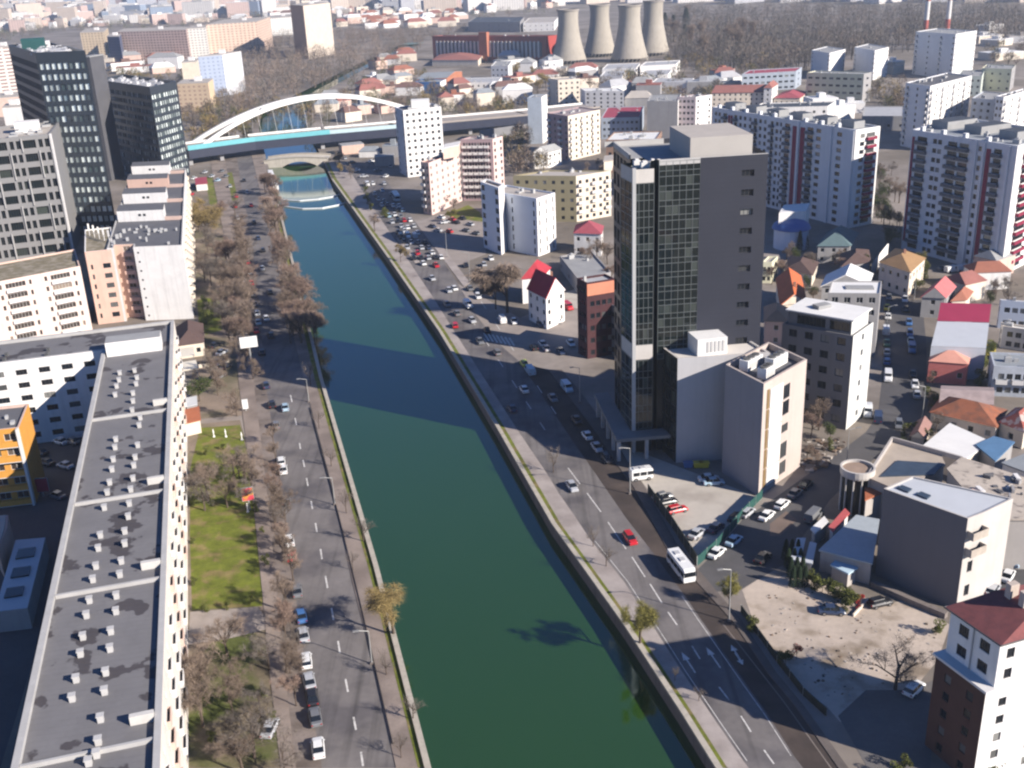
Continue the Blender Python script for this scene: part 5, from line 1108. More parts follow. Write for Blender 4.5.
# --- beige block
ZQ = 23.7; q = quad((763.8, 384), (725.5, 364.4), (807, 359.3), ZQ); K, R, D, L = q; B = Bld('office_block', 'slim beige block with white panels and rooftop cooling units', 'office block', K); ln = (R - K).length
def mkq(i, j): return 'white' if i == 1 else ('dark' if (i == 2 and j in (0, 1, 3, 4)) or (i == 2 and j == 2) else ('dark' if i == 0 else None))
fh = 4.2; cq = [(ln * .085, ln * .14), (ln * .16, ln * .44), (ln * .47, ln * .62)]
WPAN = WIN
def mk2(i, j): return 'panel' if i == 1 else 'dark'
for k_ in range(5):
    z0 = 1.2 + k_ * fh
    b = MB(); d = (R - K).normalized(); o_ = Vector((d.y, -d.x, 0)); a = K + d * cq[1][0]; c = K + d * cq[1][1]
    b.hexa([a + o_ * .003 + Vector((0, 0, z0)), a + o_ * .15 + Vector((0, 0, z0)), c + o_ * .15 + Vector((0, 0, z0)), c + o_ * .003 + Vector((0, 0, z0)), a + o_ * .003 + Vector((0, 0, z0 + 3.7)), a + o_ * .15 + Vector((0, 0, z0 + 3.7)), c + o_ * .15 + Vector((0, 0, z0 + 3.7)), c + o_ * .003 + Vector((0, 0, z0 + 3.7))]); b.build('wall_panel', RWHITE, B.root)
    b = MB(); a2 = K + d * cq[0][0]; c2 = K + d * cq[0][1]; b.hexa([a2 + o_ * .003 + Vector((0, 0, z0)), c2 + o_ * .003 + Vector((0, 0, z0)), c2 + o_ * .1 + Vector((0, 0, z0)), a2 + o_ * .1 + Vector((0, 0, z0)), a2 + o_ * .003 + Vector((0, 0, z0 + 4.0)), c2 + o_ * .003 + Vector((0, 0, z0 + 4.0)), c2 + o_ * .1 + Vector((0, 0, z0 + 4.0)), a2 + o_ * .1 + Vector((0, 0, z0 + 4.0))]); b.build('timber_strip', pm('timber_ochre', (.2, .13, .055), .8, .2, .6), B.root)
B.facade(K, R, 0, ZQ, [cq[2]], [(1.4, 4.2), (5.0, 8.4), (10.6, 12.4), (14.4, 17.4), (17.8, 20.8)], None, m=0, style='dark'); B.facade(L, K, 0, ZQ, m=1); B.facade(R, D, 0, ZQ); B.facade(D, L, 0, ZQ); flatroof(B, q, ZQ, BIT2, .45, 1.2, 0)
for u, v, lx in ((.34, .72, 5.5), (.66, .42, 5.5), (.3, .28, 3.2)):
    p = uv(q, u, v); rz = math.atan2((R - K).y, (R - K).x); b = MB(); b.box((p.x, p.y, ZQ - 1.2), lx, 2.0, 2.2, rz); ub = b.build('cooling_unit', RWHITE, B.root)
    for k_ in range(3): b = MB(); c = p + (R - K).normalized() * (lx * (k_ - 1) * .3); b.lathe([(.75, 0), (.75, .25), (.6, .25)], (c.x, c.y, ZQ + 1.005), 10); b.build('fan', pm('vent_dark', (.1, .1, .1)), ub)
    b = MB(); c = p + Vector(((R - K).y, -(R - K).x, 0)).normalized() * 1.02; b.box((c.x, c.y, ZQ - .9), lx * .8, .1, 1.3, rz); b.build('louvre', pm('louvre_grey', (.45, .44, .43)), ub)
B.done([pm('wall_beige', (.47, .4, .36), .85, .07, .2, streak=.08), pm('wall_beige_shaded', (.25, .245, .27), .85, .06, .2, streak=.08)])  # left wall's slate grey is shade put into the beige block's colour
# --- grey office on the corner
ZG = 22.0; q = quad((853.5, 336), (782.5, 323.6), (873.5, 322), ZG); K, R, D, L = q; B = Bld('office_block', 'mid grey office with square windows and white roofed penthouse', 'office block', K); ln = (K - L).length
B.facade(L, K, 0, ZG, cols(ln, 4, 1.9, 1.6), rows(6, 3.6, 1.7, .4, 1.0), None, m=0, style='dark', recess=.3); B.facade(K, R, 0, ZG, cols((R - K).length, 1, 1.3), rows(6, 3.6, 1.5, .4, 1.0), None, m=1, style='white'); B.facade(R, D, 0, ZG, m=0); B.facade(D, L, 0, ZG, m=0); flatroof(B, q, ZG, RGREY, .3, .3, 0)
i = inset(q, .9); B2 = MB(); zz = ZG + 3.0
B.facade(i[3] + (i[0] - i[3]) * 0, i[0], ZG - .3, zz, [(2, 8.5), (9.5, 14)], [(ZG + .3, ZG + 2.4)], None, m=0, style='black'); B.facade(i[0], i[1], ZG - .3, zz, m=1); B.facade(i[1], i[2], ZG - .3, zz); B.facade(i[2], i[3], ZG - .3, zz)
r = MB(); o2 = inset(q, .35); r.prism([tuple(p[:2]) for p in o2], zz, zz + .3); r.build('roof', RWHITE, B.root); b = MB(); c = uv(q, .5, .6); b.box((c.x, c.y, zz + .3), 3.5, 2.2, .8, .4); b.build('roof_unit', RGREY, B.root)
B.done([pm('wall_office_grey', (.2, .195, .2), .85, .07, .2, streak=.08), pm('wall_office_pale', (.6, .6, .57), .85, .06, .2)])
q = quad((880, 293.5), (828, 293), (882, 281), 17); K, R, D, L = q; B = Bld('office_block', 'white flat roofed block with roof panel behind the grey office', 'office block', K); B.facade(L, K, 0, 17, cols((K - L).length, 4, 1.6, 1), rows(5, 3.3, 1.5, .3), m=0); B.facade(K, R, 0, 17, m=0); B.facade(R, D, 0, 17); B.facade(D, L, 0, 17); flatroof(B, q, 17, RWHITE, .3, .3, 0); b = MB(); c = uv(q, .5, .42); b.box((c.x, c.y, 16.7), 7, 3, .35, math.atan2((K - L).y, (K - L).x)); b.build('roof_panel', RGREY, B.root); B.done([WGREY])
hip('house', 'grey gabled house with white roof verge behind white flat block', 'house', (868, 285), (822, 286), (872, 274), 12, 3.2, WGREY, RWHITE, gable=True, along='R')
# --- apartment slabs on the right with red stripes
RED = pm('stripe_crimson', (.22, .02, .05), .8, .1, .3); WSHD = pm('wall_panel_shaded', (.66, .665, .68), .85, .07, .2, streak=.1); BALG = pm('balcony_grey', (.12, .12, .13), .7, .1, .5)  # pale panel wall: white wall with shade put into its tint
def striped(label, K_, L_, R_, Z, nf, plan, plan_r, seed, gdepth=None):
    q = quad(K_, L_, R_, Z); K, R, D, L = q; B = Bld('apartment_block', label, 'apartment block', K); fh = (Z - 1.5) / nf
    for a, c, pl in ((L, K, plan), (K, R, plan_r)):
        ln = (c - a).length; cs = []; d = (c - a).normalized(); o = Vector((d.y, -d.x, 0))
        for t0, t1, ty in pl:
            if ty in 'wl': cs.append((t0 * ln, t1 * ln))
            if ty == 'l':
                for j in range(1, nf): B.balcony(a, c, t0 * ln - .3, t1 * ln + .3, j * fh + .3, 1.2, .95, BALG)
            if ty == 'R':
                for j in range(1, nf): B.balcony(a, c, t0 * ln - .2, t1 * ln + .2, j * fh + .3, 1.1, .95, RED)
                cs.append((t0 * ln, t1 * ln))
            if ty == 'r':
                b = MB(); p0 = a + d * (t0 * ln); p1 = a + d * (t1 * ln); V = lambda p, q_, z: p + o * q_ + Vector((0, 0, z))
                b.hexa([V(p0, .14, 3), V(p1, .14, 3), V(p1, .003, 3), V(p0, .003, 3), V(p0, .14, Z - 2.2), V(p1, .14, Z - 2.2), V(p1, .003, Z - 2.2), V(p0, .003, Z - 2.2)]); b.build('red_stripe', RED, B.root)
            if ty == 'p':
                b = MB(); p0 = a + d * (t0 * ln); p1 = a + d * (t1 * ln); V = lambda p, q_, z: p + o * q_ + Vector((0, 0, z))
                b.hexa([V(p0, .5, 0), V(p1, .5, 0), V(p1, .003, 0), V(p0, .003, 0), V(p0, .5, Z - .3), V(p1, .5, Z - .3), V(p1, .003, Z - .3), V(p0, .003, Z - .3)]); b.build('pilaster', WSHD, B.root)
        B.facade(a, c, 0, Z, sorted(cs), rows(nf, fh, 1.55, .3, .8), None, m=0 if c is K else 1, style='dark', recess=.25)
    B.facade(R, D, 0, Z); B.facade(D, L, 0, Z); flatroof(B, q, Z, pm('roof_bluegrey', (.26, .28, .3), .8, .14, .3), .5, .7, 0)
    e = (K - L).normalized(); n = (R - K).normalized(); ln = (K - L).length; dp = (R - K).length; rz = math.atan2(e.y, e.x)
    for k_ in range(max(2, int(ln / 14))):
        b = MB(); c = L + e * (7 + k_ * 14) + n * dp * .55; b.box((c.x, c.y, Z - .7), 7, dp * .4, 2.6, rz, 0, 1); b.build('penthouse', [RGREY, pm('roof_dark_slab', (.06, .07, .09), .8)], B.root)
    for k_ in range(int(ln / 9)):
        b = MB(); c = L + e * (4 + k_ * 9) + n * .8; b.box((c.x, c.y, Z - .7), 1.3, 1.3, 2.0, rz); b.build('chimney', WSHD, B.root)
    clutter(B, q, Z - .7, 16, seed, smax=2.4); return B.done([WSHD, WWHITE])
p1 = [(.02, .04, 'w'), (.05, .07, 'w'), (.09, .12, 'l'), (.13, .145, 'r'), (.15, .165, 'r'), (.175, .2, 'l'), (.215, .235, 'w'), (.25, .27, 'w'), (.29, .31, 'w'), (.325, .35, 'l'), (.365, .385, 'w'), (.4, .42, 'w'), (.45, .47, 'l'), (.485, .505, 'w'), (.515, .53, 'w'), (.55, .585, 'l'), (.605, .635, 'r'), (.638, .652, 'p'), (.657, .687, 'r'), (.7, .74, 'l'), (.76, .79, 'w'), (.85, .862, 'p'), (.89, .92, 'w'), (.965, .995, 'p')]
striped('long grey white apartment slab with twin crimson stripes behind dark tower', (856, 130), (712.5, 107), (880.5, 126), 36.5, 12, p1, [(.2, .38, 'w'), (.45, .8, 'R')], 31)
p2 = [(.01, .035, 'r'), (.06, .16, 'l'), (.22, .26, 'w'), (.27, .31, 'w'), (.37, .46, 'l'), (.48, .57, 'l'), (.63, .65, 'p'), (.66, .69, 'w'), (.705, .725, 'p'), (.735, .775, 'r'), (.8, .87, 'l'), (.92, .945, 'p')]
striped('closest grey white apartment tower with crimson stripes at right picture edge', (1018, 146), (912.5, 129.5), (1062, 131), 40.8, 13, p2, [(.15, .4, 'R'), (.6, .85, 'R')], 32)
def simple(name, label, K_, L_, R_, z, nf, nl, nr, wm, rm, wm2=None, style='dark', bal=False, balr=False, ww=1.4, clut=4, seed=1, cat=None, lim=100, hh=1.4):
    q = quad(K_, L_, R_, z); K, R, D, L = q; B = Bld(name, label, cat or name.replace('_', ' '), K); fh = (z - .8) / nf
    for a, c, n, m_, bl in ((L, K, nl, 0, bal), (K, R, nr, 1, balr)):
        ln = (c - a).length; cs = cols(ln, n, min(ww, ln / n * .6), min(1.2, ln * .12)) if n else []
        B.facade(a, c, 0, z, cs, rows(nf, fh, min(hh, fh * .6), 0, fh * .28), None, m=m_, style=style)
        if bl:
            for i in range(0, n, 2):
                for j in range(1, nf): B.balcony(a, c, max(.05, cs[i][0] - .6), min(ln - .05, cs[i][1] + .6), j * fh + .15, 1.1, .95, WBAL)
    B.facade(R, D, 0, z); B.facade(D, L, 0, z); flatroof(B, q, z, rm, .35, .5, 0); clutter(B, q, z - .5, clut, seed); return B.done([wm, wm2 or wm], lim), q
simple('apartment_block', 'white apartment block with shaded end behind the striped slab, upper right', (930.5, 86), (906, 82.5), (972, 75.5), 32, 10, 3, 8, WSHD, BIT2, WWHITE, bal=True, balr=True, clut=8, seed=41)
simple('apartment_block', 'distant white tower block below the two chimney stacks', (956, 34), (916, 31.5), (977, 30.5), 32.5, 8, 4, 4, WSHD, RGREY, WWHITE, bal=True, seed=42)
simple('apartment_block', 'left one of two small white cubes before the grey wood', (829.7, 53), (811.7, 50), (845.5, 49), 20, 6, 2, 2, WSHD, RGREY, WWHITE, seed=43, clut=2)
simple('apartment_block', 'right one of two small white cubes before the grey wood', (875, 50.5), (854.7, 47), (889, 47), 22, 6, 2, 2, WSHD, RGREY, WWHITE, seed=44, clut=2)
YEL = pm('wall_pale_yellow', (.62, .6, .44), .85, .08, .3)
simple('school_building', 'pale yellow school block below the two white cubes', (864, 74), (807, 72.5), (872, 72), 19, 4, 8, 1, YEL, RGREY, WGREY, seed=45, ww=3.2)
simple('school_building', 'pale yellow gabled school wing at upper right picture edge', (1012, 69), (982, 68), (1016, 65), 15, 3, 4, 1, YEL, RGREY, WGREY, seed=46)
simple('apartment_block', 'pale green block joined to the pale yellow school wing', (982, 76), (958, 76), (985, 70), 13, 3, 4, 1, pm('wall_pale_green', (.5, .54, .48), .85), RGREY, seed=47)
simple('apartment_block', 'blue grey block beside white flats behind the striped tower', (1000, 100), (972, 98), (1010, 93), 24, 7, 4, 2, pm('wall_bluegrey', (.42, .45, .5), .85), RGREY, WWHITE, seed=48)
simple('apartment_block', 'white flats with brown balconies at right edge behind striped tower', (1004, 97), (996, 96), (1050, 84), 27, 8, 2, 7, WSHD, RTAN, WWHITE, balr=True, seed=49, clut=8)
simple('apartment_block', 'low white block with pink loggias behind the striped slab', (828, 106), (752, 108), (836, 101), 20, 5, 8, 2, WWHITE, pm('roof_dark_slab', (.06, .07, .09)), WWHITE, seed=50, clut=6)
simple('warehouse', 'long grey roofed shed between striped slab and white flats', (905, 116), (862, 116), (905, 106), 8, 1, 4, 2, WGREY, pm('roof_pale_grey', (.42, .42, .43), .7), seed=51, clut=0)
# --- centre
LAST, _q = simple('apartment_tower', 'slim white tower block with blue shaded side near the viaduct', (403, 110.5), (394.7, 107), (441, 106.5), 32.7, 10, 2, 6, pm('wall_blue_shade', (.5, .52, .6), .85), BIT2, WWHITE, ww=1.5, seed=52, clut=3)  # left wall: blue shade put into the white tower's colour
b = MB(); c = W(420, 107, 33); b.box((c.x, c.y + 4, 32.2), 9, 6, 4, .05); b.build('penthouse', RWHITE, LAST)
simple('apartment_block', 'pink apartment block with stepped terraces beside the car park', (428.5, 163), (420.5, 161.8), (459.5, 151), 22.0, 7, 2, 6, WPINK, pm('roof_redbrown', (.2, .1, .1), .8, .2, .5), pm('wall_rose', (.66, .5, .46), .85, .08, .3, streak=.1), bal=True, balr=False, seed=53, style='warm')
q = quad((458, 147), (443, 150), (460, 143), 25.5); o = thing('roof_storey', (q[0].x, q[0].y, 21.5), 'pink upper storey set on the stepped terraced block', 'storey'); b = MB(); b.prism([tuple(p[:2]) for p in q], 21.5, 26); b.build('wall', WPINK, o); b = MB(); b.prism([tuple(p[:2]) for p in inset(q, -.3)], 26, 26.3); b.build('roof', WBAL, o)
simple('apartment_block', 'long mauve apartment block in shade with pink sunlit end', (492.5, 139), (460, 139.5), (502.5, 136), 27.0, 9, 10, 2, pm('wall_mauve_shade', (.36, .26, .27), .85, .1, .3), RTAN, pm('wall_rose', (.66, .5, .46)), bal=True, style='dark', seed=54)  # mauve is shade put into the colour of the pink block's long side
B_, q = simple('office_block', 'blue white office block with bright sunlit end by the villa', (536.5, 198.5), (488, 190.5), (555, 192.5), 21.0, 6, 3, 3, pm('wall_palebluewhite', (.6, .65, .74), .85, .06, .2), RTAN, WWHITE, ww=.7, seed=55, hh=2.4)
q = quad((498.5, 187.5), (480.5, 181.5), (504, 184), 24.6); K, R, D, L = q; B = Bld('office_block', 'taller pale blue glazed end piece of the blue white office', 'office block', K); B.facade(L, K, 0, 24.5, cols((K - L).length, 2, 2.4, .6), rows(7, 3.4, 2.0, .6, .6), m=0, style='dark'); B.facade(K, R, 0, 24.5, m=1); B.facade(R, D, 0, 24.5); B.facade(D, L, 0, 24.5); flatroof(B, q, 24.5, pm('roof_brown_tile', (.1, .065, .058)), .8, .6, 1); B.done([pm('wall_palebluewhite', (.6, .65, .74)), WWHITE])
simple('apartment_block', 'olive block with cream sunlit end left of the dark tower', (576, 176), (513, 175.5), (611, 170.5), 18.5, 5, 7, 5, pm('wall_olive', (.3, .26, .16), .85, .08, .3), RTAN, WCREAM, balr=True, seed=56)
q = quad((612, 163), (604, 164), (613, 158), 21); o = thing('roof_storey', (q[0].x, q[0].y, 18), 'cream upper storey on the olive block near dark tower', 'storey'); b = MB(); b.prism([tuple(p[:2]) for p in q], 18, 22); b.build('wall', WCREAM, o); b = MB(); b.prism([tuple(p[:2]) for p in inset(q, -.3)], 22, 22.3); b.build('roof', RTAN, o)
# brown red corner block: brick darkened for shade, orange band stands for sunlit top
WRED = pm('brick_red_shaded', (.065, .026, .03), .85, .15, .5); B_, q = simple('apartment_block', 'narrow dark red block with orange top floor beside the dark tower', (586.5, 283), (577, 278), (615, 278.5), 21.0, 6, 3, 4, WRED, pm('roof_pale_grey', (.42, .42, .43)), WRED, seed=57, clut=1)
K, R, D, L = q; b = MB(); d = (R - K).normalized(); o_ = Vector((d.y, -d.x, 0)); b.hexa([K + o_ * s + Vector((0, 0, z)) + d * u for z in (17.4, 20.6) for u, s in ((.1, .12), ((R - K).length - .1, .12), ((R - K).length - .1, .004), (.1, .004))]); o = b.build('sunlit_band', pm('brick_sunlit_orange', (.55, .22, .14), .8), B_)
simple('annex', 'low dark grey wing tucked between red block and dark tower', (630, 312), (602, 301), (640, 305), 14, 4, 4, 2, pm('facade_slate', (.12, .13, .15), .7), pm('roof_dark_slab', (.06, .07, .09)), seed=58, clut=0)
simple('warehouse', 'low flat grey roofed hall behind the dark red block', (578, 279), (560, 256), (611, 272), 5, 1, 3, 3, WGREY, RGREY, seed=59, clut=2)
# villas
hip('villa', 'white villa with red gabled roofs by the willow', 'villa', (546, 298), (528, 289), (564, 290), 9.5, 5, WWHITE, pm('roof_red_tile', (.36, .035, .05), .8, .15, .5), gable=True, along='L', chimney=True)
hip('villa', 'red roofed rear wing of the white villa by the willow', 'villa', (542, 277), (522, 279), (550, 268), 8, 4, WWHITE, pm('roof_red_tile', (.36, .035, .05)))
fence('garden_wall', 'white garden wall in front of the red roofed villa', [(532, 313), (557, 309), (564, 306)], 2.2, WWHITE, None, cat='garden wall', thick=.15)
hip('house', 'white house with crimson hipped roof behind the dark red block', 'house', (601, 234), (574, 233), (603, 226), 8, 3.2, WWHITE, pm('roof_crimson_tile', (.32, .075, .095), .8, .15, .5))
simple('apartment_tower', 'blue grey slab with blank end and narrow lit edge by viaduct', (541.5, 97), (527.3, 97.5), (547, 94), 26, 8, 0, 1, pm('wall_slateblue', (.32, .36, .42), .85), RGREY, WWHITE, seed=60, clut=1)
simple('apartment_block', 'mauve and cream corner block with balcony sides behind olive block', (568, 116), (547, 113), (600, 109.5), 23, 7, 4, 6, pm('wall_mauve_shade', (.36, .26, .27)), pm('roof_mauve', (.34, .28, .28), .85), WCREAM, bal=True, balr=True, seed=61)  # left wall's mauve is shade put into its colour
hip('house', 'small white gable house before the mauve and cream corner block', 'house', (548, 152), (533.5, 153), (561, 149), 8, 3, WWHITE, RGREY, gable=True, along='R')
simple('apartment_block', 'cream block with side balconies above the mauve corner block', (558, 80), (548, 78), (580, 78.5), 18, 5, 2, 4, WCREAM, RTAN, WCREAM, bal=True, seed=62)
simple('apartment_block', 'white block with small red roof edge right of cream block', (585, 91), (580, 88), (624, 91), 12, 4, 1, 6, WWHITE, pm('roof_white', (.72, .71, .69)), WWHITE, seed=63)
simple('office_block', 'blue grey glazed block with crimson roof edge behind dark tower', (640, 117), (601, 118), (644, 106), 12, 3, 8, 2, pm('wall_slateblue', (.32, .36, .42)), pm('roof_crimson', (.34, .06, .09)), seed=64)
simple('apartment_block', 'white roofed block with tan band just behind the dark tower', (656, 139), (606, 140), (662, 131), 16, 4, 8, 2, pm('wall_brownband', (.25, .16, .12), .85), RWHITE, seed=65, clut=7)
simple('apartment_tower', 'white tower with purple shaded front right of the cooling towers', (696, 97), (677, 97), (712, 94.5), 23.2, 7, 4, 2, pm('wall_purple_shade', (.4, .34, .36), .85), RTAN, WWHITE, seed=66)  # purple front is shade put into the white tower's colour
simple('apartment_tower', 'blank grey slab joined to the white tower behind dark tower', (678, 101), (647, 101), (681, 94), 22, 7, 0, 0, WGREY, RGREY, WWHITE, seed=67)
# --- houses on the right
hip('house', 'house with bright orange tiled gable right of the dark tower', 'house', (806, 302), (781, 305), (800, 276), 6, 3, WCREAM, pm('roof_orange_tile', (.5, .13, .05), .85, .14, .5), gable=True, along='R', chimney=True)
hip('house', 'tan roofed house just right of the dark tower foot', 'house', (788, 322), (765, 321), (787, 308), 7, 2.5, WPINK, pm('roof_tan_tile', (.36, .22, .14), .85, .12, .4))
simple('house', 'small pale yellow cube house right of the dark tower', (772, 262), (762, 262), (778, 256), 7, 2, 2, 1, YEL, RTAN, seed=70, clut=0)
hip('house', 'long low brown roofed house row above orange gable house', 'house', (812, 275), (784, 269), (818, 262), 4, 2.2, WCREAM, pm('roof_brown_tile', (.1, .065, .058)))
# pavilion with a blue dome
c = W(791, 236, 4); o = thing('pavilion', (c.x, c.y, 0), 'round pale pavilion with blue dome cap below the long striped slab', 'pavilion'); b = MB(); b.lathe([(6, 0), (6, 7)], (c.x, c.y, 0), 20); b.build('wall', pm('wall_palebluewhite', (.6, .65, .74)), o)
b = MB(); b.lathe([(6.8, 7.005), (6.2, 8.4), (4.2, 9.8), (1.6, 10.6), (.05, 10.8)], (c.x, c.y, 0), 20); b.build('dome', pm('dome_blue', (.05, .12, .33), .5, .1, .5), o, smooth=True)
q = quad((806, 211), (779, 213), (810, 203), 13); b = MB(); b.prism([tuple(p[:2]) for p in q], 0, 13, 0, 1); o = b.build('gable_house', [WWHITE, RWHITE], off=q[0]); tag(o, 'white tall walled house right behind the blue dome pavilion', 'house')
hip('house', 'house with teal grey hipped roof below the striped slab', 'house', (850, 246), (818, 246), (858, 233), 6, 4, WGREY, pm('roof_teal_tile', (.1, .15, .16), .8, .12, .5))
hip('house', 'brown roofed house in shade between teal roof and curved gable villa', 'house', (870, 262), (842, 266), (868, 250), 5, 2.5, WGREY, pm('roof_brown_tile', (.1, .065, .058)))
B_ = hip('villa', 'beige villa with brown roof and curved white gable wall', 'villa', (910, 272), (880, 262), (925, 258), 8, 2.6, WCREAM, pm('roof_ochre', (.33, .2, .1), .85, .15, .5), chimney=True)
p0, p1 = W(872, 262, 4), W(888, 238, 10); b = MB(); prev = None
for i in range(9):
    t = i / 8; p = p0.lerp(p1, t); z = 3.5 + 4.5 * t
    if prev: b.hexa([prev[0] + Vector((0, 0, -prev[0].z)), prev[0] + Vector((.6, .5, -prev[0].z)), p + Vector((.6, .5, -p.z)), p + Vector((0, 0, -p.z)), Vector((prev[0].x, prev[0].y, prev[1])), Vector((prev[0].x + .6, prev[0].y + .5, prev[1])), Vector((p.x + .6, p.y + .5, z)), Vector((p.x, p.y, z))])
    prev = (p, z)
b.build('gable_wall', WWHITE, B_)
hip('house', 'house with pink tiled gable roof at north street end', 'house', (945, 298), (922, 297), (955, 287), 6, 3.2, WGREY, pm('roof_pink_tile', (.46, .14, .14), .85, .14, .5), gable=True, along='R')
hip('house', 'low red brown roofed house beside the pink tiled gable', 'house', (966, 300), (952, 301), (972, 292), 4, 2.5, WCREAM, pm('roof_redbrown_tile', (.3, .12, .08), .85, .14, .5))
q = quad((986, 349), (931, 347), (990, 315), 8.0); K, R, D, L = q; B = Bld('house', 'white walled house with crimson mono pitch roof over salmon house', 'house', K); B.facade(L, K, 0, 8, m=0); B.facade(K, R, 0, 8, m=0); B.facade(R, D, 0, 11); B.facade(D, L, 0, 8); r = MB(); mA, mB = lerp(K, R, .72), lerp(L, D, .72)
r.face([Vector((mB.x, mB.y, 8.4)), Vector((mA.x, mA.y, 8.4)), Vector((R.x, R.y, 11)), Vector((D.x, D.y, 11))]); r.build('roof', pm('roof_crimson_sheet', (.3, .03, .075), .7, .1, .4), B.root); r = MB(); r.prism([tuple(p[:2]) for p in (K, mA, mB, L)], 8.0, 8.3); r.build('flat_roof', pm('roof_bluewhite', (.5, .52, .55)), B.root); B.done([pm('wall_bluewhite_plain', (.55, .57, .62), .85, .06, .3)])
hip('house', 'salmon house with orange pink roof in front of white walled house', 'house', (968, 364), (929, 361), (972, 350), 5.5, 2.2, pm('wall_coral', (.56, .17, .15), .85, .1, .3), pm('roof_salmon_tile', (.6, .29, .22), .85, .1, .4), over=.2)
simple('house', 'pale blue house with white gable at right edge upper row', (1001, 300), (1000, 299), (1040, 303), 8, 2, 1, 4, WSHD, RWHITE, pm('wall_palebluewhite', (.6, .65, .74)), seed=71, clut=1)
simple('house', 'beige house with white sheet roof at right edge middle row', (1003, 326), (1001, 322), (1045, 332), 6, 2, 1, 4, WCREAM, RWHITE, WBEI, seed=72, clut=1)
simple('house', 'grey house with balcony terrace at right edge lower row', (994, 366), (990, 352), (1045, 368), 7.5, 2, 2, 5, pm('wall_bluegrey', (.42, .45, .5)), pm('roof_bluegrey', (.26, .28, .3)), pm('wall_bluegrey', (.42, .45, .5)), seed=73, clut=3, balr=True)
simple('shed', 'small yellow garden shed between pink house and grey house', (996, 352), (985, 351), (996, 345), 3, 1, 1, 1, pm('wall_mustard', (.5, .4, .08), .85), pm('wall_mustard', (.5, .4, .08)), seed=74, clut=0)
RUST = pm('roof_rust', (.3, .11, .06), .9, .22, .5, col2=(.2, .09, .06), sc2=.4); 
hip('house', 'long low house with rust tiled roof by the north street', 'house', (996, 427), (931, 412), (1006, 410), 3.6, 2.6, WCREAM, RUST, along='L')
hip('shed', 'shed with mottled grey pink sheet roof above the rust roof', 'shed', (992, 404), (941, 402), (992, 388), 4, 1.2, WGREY, pm('roof_mottled', (.34, .27, .26), .9, .25, .5), gable=True, along='L')
hip('house', 'house with patchy red roof at right edge beside rust roof', 'house', (1024, 432), (1000, 422), (1040, 418), 4, 2.4, WCREAM, pm('roof_patchy_red', (.32, .1, .08), .9, .2, .5, col2=(.42, .33, .3), sc2=.5, thr=(.5, .56)))
hip('shed', 'little brown tiled shed at the side street bend', 'shed', (924, 438), (908, 444), (930, 424), 3, 1.6, WCREAM, pm('roof_brownpink', (.26, .15, .13), .9, .2, .5), gable=True)
def slabroof(name, label, pxs, z, rm, wm, th=.3, cat=None, legs=False):
    P = [W(x, y, z) for x, y in pxs]; o = thing(name, (P[0].x, P[0].y, 0), label, cat or name.replace('_', ' ')); pp = [Vector((p.x, p.y, 0)) for p in P]
    a = sum(pp[i].x * pp[(i + 1) % len(pp)].y - pp[(i + 1) % len(pp)].x * pp[i].y for i in range(len(pp))); pp = pp if a > 0 else pp[::-1]
    b = MB(); b.prism([tuple(p[:2]) for p in inset(pp, -.25)], z, z + th); b.build('roof', rm, o); b = MB(); b.prism([tuple(p[:2]) for p in pp], 0, z); b.build('wall', wm, o); return o
slabroof('shed', 'large flat white sheet roof behind the beige terrace', [(924, 447), (964, 460), (990, 443), (950, 425)], 4.5, RWHITE, WCREAM)
slabroof('canopy', 'blue tarpaulin canopy beside the large white sheet roof', [(977, 446), (995, 461), (1013, 443), (994, 438)], 4.8, pm('tarp_blue', (.1, .2, .34), .6, .15, .5), WGREY)
slabroof('shed', 'white edged blue grey roof at right picture edge by blue canopy', [(1003, 464), (1040, 478), (1040, 452), (1024, 456)], 5.5, pm('roof_bluegrey', (.26, .28, .3)), WWHITE)
TERR = pm('terrace_messy', (.46, .4, .34), .95, .15, .2, col2=(.22, .19, .17), sc2=.5, thr=(.54, .64))
o = slabroof('flat_roofed_building', 'wide beige terrace roof littered with debris behind the grey blank block', [(948, 470), (990, 520), (1045, 520), (1045, 486), (962, 459)], 9.5, TERR, WBEI, cat='building')
rz_ = random.Random(9)
for i in range(26):
    p = W(rz_.uniform(972, 1022), rz_.uniform(474, 508), 9.8); b = MB(); b.box((p.x, p.y, 9.8), rz_.uniform(.4, 2.6), rz_.uniform(.3, .9), rz_.uniform(.2, .9), rz_.uniform(0, 3)); b.build('roof_clutter', rz_.choice([WWHITE, WGREY, WCREAM, WSAL, BIT2]), o)
o = slabroof('flat_roofed_building', 'beige flat roof with dark glazed patch behind the drum roofed building', [(868, 478), (900, 492), (944, 466), (940, 457), (892, 441)], 7.5, pm('roof_beige', (.4, .34, .28), .9, .14, .3), WBEI, cat='building')
P = [W(x, y, 7.85) for x, y in ((880, 477), (897, 461), (944, 464), (934, 475))]; b = MB(); b.prism([tuple(p[:2]) for p in P], 7.81, 8.0); b.build('roof_light', pm('roof_glass_dark', (.05, .07, .1), .3, .3, .6), o)
for a, c in (((892, 441), (962, 461)), ((892, 441), (868, 478))):
    pa, pc = W(*a, 7.8), W(*c, 7.8); mid = (pa + pc) / 2; b = MB(); b.box((mid.x, mid.y, 7.805), (pc - pa).length, .4, .9, math.atan2((pc - pa).y, (pc - pa).x)); b.build('parapet', WBEI, o)
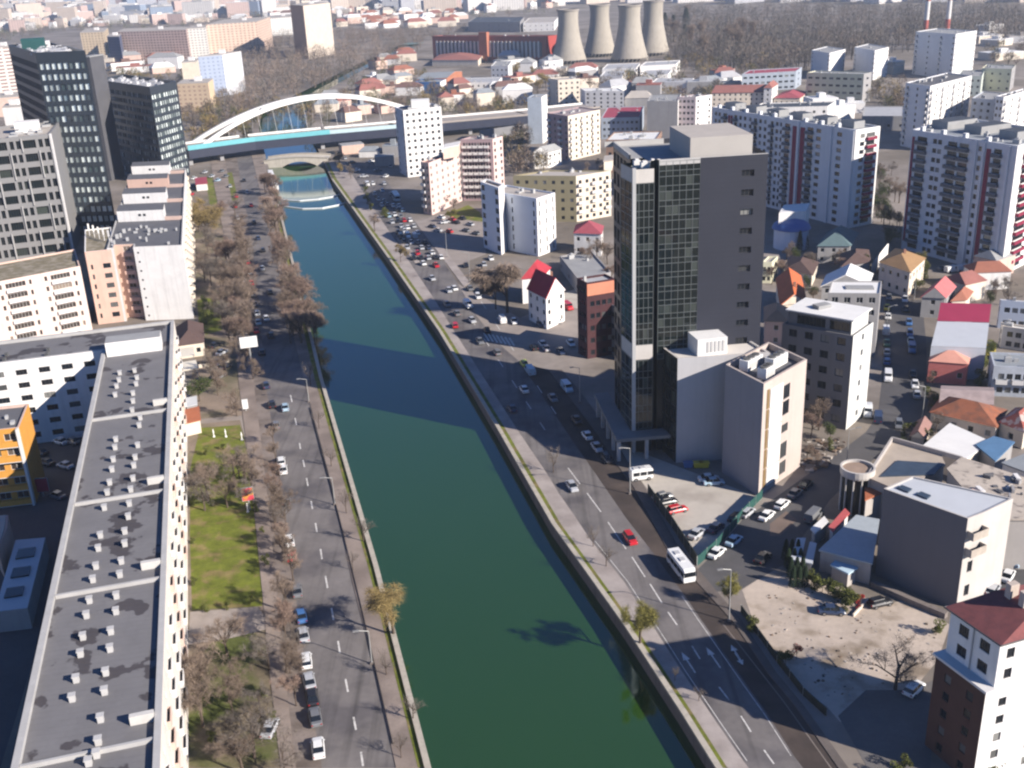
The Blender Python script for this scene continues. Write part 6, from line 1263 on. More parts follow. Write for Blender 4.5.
# drum roofed building
c = W(858, 466, 9.0); o = thing('round_building', (c.x, c.y, 0), 'round drum roofed building with dark column gaps on street corner', 'building'); b = MB(); b.lathe([(2.6, 0), (2.6, 7.4)], (c.x, c.y, 0), 24); b.build('glazed_drum', pm('facade_black', (.012, .015, .015)), o)
b = MB(); b.lathe([(3.1, 7.405), (3.2, 7.8), (3.2, 8.9), (2.8, 8.9), (2.8, 8.4)], (c.x, c.y, 0), 28, cap=False); b.build('roof_ring', WTAN, o); b = MB(); b.lathe([(2.79, 8.3), (2.78, 8.42)], (c.x, c.y, 0), 28); b.build('roof', pm('roof_brownpale', (.3, .22, .17), .9, .2, .5), o)
for k_ in range(12): t = k_ * PI / 6; b = MB(); b.tube((c.x + 2.85 * math.cos(t), c.y + 2.85 * math.sin(t), 0), (c.x + 2.85 * math.cos(t), c.y + 2.85 * math.sin(t), 7.4), .17, .17, 7); b.build('column', WTAN, o)
slabroof('annex', 'brown balcony wing between drum building and grey blank block', [(866, 500), (884, 492), (896, 484), (880, 474), (866, 480)], 5.5, pm('roof_terracotta', (.36, .12, .06)), WBEI)
# grey block with a huge blank wall
ZK = 16.6; q = quad((968, 518.5), (883.5, 488.5), (985, 513), ZK, False); K, R, D, L = q; D = [W(912.5, 476, ZK), 0][0]; D = Vector((D.x, D.y, 0)); Rb = W(976, 500, ZK); Rb = Vector((Rb.x, Rb.y, 0))
R = Vector((W(985, 512, ZK).x, W(985, 512, ZK).y, 0)); q = [K, R, R + (D - L), D]; D2 = q[2]
B = Bld('apartment_block', 'big block with huge blank dark grey wall above the dirt lot', 'apartment block', K); B.facade(L, K, 0, ZK, m=0); ln = (R - K).length
B.facade(K, R, 0, ZK, [(ln * .35, ln * .65)], [(2, 4), (6.4, 8.4)], None, m=1, style='dark'); B.facade(R, D2, 0, ZK, m=1); B.facade(D2, D, 0, ZK, m=0); B.facade(D, L, 0, ZK, m=0)
for zz in (10.2, 13.2): B.balcony(K, R, .2, ln - .2, zz, 1.3, 1.2, pm('stone_cladding', (.4, .35, .3), .9, .3, .8))
flatroof(B, [K, R, D2, D, L][:2] + [D2, D, L], ZK, pm('roof_bluewhite', (.5, .52, .55)), .3, .25, 1)
for x, y in ((903.5, 489), (922.5, 495.5)):
    P = [W(x + dx, y + dy, ZK) for dx, dy in ((-6.5, -1.5), (4.5, 3), (8.5, -.2), (-1.5, -4))]; b = MB(); b.prism([tuple(p[:2]) for p in P], ZK - .24, ZK + .05); b.build('rooflight', pm('roof_glass_dark', (.05, .07, .1)), B.root)
B.done([pm('wall_dark_blank', (.16, .15, .16), .9, .05, .08, streak=.05), WTAN])
# low annex and hedge garden
o = slabroof('annex', 'low annex with corrugated blue grey roof left of grey blank wall', [(820.6, 551), (871, 564), (878, 521), (857, 517)], 4.0, pm('roof_corrugated', (.36, .4, .43), .6, .1, 1.5), WBEI)
slabroof('awning', 'pale blue curved awning under the corrugated roof annex', [(832, 566), (848, 574), (856, 569), (838, 561)], 2.6, pm('awning_blue', (.42, .54, .62), .7), WBEI)
slabroof('canopy', 'narrow white canopy in the hedge garden by side street', [(812, 530), (815, 533), (827, 523), (824, 519)], 2.8, WWHITE, WBEI); slabroof('canopy', 'narrow red and white canopy in the hedge garden by side street', [(830, 528), (833, 531), (848, 514), (845, 511)], 3.2, pm('awning_red', (.45, .1, .1), .7), WWHITE)
slabroof('canopy', 'upper grey canopy strip among the dark hedge conifers', [(792, 560), (799, 562), (804, 540), (798, 540)], 2.5, pm('roof_bluewhite', (.5, .52, .55)), WGREY); slabroof('canopy', 'lower grey canopy strip among the dark hedge conifers', [(806, 563), (811, 564), (815, 545), (811, 544)], 2.5, pm('roof_bluewhite', (.5, .52, .55)), WGREY)
fence('garden_wall', 'short pale kerb wall beside the crimson bush on dirt lot', [(853, 617), (868, 601)], .5, WCREAM, None, cat='garden wall', thick=.12)
# bottom right house
ZL_ = 14.3; Ko, Lo = W(986, 693, ZL_), W(936, 655.5, ZL_); Ko, Lo = V2(Ko.x, Ko.y), V2(Lo.x, Lo.y); e = (Lo - Ko); lnl = e.length; e.normalize(); n = W(1016, 684, ZL_) - W(986, 693, ZL_); n = Vector((n.x, n.y, 0)).normalized()
def Hh_(u, v): return Ko + e * u + n * v
B = Bld('town_house', 'tall brown and white house with red tiled roof, bottom right corner', 'town house', Ko)
Ro, Do = Hh_(0, 15), Hh_(lnl, 15)
B.facade(Lo, Ko, 0, ZL_, cols(lnl, 2, 1.1, 1.8), rows(5, 2.7, 1.3, 0, .7), None, m=0, style='dark'); B.facade(Ko, Ro, 0, ZL_, [(2.2, 3.4), (7.5, 8.7)], rows(5, 2.7, 1.3, 0, .7), None, m=1, style='dark'); B.facade(Ro, Do, 0, ZL_, m=1); B.facade(Do, Lo, 0, ZL_, m=1)
led = MB(); led.prism([tuple(p[:2]) for p in (Hh_(-.3, -.3), Hh_(-.3, 15.3), Hh_(lnl + .3, 15.3), Hh_(lnl + .3, -.3))], ZL_, ZL_ + .35); led.build('ledge', WBAL, B.root)
k0 = proj = None; s_ = 1.3; ZU = 21.2; iK, iR, iD, iL = Hh_(.15, s_), Hh_(.15, 14.6), Hh_(lnl - .2, 14.6), Hh_(lnl - .2, s_)
B.facade(iL, iK, ZL_ + .35, ZU, [(1.6, 3.2), (5.0, 6.6)] if lnl > 7.2 else cols(lnl - .4, 2, 1.3, .9), rows(2, 3.0, 1.6, ZL_ + .35, .8), None, m=1, style='dark'); B.facade(iK, iR, ZL_ + .35, ZU, [(1.2, 2.4), (6, 7.2)], rows(2, 3.0, 1.5, ZL_ + .35, .8), None, m=1, style='dark'); B.facade(iR, iD, ZL_ + .35, ZU, m=1); B.facade(iD, iL, ZL_ + .35, ZU, m=1)
b = MB(); p = iL + (iK - iL) * .5 - n * .1; b.tube((p.x, p.y, ZL_ + .4), (p.x, p.y, ZU), .09, .09, 6); b.build('downpipe', PARA, B.root)
RT_ = pm('roof_old_red_tile', (.21, .07, .068), .85, .16, .6, bump=.4, col2=(.17, .06, .06), sc2=1.2); Q = [iK - n * .6 - e * .6, iR + n * .6 - e * .6, iD + n * .6 + e * .6, iL - n * .6 + e * .6]; zr = ZU + 2.4; c0 = (Q[0] + Q[1]) / 2 + e * 2.2; c1 = (Q[2] + Q[3]) / 2 - e * 2.2; Z_ = lambda p, z: Vector((p.x, p.y, z))
r = MB(); 
for f in ((Q[3], Q[0], c0, c1), (Q[1], Q[2], c1, c0)): r.face([Z_(f[0], ZU), Z_(f[1], ZU), Z_(f[2], zr), Z_(f[3], zr)])
r.face([Z_(Q[0], ZU), Z_(Q[1], ZU), Z_(c0, zr)]); r.face([Z_(Q[2], ZU), Z_(Q[3], ZU), Z_(c1, zr)]); r.face([Z_(p, ZU) for p in (Q[3], Q[2], Q[1], Q[0])]); ro = r.build('roof', RT_, B.root)
g_ = MB()
for i in range(4): g_.tube(Z_(Q[i], ZU + .02), Z_(Q[(i + 1) % 4], ZU + .02), .1, .1, 6)
g_.build('gutter', F_DARK, ro)
for u in (.25, .7): b = MB(); p = lerp(c0, c1, u) - n * .6; b.box((p.x, p.y, ZU + 1.4), 1.3, .9, 2.6, .3); b.build('chimney', pm('chimney_cream', (.5, .42, .36), .9, .15, .6), ro)
B.done([pm('brick_brown', (.095, .05, .04), .9, .14, .6), WWHITE])
# ================================================================ BRIDGES AND LANDMARKS
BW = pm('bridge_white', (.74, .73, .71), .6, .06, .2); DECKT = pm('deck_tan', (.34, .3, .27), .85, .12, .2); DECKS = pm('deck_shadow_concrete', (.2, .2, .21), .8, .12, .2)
ZD = 8.5
DP = [(188, 150.5), (255, 141.5), (330, 134), (400, 128), (445, 123), (530, 115.5), (600, 108)]
dp = [W(x, y, ZD) for x, y in DP]; o = thing('arch_bridge', (dp[0].x, dp[0].y, 0), 'white twin arched viaduct with turquoise screen crossing the far canal', 'bridge')
def strip_(pts, dx, z0, z1, mat, name, parent, off0=0.0):
    b = MB()
    for a, c in zip(pts[:-1], pts[1:]):
        d = (c - a); d.z = 0; n = Vector((-d.y, d.x, 0)).normalized()
        A_, C_ = a + n * off0, c + n * off0; B_, D_ = a + n * (off0 + dx), c + n * (off0 + dx)
        b.hexa([Vector((p.x, p.y, z)) for z in (z0, z1) for p in (A_, C_, D_, B_)])
    return b.build(name, mat, parent)
strip_(dp, 24, ZD - 2.6, ZD, DECKT, 'deck', o); strip_(dp, .6, ZD - 4.6, ZD - .02, pm('deck_side_shade', (.03, .035, .06), .6, .15, .3), 'edge_shade_band', o, -.61)  # shade of the deck side painted navy on a band deepened below the deck
strip_(dp[:3], .3, ZD + .01, ZD + 2.6, pm('screen_turquoise', (.14, .42, .47), .5, .1, .3), 'noise_screen', o, -.3); strip_(dp[2:4], .3, ZD + .01, ZD + 2.2, pm('screen_pale', (.45, .58, .62), .5, .1, .3), 'noise_screen', o, -.3)
strip_(dp[3:], .3, ZD + .01, ZD + 1.1, DECKT, 'parapet', o, -.3); strip_(dp, .3, ZD + .01, ZD + 1.2, BW, 'parapet', o, 23.5)
for i, (t, k) in enumerate([(0, .04), (0, .5), (1, .9), (3, .5), (4, .3), (4, .65), (5, .05), (5, .5)]):
    a, c = dp[t], dp[t + 1]; p = a.lerp(c, k); d = (c - a).normalized(); n = Vector((-d.y, d.x, 0)); b = MB(); p2 = p + n * 12; b.box((p2.x, p2.y, 0), 2.2, 19, ZD - 2.65, math.atan2(d.y, d.x)); b.build('pier', pm('pier_grey', (.3, .3, .31), .85), o)
def archpts(pix, zs):
    return [W(x, y, z) for (x, y), z in zip(pix, zs)]
# the two ribs lean together; heights follow a parabola between the springings
S0, S1 = W(199, 149, 6), W(438, 121, 6); 
def rib(off0, off1, H_, name):
    d = (S1 - S0); d.z = 0; n = Vector((-d.y, d.x, 0)).normalized(); P = []
    for i in range(33):
        t = i / 32; h = 4 * t * (1 - t); P.append(S0.lerp(S1, t) + n * (off0 + (off1 - off0) * h) + Vector((0, 0, H_ * h)))
    b = MB()
    for a, c in zip(P[:-1], P[1:]):
        dd = (c - a).normalized(); s = n; u = s.cross(dd).normalized() * 1.1; s = s * 1.15; b.hexa([a - s - u, a + s - u, c + s - u, c - s - u, a - s + u, a + s + u, c + s + u, c - s + u])
    b.build(name, BW, o); return P
PA = rib(2, 9, 0, 'x') if False else None
def apex_h():
    lo, hi = 5, 60
    d = (S1 - S0); n = Vector((-d.y, d.x, 0)).normalized()
    for _ in range(40):
        m_ = (lo + hi) / 2; y = min(PR(S0.lerp(S1, t) + Vector((0, 0, m_ * 4 * t * (1 - t))) + n * 6)[1] for t in (.4, .45, .5, .55, .6, .65))
        if y > 96.5: lo = m_
        else: hi = m_
    return lo
AH = apex_h(); P1 = rib(1, 7, AH, 'arch'); P2 = rib(21, 14, AH, 'arch')
for P_, off0 in ((P1, 1), (P2, 21)):
    d = (S1 - S0); n = Vector((-d.y, d.x, 0)).normalized()
    for i in range(4, 29, 2):
        b = MB(); foot = S0.lerp(S1, i / 32) + n * off0; b.tube(P_[i] - Vector((0, 0, 1)), Vector((foot.x, foot.y, ZD)), .09, .09, 4, cap=False); b.build('hanger', BW, o)
for t in (.3, .4, .5, .6, .7):
    i = int(t * 32); b = MB(); b.tube(P1[i], P2[i], .5, .5, 6); b.build('cross_beam', BW, o)
# ramp wall and dark retaining wall right of the white tower block
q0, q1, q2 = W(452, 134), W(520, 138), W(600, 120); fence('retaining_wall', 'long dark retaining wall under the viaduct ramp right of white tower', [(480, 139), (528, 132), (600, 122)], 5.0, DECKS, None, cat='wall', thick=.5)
# old low stone bridge
a, c = W(264, 164, 0), W(328, 161, 0); o = thing('stone_bridge', (a.x, a.y, 0), 'low pale old stone arch bridge over the canal below viaduct', 'bridge'); d = (c - a).normalized(); n = Vector((-d.y, d.x, 0)); ln = (c - a).length
b = MB(); n_ = 14; T0, T1 = .2, .9
for back in (0, 13):
    prof = [(u, 1.6 + 1.1 * math.sin(math.pi * u)) for u in [i / n_ for i in range(n_ + 1)]]
    und = [(u, -5.2 if (u <= T0 or u >= T1) else -5.2 + 5.6 * math.sin(math.pi * (u - T0) / (T1 - T0)) ** .6) for u, _ in prof]
    for i in range(n_):
        V = lambda u, z: a + d * (ln * u) + n * back + Vector((0, 0, z)); f = [V(und[i][0], und[i][1]), V(und[i + 1][0], und[i + 1][1]), V(prof[i + 1][0], prof[i + 1][1]), V(prof[i][0], prof[i][1])]; b.face(f if back == 0 else f[::-1])
for i in range(n_):
    W0 = lambda u, z, k: a + d * (ln * u) + n * k + Vector((0, 0, z)); b.face([W0(und[i][0], und[i][1], 0), W0(und[i][0], und[i][1], 13), W0(und[i + 1][0], und[i + 1][1], 13), W0(und[i + 1][0], und[i + 1][1], 0)]); b.face([W0(prof[i][0], prof[i][1] - .7, 0), W0(prof[i + 1][0], prof[i + 1][1] - .7, 0), W0(prof[i + 1][0], prof[i + 1][1] - .7, 13), W0(prof[i][0], prof[i][1] - .7, 13)])
b.build('arch_wall', pm('stone_pale', (.5, .46, .4), .9, .15, .4, streak=.2), o)
for k in (0, 13):
    b = MB(); 
    for i in range(n_): 
        V = lambda u, z, s: a + d * (ln * u) + n * (k + s) + Vector((0, 0, z)); b.hexa([V(prof[i][0], prof[i][1], -.3), V(prof[i + 1][0], prof[i + 1][1], -.3), V(prof[i + 1][0], prof[i + 1][1], .3), V(prof[i][0], prof[i][1], .3), V(prof[i][0], prof[i][1] + .35, -.3), V(prof[i + 1][0], prof[i + 1][1] + .35, -.3), V(prof[i + 1][0], prof[i + 1][1] + .35, .3), V(prof[i][0], prof[i][1] + .35, .3)])
    b.build('coping', STONE, o)
p, p2 = W(276.5, 190, 0), W(270.5, 174, 0); b = MB(); dd = (p2 - p); mid = (p + p2) / 2; b.box((mid.x, mid.y, 0), dd.length, 2.4, 2.2, math.atan2(dd.y, dd.x)); o = b.build('site_container', pm('panel_white', (.78, .77, .76)), off=(mid.x, mid.y, 0)); tag(o, 'long white site container on left bank just below the stone bridge', 'container')
# cooling towers
CT = pm('cooling_concrete', (.37, .335, .285), .9, .14, .03, streak=.22)
def cooling(lab, x, y, top, rb):
    p = W(x, y); d = (p - CAMP).length; pxm = FOC / PR(p)[2]; R = rb / pxm; lo, hi = 10, 95
    for _ in range(40):
        m_ = (lo + hi) / 2
        if PR(p + Vector((0, 0, m_)))[1] > top: lo = m_
        else: hi = m_
    Hh = lo; o = thing('cooling_tower', (p.x, p.y, 0), lab, 'cooling tower', 'cooling towers behind the factory'); prof = []
    for i in range(17):
        t = i / 16; z = 3.5 + t * (Hh - 3.5); k = (t - .8) / .8; prof.append((R * .585 * math.sqrt(1 + 2.05 * k * k), z))
    b = MB(); b.lathe(prof, (p.x, p.y, 0), 40, cap=False); b.build('shell', CT, o, smooth=True); b = MB(); b.lathe([(prof[-1][0] + .5, Hh - 1.2), (prof[-1][0] + .5, Hh + .3), (prof[-1][0] - .6, Hh + .3), (prof[-1][0] - .6, Hh - 6)], (p.x, p.y, 0), 40, cap=False); b.build('rim', pm('rim_concrete', (.3, .27, .24), .9), o)
    b = MB()
    for i in range(28):
        t0, t1 = 2 * PI * i / 28, 2 * PI * (i + .5) / 28; b.tube((p.x + R * 1.0 * math.cos(t0), p.y + R * math.sin(t0), 0), (p.x + prof[0][0] * math.cos(t1), p.y + prof[0][0] * math.sin(t1), 3.6), .35, .35, 4, cap=False)
    struct(b.build('raker_columns', CT, o), 'stuff') if False else b.build('raker_ring', CT, o)
cooling('leftmost of the four concrete cooling towers next to the brick factory', 569, 63, 9.5, 17); cooling('second concrete cooling tower from the left, half hidden behind others', 600, 56, 4.5, 16); cooling('third concrete cooling tower from the left standing nearest the viewer', 629.5, 61, 5, 18); cooling('rightmost concrete cooling tower beside the grey wood', 653, 55, 0.5, 16)
def stack(lab, x, y):
    p = W(x, y); o = thing('chimney_stack', (p.x, p.y, 0), lab, 'chimney', 'red and white chimney stacks'); 
    b = MB(); b.lathe([(4.2, 0), (3.3, 15), (2.6, 15)], (p.x, p.y, 0), 16); b.build('shaft', pm('stack_grey', (.45, .42, .4), .85), o); z = 15
    for k in range(11): b = MB(); b.lathe([(2.4 - .05 * k, z), (2.35 - .05 * k, z + 9)], (p.x, p.y, 0), 16); b.build('band', pm('stack_red', (.4, .1, .08), .8) if k % 3 == 0 else pm('stack_white', (.62, .6, .58), .8), o); z += 9
stack('left red and white chimney stack behind the distant white tower', 924, 45); stack('right red and white chimney stack behind the distant white tower', 945.5, 44)
# brick power station hall
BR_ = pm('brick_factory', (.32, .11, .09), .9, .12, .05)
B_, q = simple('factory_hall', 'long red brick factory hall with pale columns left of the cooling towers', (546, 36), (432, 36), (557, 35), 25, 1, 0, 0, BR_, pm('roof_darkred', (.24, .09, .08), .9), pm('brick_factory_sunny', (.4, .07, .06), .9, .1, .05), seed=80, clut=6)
K, R, D, L = q; d = (K - L); ln = d.length; d.normalize(); o_ = Vector((d.y, -d.x, 0)); rz = math.atan2(d.y, d.x)
for i in range(27):
    if i in (12, 13): continue
    p = L + d * (6 + i * (ln - 10) / 27) + o_ * .5; b = MB(); b.box((p.x, p.y, 4), 1.9, .9, 16, rz); b.build('column', pm('column_pale', (.6, .58, .55), .8), B_)
    p = p + d * ((ln - 10) / 54) - o_ * .35; b = MB(); b.box((p.x, p.y, 5), (ln - 10) / 27 - 2.2, .3, 14, rz); b.build('window', pm('hall_glass', (.09, .1, .12), .4), B_)
p = L + d * (ln * .48) + o_ * 2; b = MB(); b.box((p.x, p.y, 0), 10, 5, 29, rz); b.build('stair_bay', pm('brick_orange', (.42, .16, .1), .9), B_)
hip('factory_shed', 'red roofed shed before the brick hall, left part', 'shed', (478, 60), (432, 60), (484, 54), 6, 4, WCREAM, pm('roof_redtile_far', (.3, .125, .105), .9), win=False)
hip('factory_shed', 'red roofed shed with white front before the brick hall, right part', 'shed', (530, 53), (494, 53), (536, 48), 7, 4, WWHITE, pm('roof_redtile_far', (.3, .125, .105)), win=False)
simple('warehouse', 'bright blue walled warehouse near the left of factory', (440, 82), (414.5, 82), (446, 79), 9, 1, 0, 0, pm('wall_bright_blue', (.05, .17, .42), .7), pm('roof_bluegrey', (.26, .28, .3)), WWHITE, seed=81, clut=0)
hip('warehouse', 'warehouse with orange brown and grey roof behind blue warehouse', 'warehouse', (447, 77.5), (417, 79), (462, 71), 7, 2.5, pm('wall_orangebrown', (.42, .17, .1), .85), pm('roof_bluegrey', (.26, .28, .3)), gable=True, along='L', win=False)
simple('office_block', 'long low white office strip right of the blue warehouse', (497, 82), (449, 83), (502, 77), 8, 2, 9, 1, WWHITE, pm('roof_pale_grey', (.42, .42, .43)), seed=82)
simple('office_block', 'white cube office beyond the low white office strip', (508, 66), (491, 66), (512, 61), 14, 3, 4, 1, WWHITE, RGREY, seed=83)
simple('office_block', 'dark roofed long hall behind the brick factory', (520, 22), (468, 22), (524, 17), 14, 2, 6, 1, WGREY, pm('roof_dark_slab', (.06, .07, .09)), seed=84, clut=2)
simple('office_block', 'low white hall with roof box behind brick factory, right part', (554, 22), (523, 23), (558, 17), 12, 2, 6, 1, WWHITE, RTAN, seed=85, clut=2)
for i, (K_, L_, R_, z) in enumerate((((636, 68), (602, 69), (640, 63), 9), ((676, 64), (640, 66), (680, 60), 9), ((622, 76), (600, 76), (626, 71), 8), ((690, 82), (652, 82), (694, 78), 8), ((668, 74), (640, 75), (672, 69), 8))):
    o, q = simple('warehouse', None, K_, L_, R_, z, 1, 5, 1, WWHITE, pm('roof_pale_grey', (.42, .42, .43)), seed=90 + i, clut=2); later(o, 'white flat roofed hall', 'at the foot of the cooling towers', 'white halls by the cooling towers')
hip('school_building', 'long red tiled school roof with white end gable behind striped slab', 'school', (770, 92), (712, 93), (776, 87), 9, 3.5, WCREAM, pm('roof_redtile_far', (.3, .125, .105)), gable=True)
simple('office_block', 'blue banded office with crimson roof before the grey wood', (796, 71), (742, 74), (802, 67), 13, 3, 9, 1, pm('wall_slateblue', (.32, .36, .42)), pm('roof_crimson', (.34, .06, .09)), seed=96, ww=4, clut=3)
hip('house', 'wide low crimson roof right of the long red school roof', 'house', (800, 98), (774, 98), (808, 92), 5, 3, WCREAM, pm('roof_crimson_tile', (.36, .05, .08)))
hip('house', 'red roofed tower house at end of the long red school roof', 'house', (772, 88), (764, 88), (778, 84), 12, 3, WWHITE, pm('roof_redtile_far', (.3, .125, .105)))
# ---- apartment slabs at upper left
gm = lambda n, a, c, **k: gridmat(n, a, c, **k)
def farblock(label, K_, L_, R_, z, wm, rm=RTAN, where=None, group=None, wm2=None, name='apartment_block'):
    q = quad(K_, L_, R_, z); o = thing(name, (q[0].x, q[0].y, 0), label, name.replace('_', ' '), group); b = MB(); n = 4
    for i in range(4):
        p, r = q[i], q[(i + 1) % 4]; b.face([(p.x, p.y, 0), (r.x, r.y, 0), (r.x, r.y, z), (p.x, p.y, z)], 1 if (i == 0 and wm2) else 0)
    b.build('wall', [wm, wm2 or wm], o); b = MB(); b.prism([tuple(p[:2]) for p in inset(q, .0)], z - .4 + .4, z + .5); b.build('roof', rm, o)
    c = uv(q, .5, .4); b = MB(); b.box((c.x, c.y, z + .5), 5, 4, 3); b.build('stair_head', WWHITE, o)
    if not label: later(o, where[0], where[1], group)
    return o
farblock('brown striped long apartment slab behind the dark glass offices', (186, 30), (117, 32), (190, 27), 36, gm('far_brown', (.55, .42, .38), (.2, .13, .12), fh=3, ww=4.2, fw=.6, fhh=.5))
farblock('cream and yellow apartment block left of the brown striped slab', (104, 32), (80, 33), (108, 28), 36, gm('far_cream', (.62, .5, .36), (.28, .2, .14), fh=3, ww=4))
farblock('dark blue narrow slab wedged beside the brown striped slab', (119, 37), (107, 37), (121, 34), 34, gm('far_navy', (.12, .13, .2), (.06, .07, .11)))
farblock('white apartment slab with grey windows right of brown striped slab', (205, 28), (187, 29), (208, 25), 36, gm('far_white', (.68, .66, .62), (.27, .27, .28), fh=3, ww=4, fw=.6))
farblock('peach balconied apartment slab with dark gaps, upper left', (256, 22), (206, 25), (270, 17), 38, gm('far_peach', (.66, .5, .4), (.3, .2, .16), fh=3, ww=5, fw=.5))
farblock('white lower slab behind blue grey tower with dark shaded base', (292, 17), (264, 19), (296, 14), 26, gm('far_white', (.68, .66, .62), (.27, .27, .28)))
farblock('big blank beige tower slab with orange brown left side', (303, 6), (290, 5), (330, 3), 58, pm('wall_orangebrown_far', (.5, .3, .2), .85), wm2=pm('wall_beige_far', (.62, .53, .44), .85))
farblock('blue grey tower slab with pale blank centre near the viaduct arch', (222, 55), (198, 57), (241, 51.5), 33.5, gm('far_bluegrey', (.34, .39, .5), (.22, .26, .36), fh=3, ww=4), wm2=pm('wall_palelilac_far', (.56, .57, .6), .85, .05))
farblock('ochre block next to lower dark glass office', (208, 83), (177, 84), (213, 79), 22, gm('far_ochre', (.6, .46, .32), (.4, .27, .2), fh=3, ww=4), wm2=pm('wall_apricot', (.66, .5, .33), .85))
farblock('small cream block behind the ochre block near glass office', (196, 62), (181, 63), (199, 59), 24, pm('wall_cream_far', (.64, .56, .46), .85))
farblock('brown balconied block at upper left picture edge behind glass tower', (10, 47), (-14, 49), (16, 44), 44, gm('far_brown2', (.62, .54, .5), (.2, .15, .14), fh=3, ww=8, fw=.75, fhh=.45))
farblock('low pink roofed house by the left picture edge', (18, 97), (-10, 99), (22, 92), 14, WPINK); farblock('white box building above the grid office at left edge', (20, 107), (2, 108), (24, 103), 30, WWHITE)
# ---- the city far off
fr2 = random.Random(77); OCC = []
FWM = [gm('city_white', (.7, .67, .64), (.33, .31, .31), fh=3.2, ww=5), gm('city_cream', (.66, .56, .47), (.36, .28, .24), fh=3.2, ww=5), gm('city_pink', (.62, .47, .42), (.32, .22, .2), fh=3.2, ww=5), gm('city_grey', (.45, .45, .48), (.25, .26, .29), fh=3.2, ww=5), gm('city_blue', (.3, .36, .45), (.18, .22, .3), fh=3.2, ww=5)]
def scatter(poly, n, wr, dr, hr, what, where, group, mats, roofs, seed, rotr=.25, gap=1.15, name='apartment_block', pitched=0.0, avoid=()):
    r = random.Random(seed); xs = [p[0] for p in poly]; ys = [p[1] for p in poly]; k = 0; tries = 0
    while k < n and tries < n * 30:
        tries += 1; x, y = r.uniform(min(xs), max(xs)), r.uniform(min(ys), max(ys))
        if not inpoly(x, y, poly) or any(inpoly(x, y, a) for a in avoid): continue
        p = W(x, y); w_, d_, h_ = r.uniform(*wr), r.uniform(*dr), r.uniform(*hr); R = max(w_, d_) * .5 * gap
        if any((p.x - q[0]) ** 2 + (p.y - q[1]) ** 2 < (R + q[2]) ** 2 * .8 for q in OCC): continue
        OCC.append((p.x, p.y, R)); k += 1; rz = r.uniform(-rotr, rotr) + r.choice([0, .5]); o = thing(name, (p.x, p.y, 0), None, name.replace('_', ' ')); c, s = math.cos(rz), math.sin(rz)
        q = [(p.x + a * w_ / 2 * c - b_ * d_ / 2 * s, p.y + a * w_ / 2 * s + b_ * d_ / 2 * c) for a, b_ in ((-1, -1), (1, -1), (1, 1), (-1, 1))]
        b = MB()
        for i in range(4): b.face([(*q[i], 0), (*q[(i + 1) % 4], 0), (*q[(i + 1) % 4], h_), (*q[i], h_)])
        wl = MB(); b.build('wall', r.choice(mats), o); b = MB()
        rm = r.choice(roofs)
        if r.random() < pitched:
            rh = min(w_, d_) * .3; Q = [Vector((*v, h_)) for v in q]; Q = [v + (v - Vector((p.x, p.y, h_))).normalized() * .5 for v in Q]; al = w_ >= d_
            m0, m1 = ((Q[0] + Q[3]) / 2, (Q[1] + Q[2]) / 2) if al else ((Q[0] + Q[1]) / 2, (Q[3] + Q[2]) / 2); dd = (m1 - m0) * .22; e0, e1 = m0 + dd + Vector((0, 0, rh)), m1 - dd + Vector((0, 0, rh))
            F = [(Q[0], Q[1], e1, e0), (Q[2], Q[3], e0, e1), (Q[1], Q[2], e1), (Q[3], Q[0], e0)] if al else [(Q[1], Q[2], e1, e0), (Q[3], Q[0], e0, e1), (Q[0], Q[1], e0), (Q[2], Q[3], e1)]
            for f in F: b.face(f)
            b.face(Q[::-1])
        else:
            b.prism(q, h_, h_ + .5)
            if min(w_, d_) > 9: b.box((p.x, p.y, h_ + .5), w_ * .25, d_ * .35, 2.8, rz)
        b.build('roof', rm, o); later(o, r.choice(what) if isinstance(what, list) else what, where, group)
RF = [RTAN, RGREY, RWHITE, RWHITE, pm('roof_pale_grey', (.42, .42, .43))]; RP = [pm('roof_redtile_far', (.3, .125, .105)), pm('roof_brown_far', (.17, .1, .085), .9), pm('roof_redbrown_tile', (.3, .12, .08)), RGREY, pm('roof_bluegrey', (.26, .28, .3))]
SKY_AV = []
scatter([(-10, 1), (60, 0), (60, 26), (-10, 30)], 26, (30, 70), (14, 30), (20, 45), 'pale apartment block', 'in the hazy city, top left corner', 'far city blocks', FWM[:3], RF, 301, gap=1.0)
scatter([(60, 0), (285, 0), (285, 16), (215, 20), (110, 22), (60, 24)], 105, (25, 80), (14, 30), (14, 40), ['pale apartment block', 'white apartment block'], 'on the hazy skyline, upper left', 'far city blocks', FWM, RF, 302, gap=.95)
scatter([(332, 0), (560, 0), (556, 8), (470, 12), (335, 12)], 48, (30, 80), (14, 26), (16, 45), ['grey apartment block', 'white apartment block'], 'on the hazy skyline, upper middle', 'far city blocks', FWM + [FWM[3]], RF, 303, gap=.95)
scatter([(335, 14), (466, 14), (466, 26), (335, 30)], 34, (16, 34), (12, 20), (6, 12), 'red roofed house', 'in the far suburb behind the arch bridge', 'far suburb houses', [WWHITE, WCREAM, WPINK], RP[:3] + [RWHITE], 304, name='house', pitched=.8)
scatter([(560, 0), (1030, 0), (1030, 2.5), (560, 3.5)], 24, (40, 110), (14, 30), (14, 36), 'white apartment block', 'on the skyline beyond the grey wood', 'far city blocks', FWM[:2] + [FWM[3]], RF, 305)
scatter([(372, 62), (412, 56), (412, 100), (396, 104), (345, 98), (352, 80)], 15, (11, 22), (9, 14), (4, 8), 'small house', 'between canal bend and blue warehouse', 'houses by the canal bend', [WWHITE, WCREAM, WPINK], RP + [RWHITE], 306, name='house', pitched=.7)
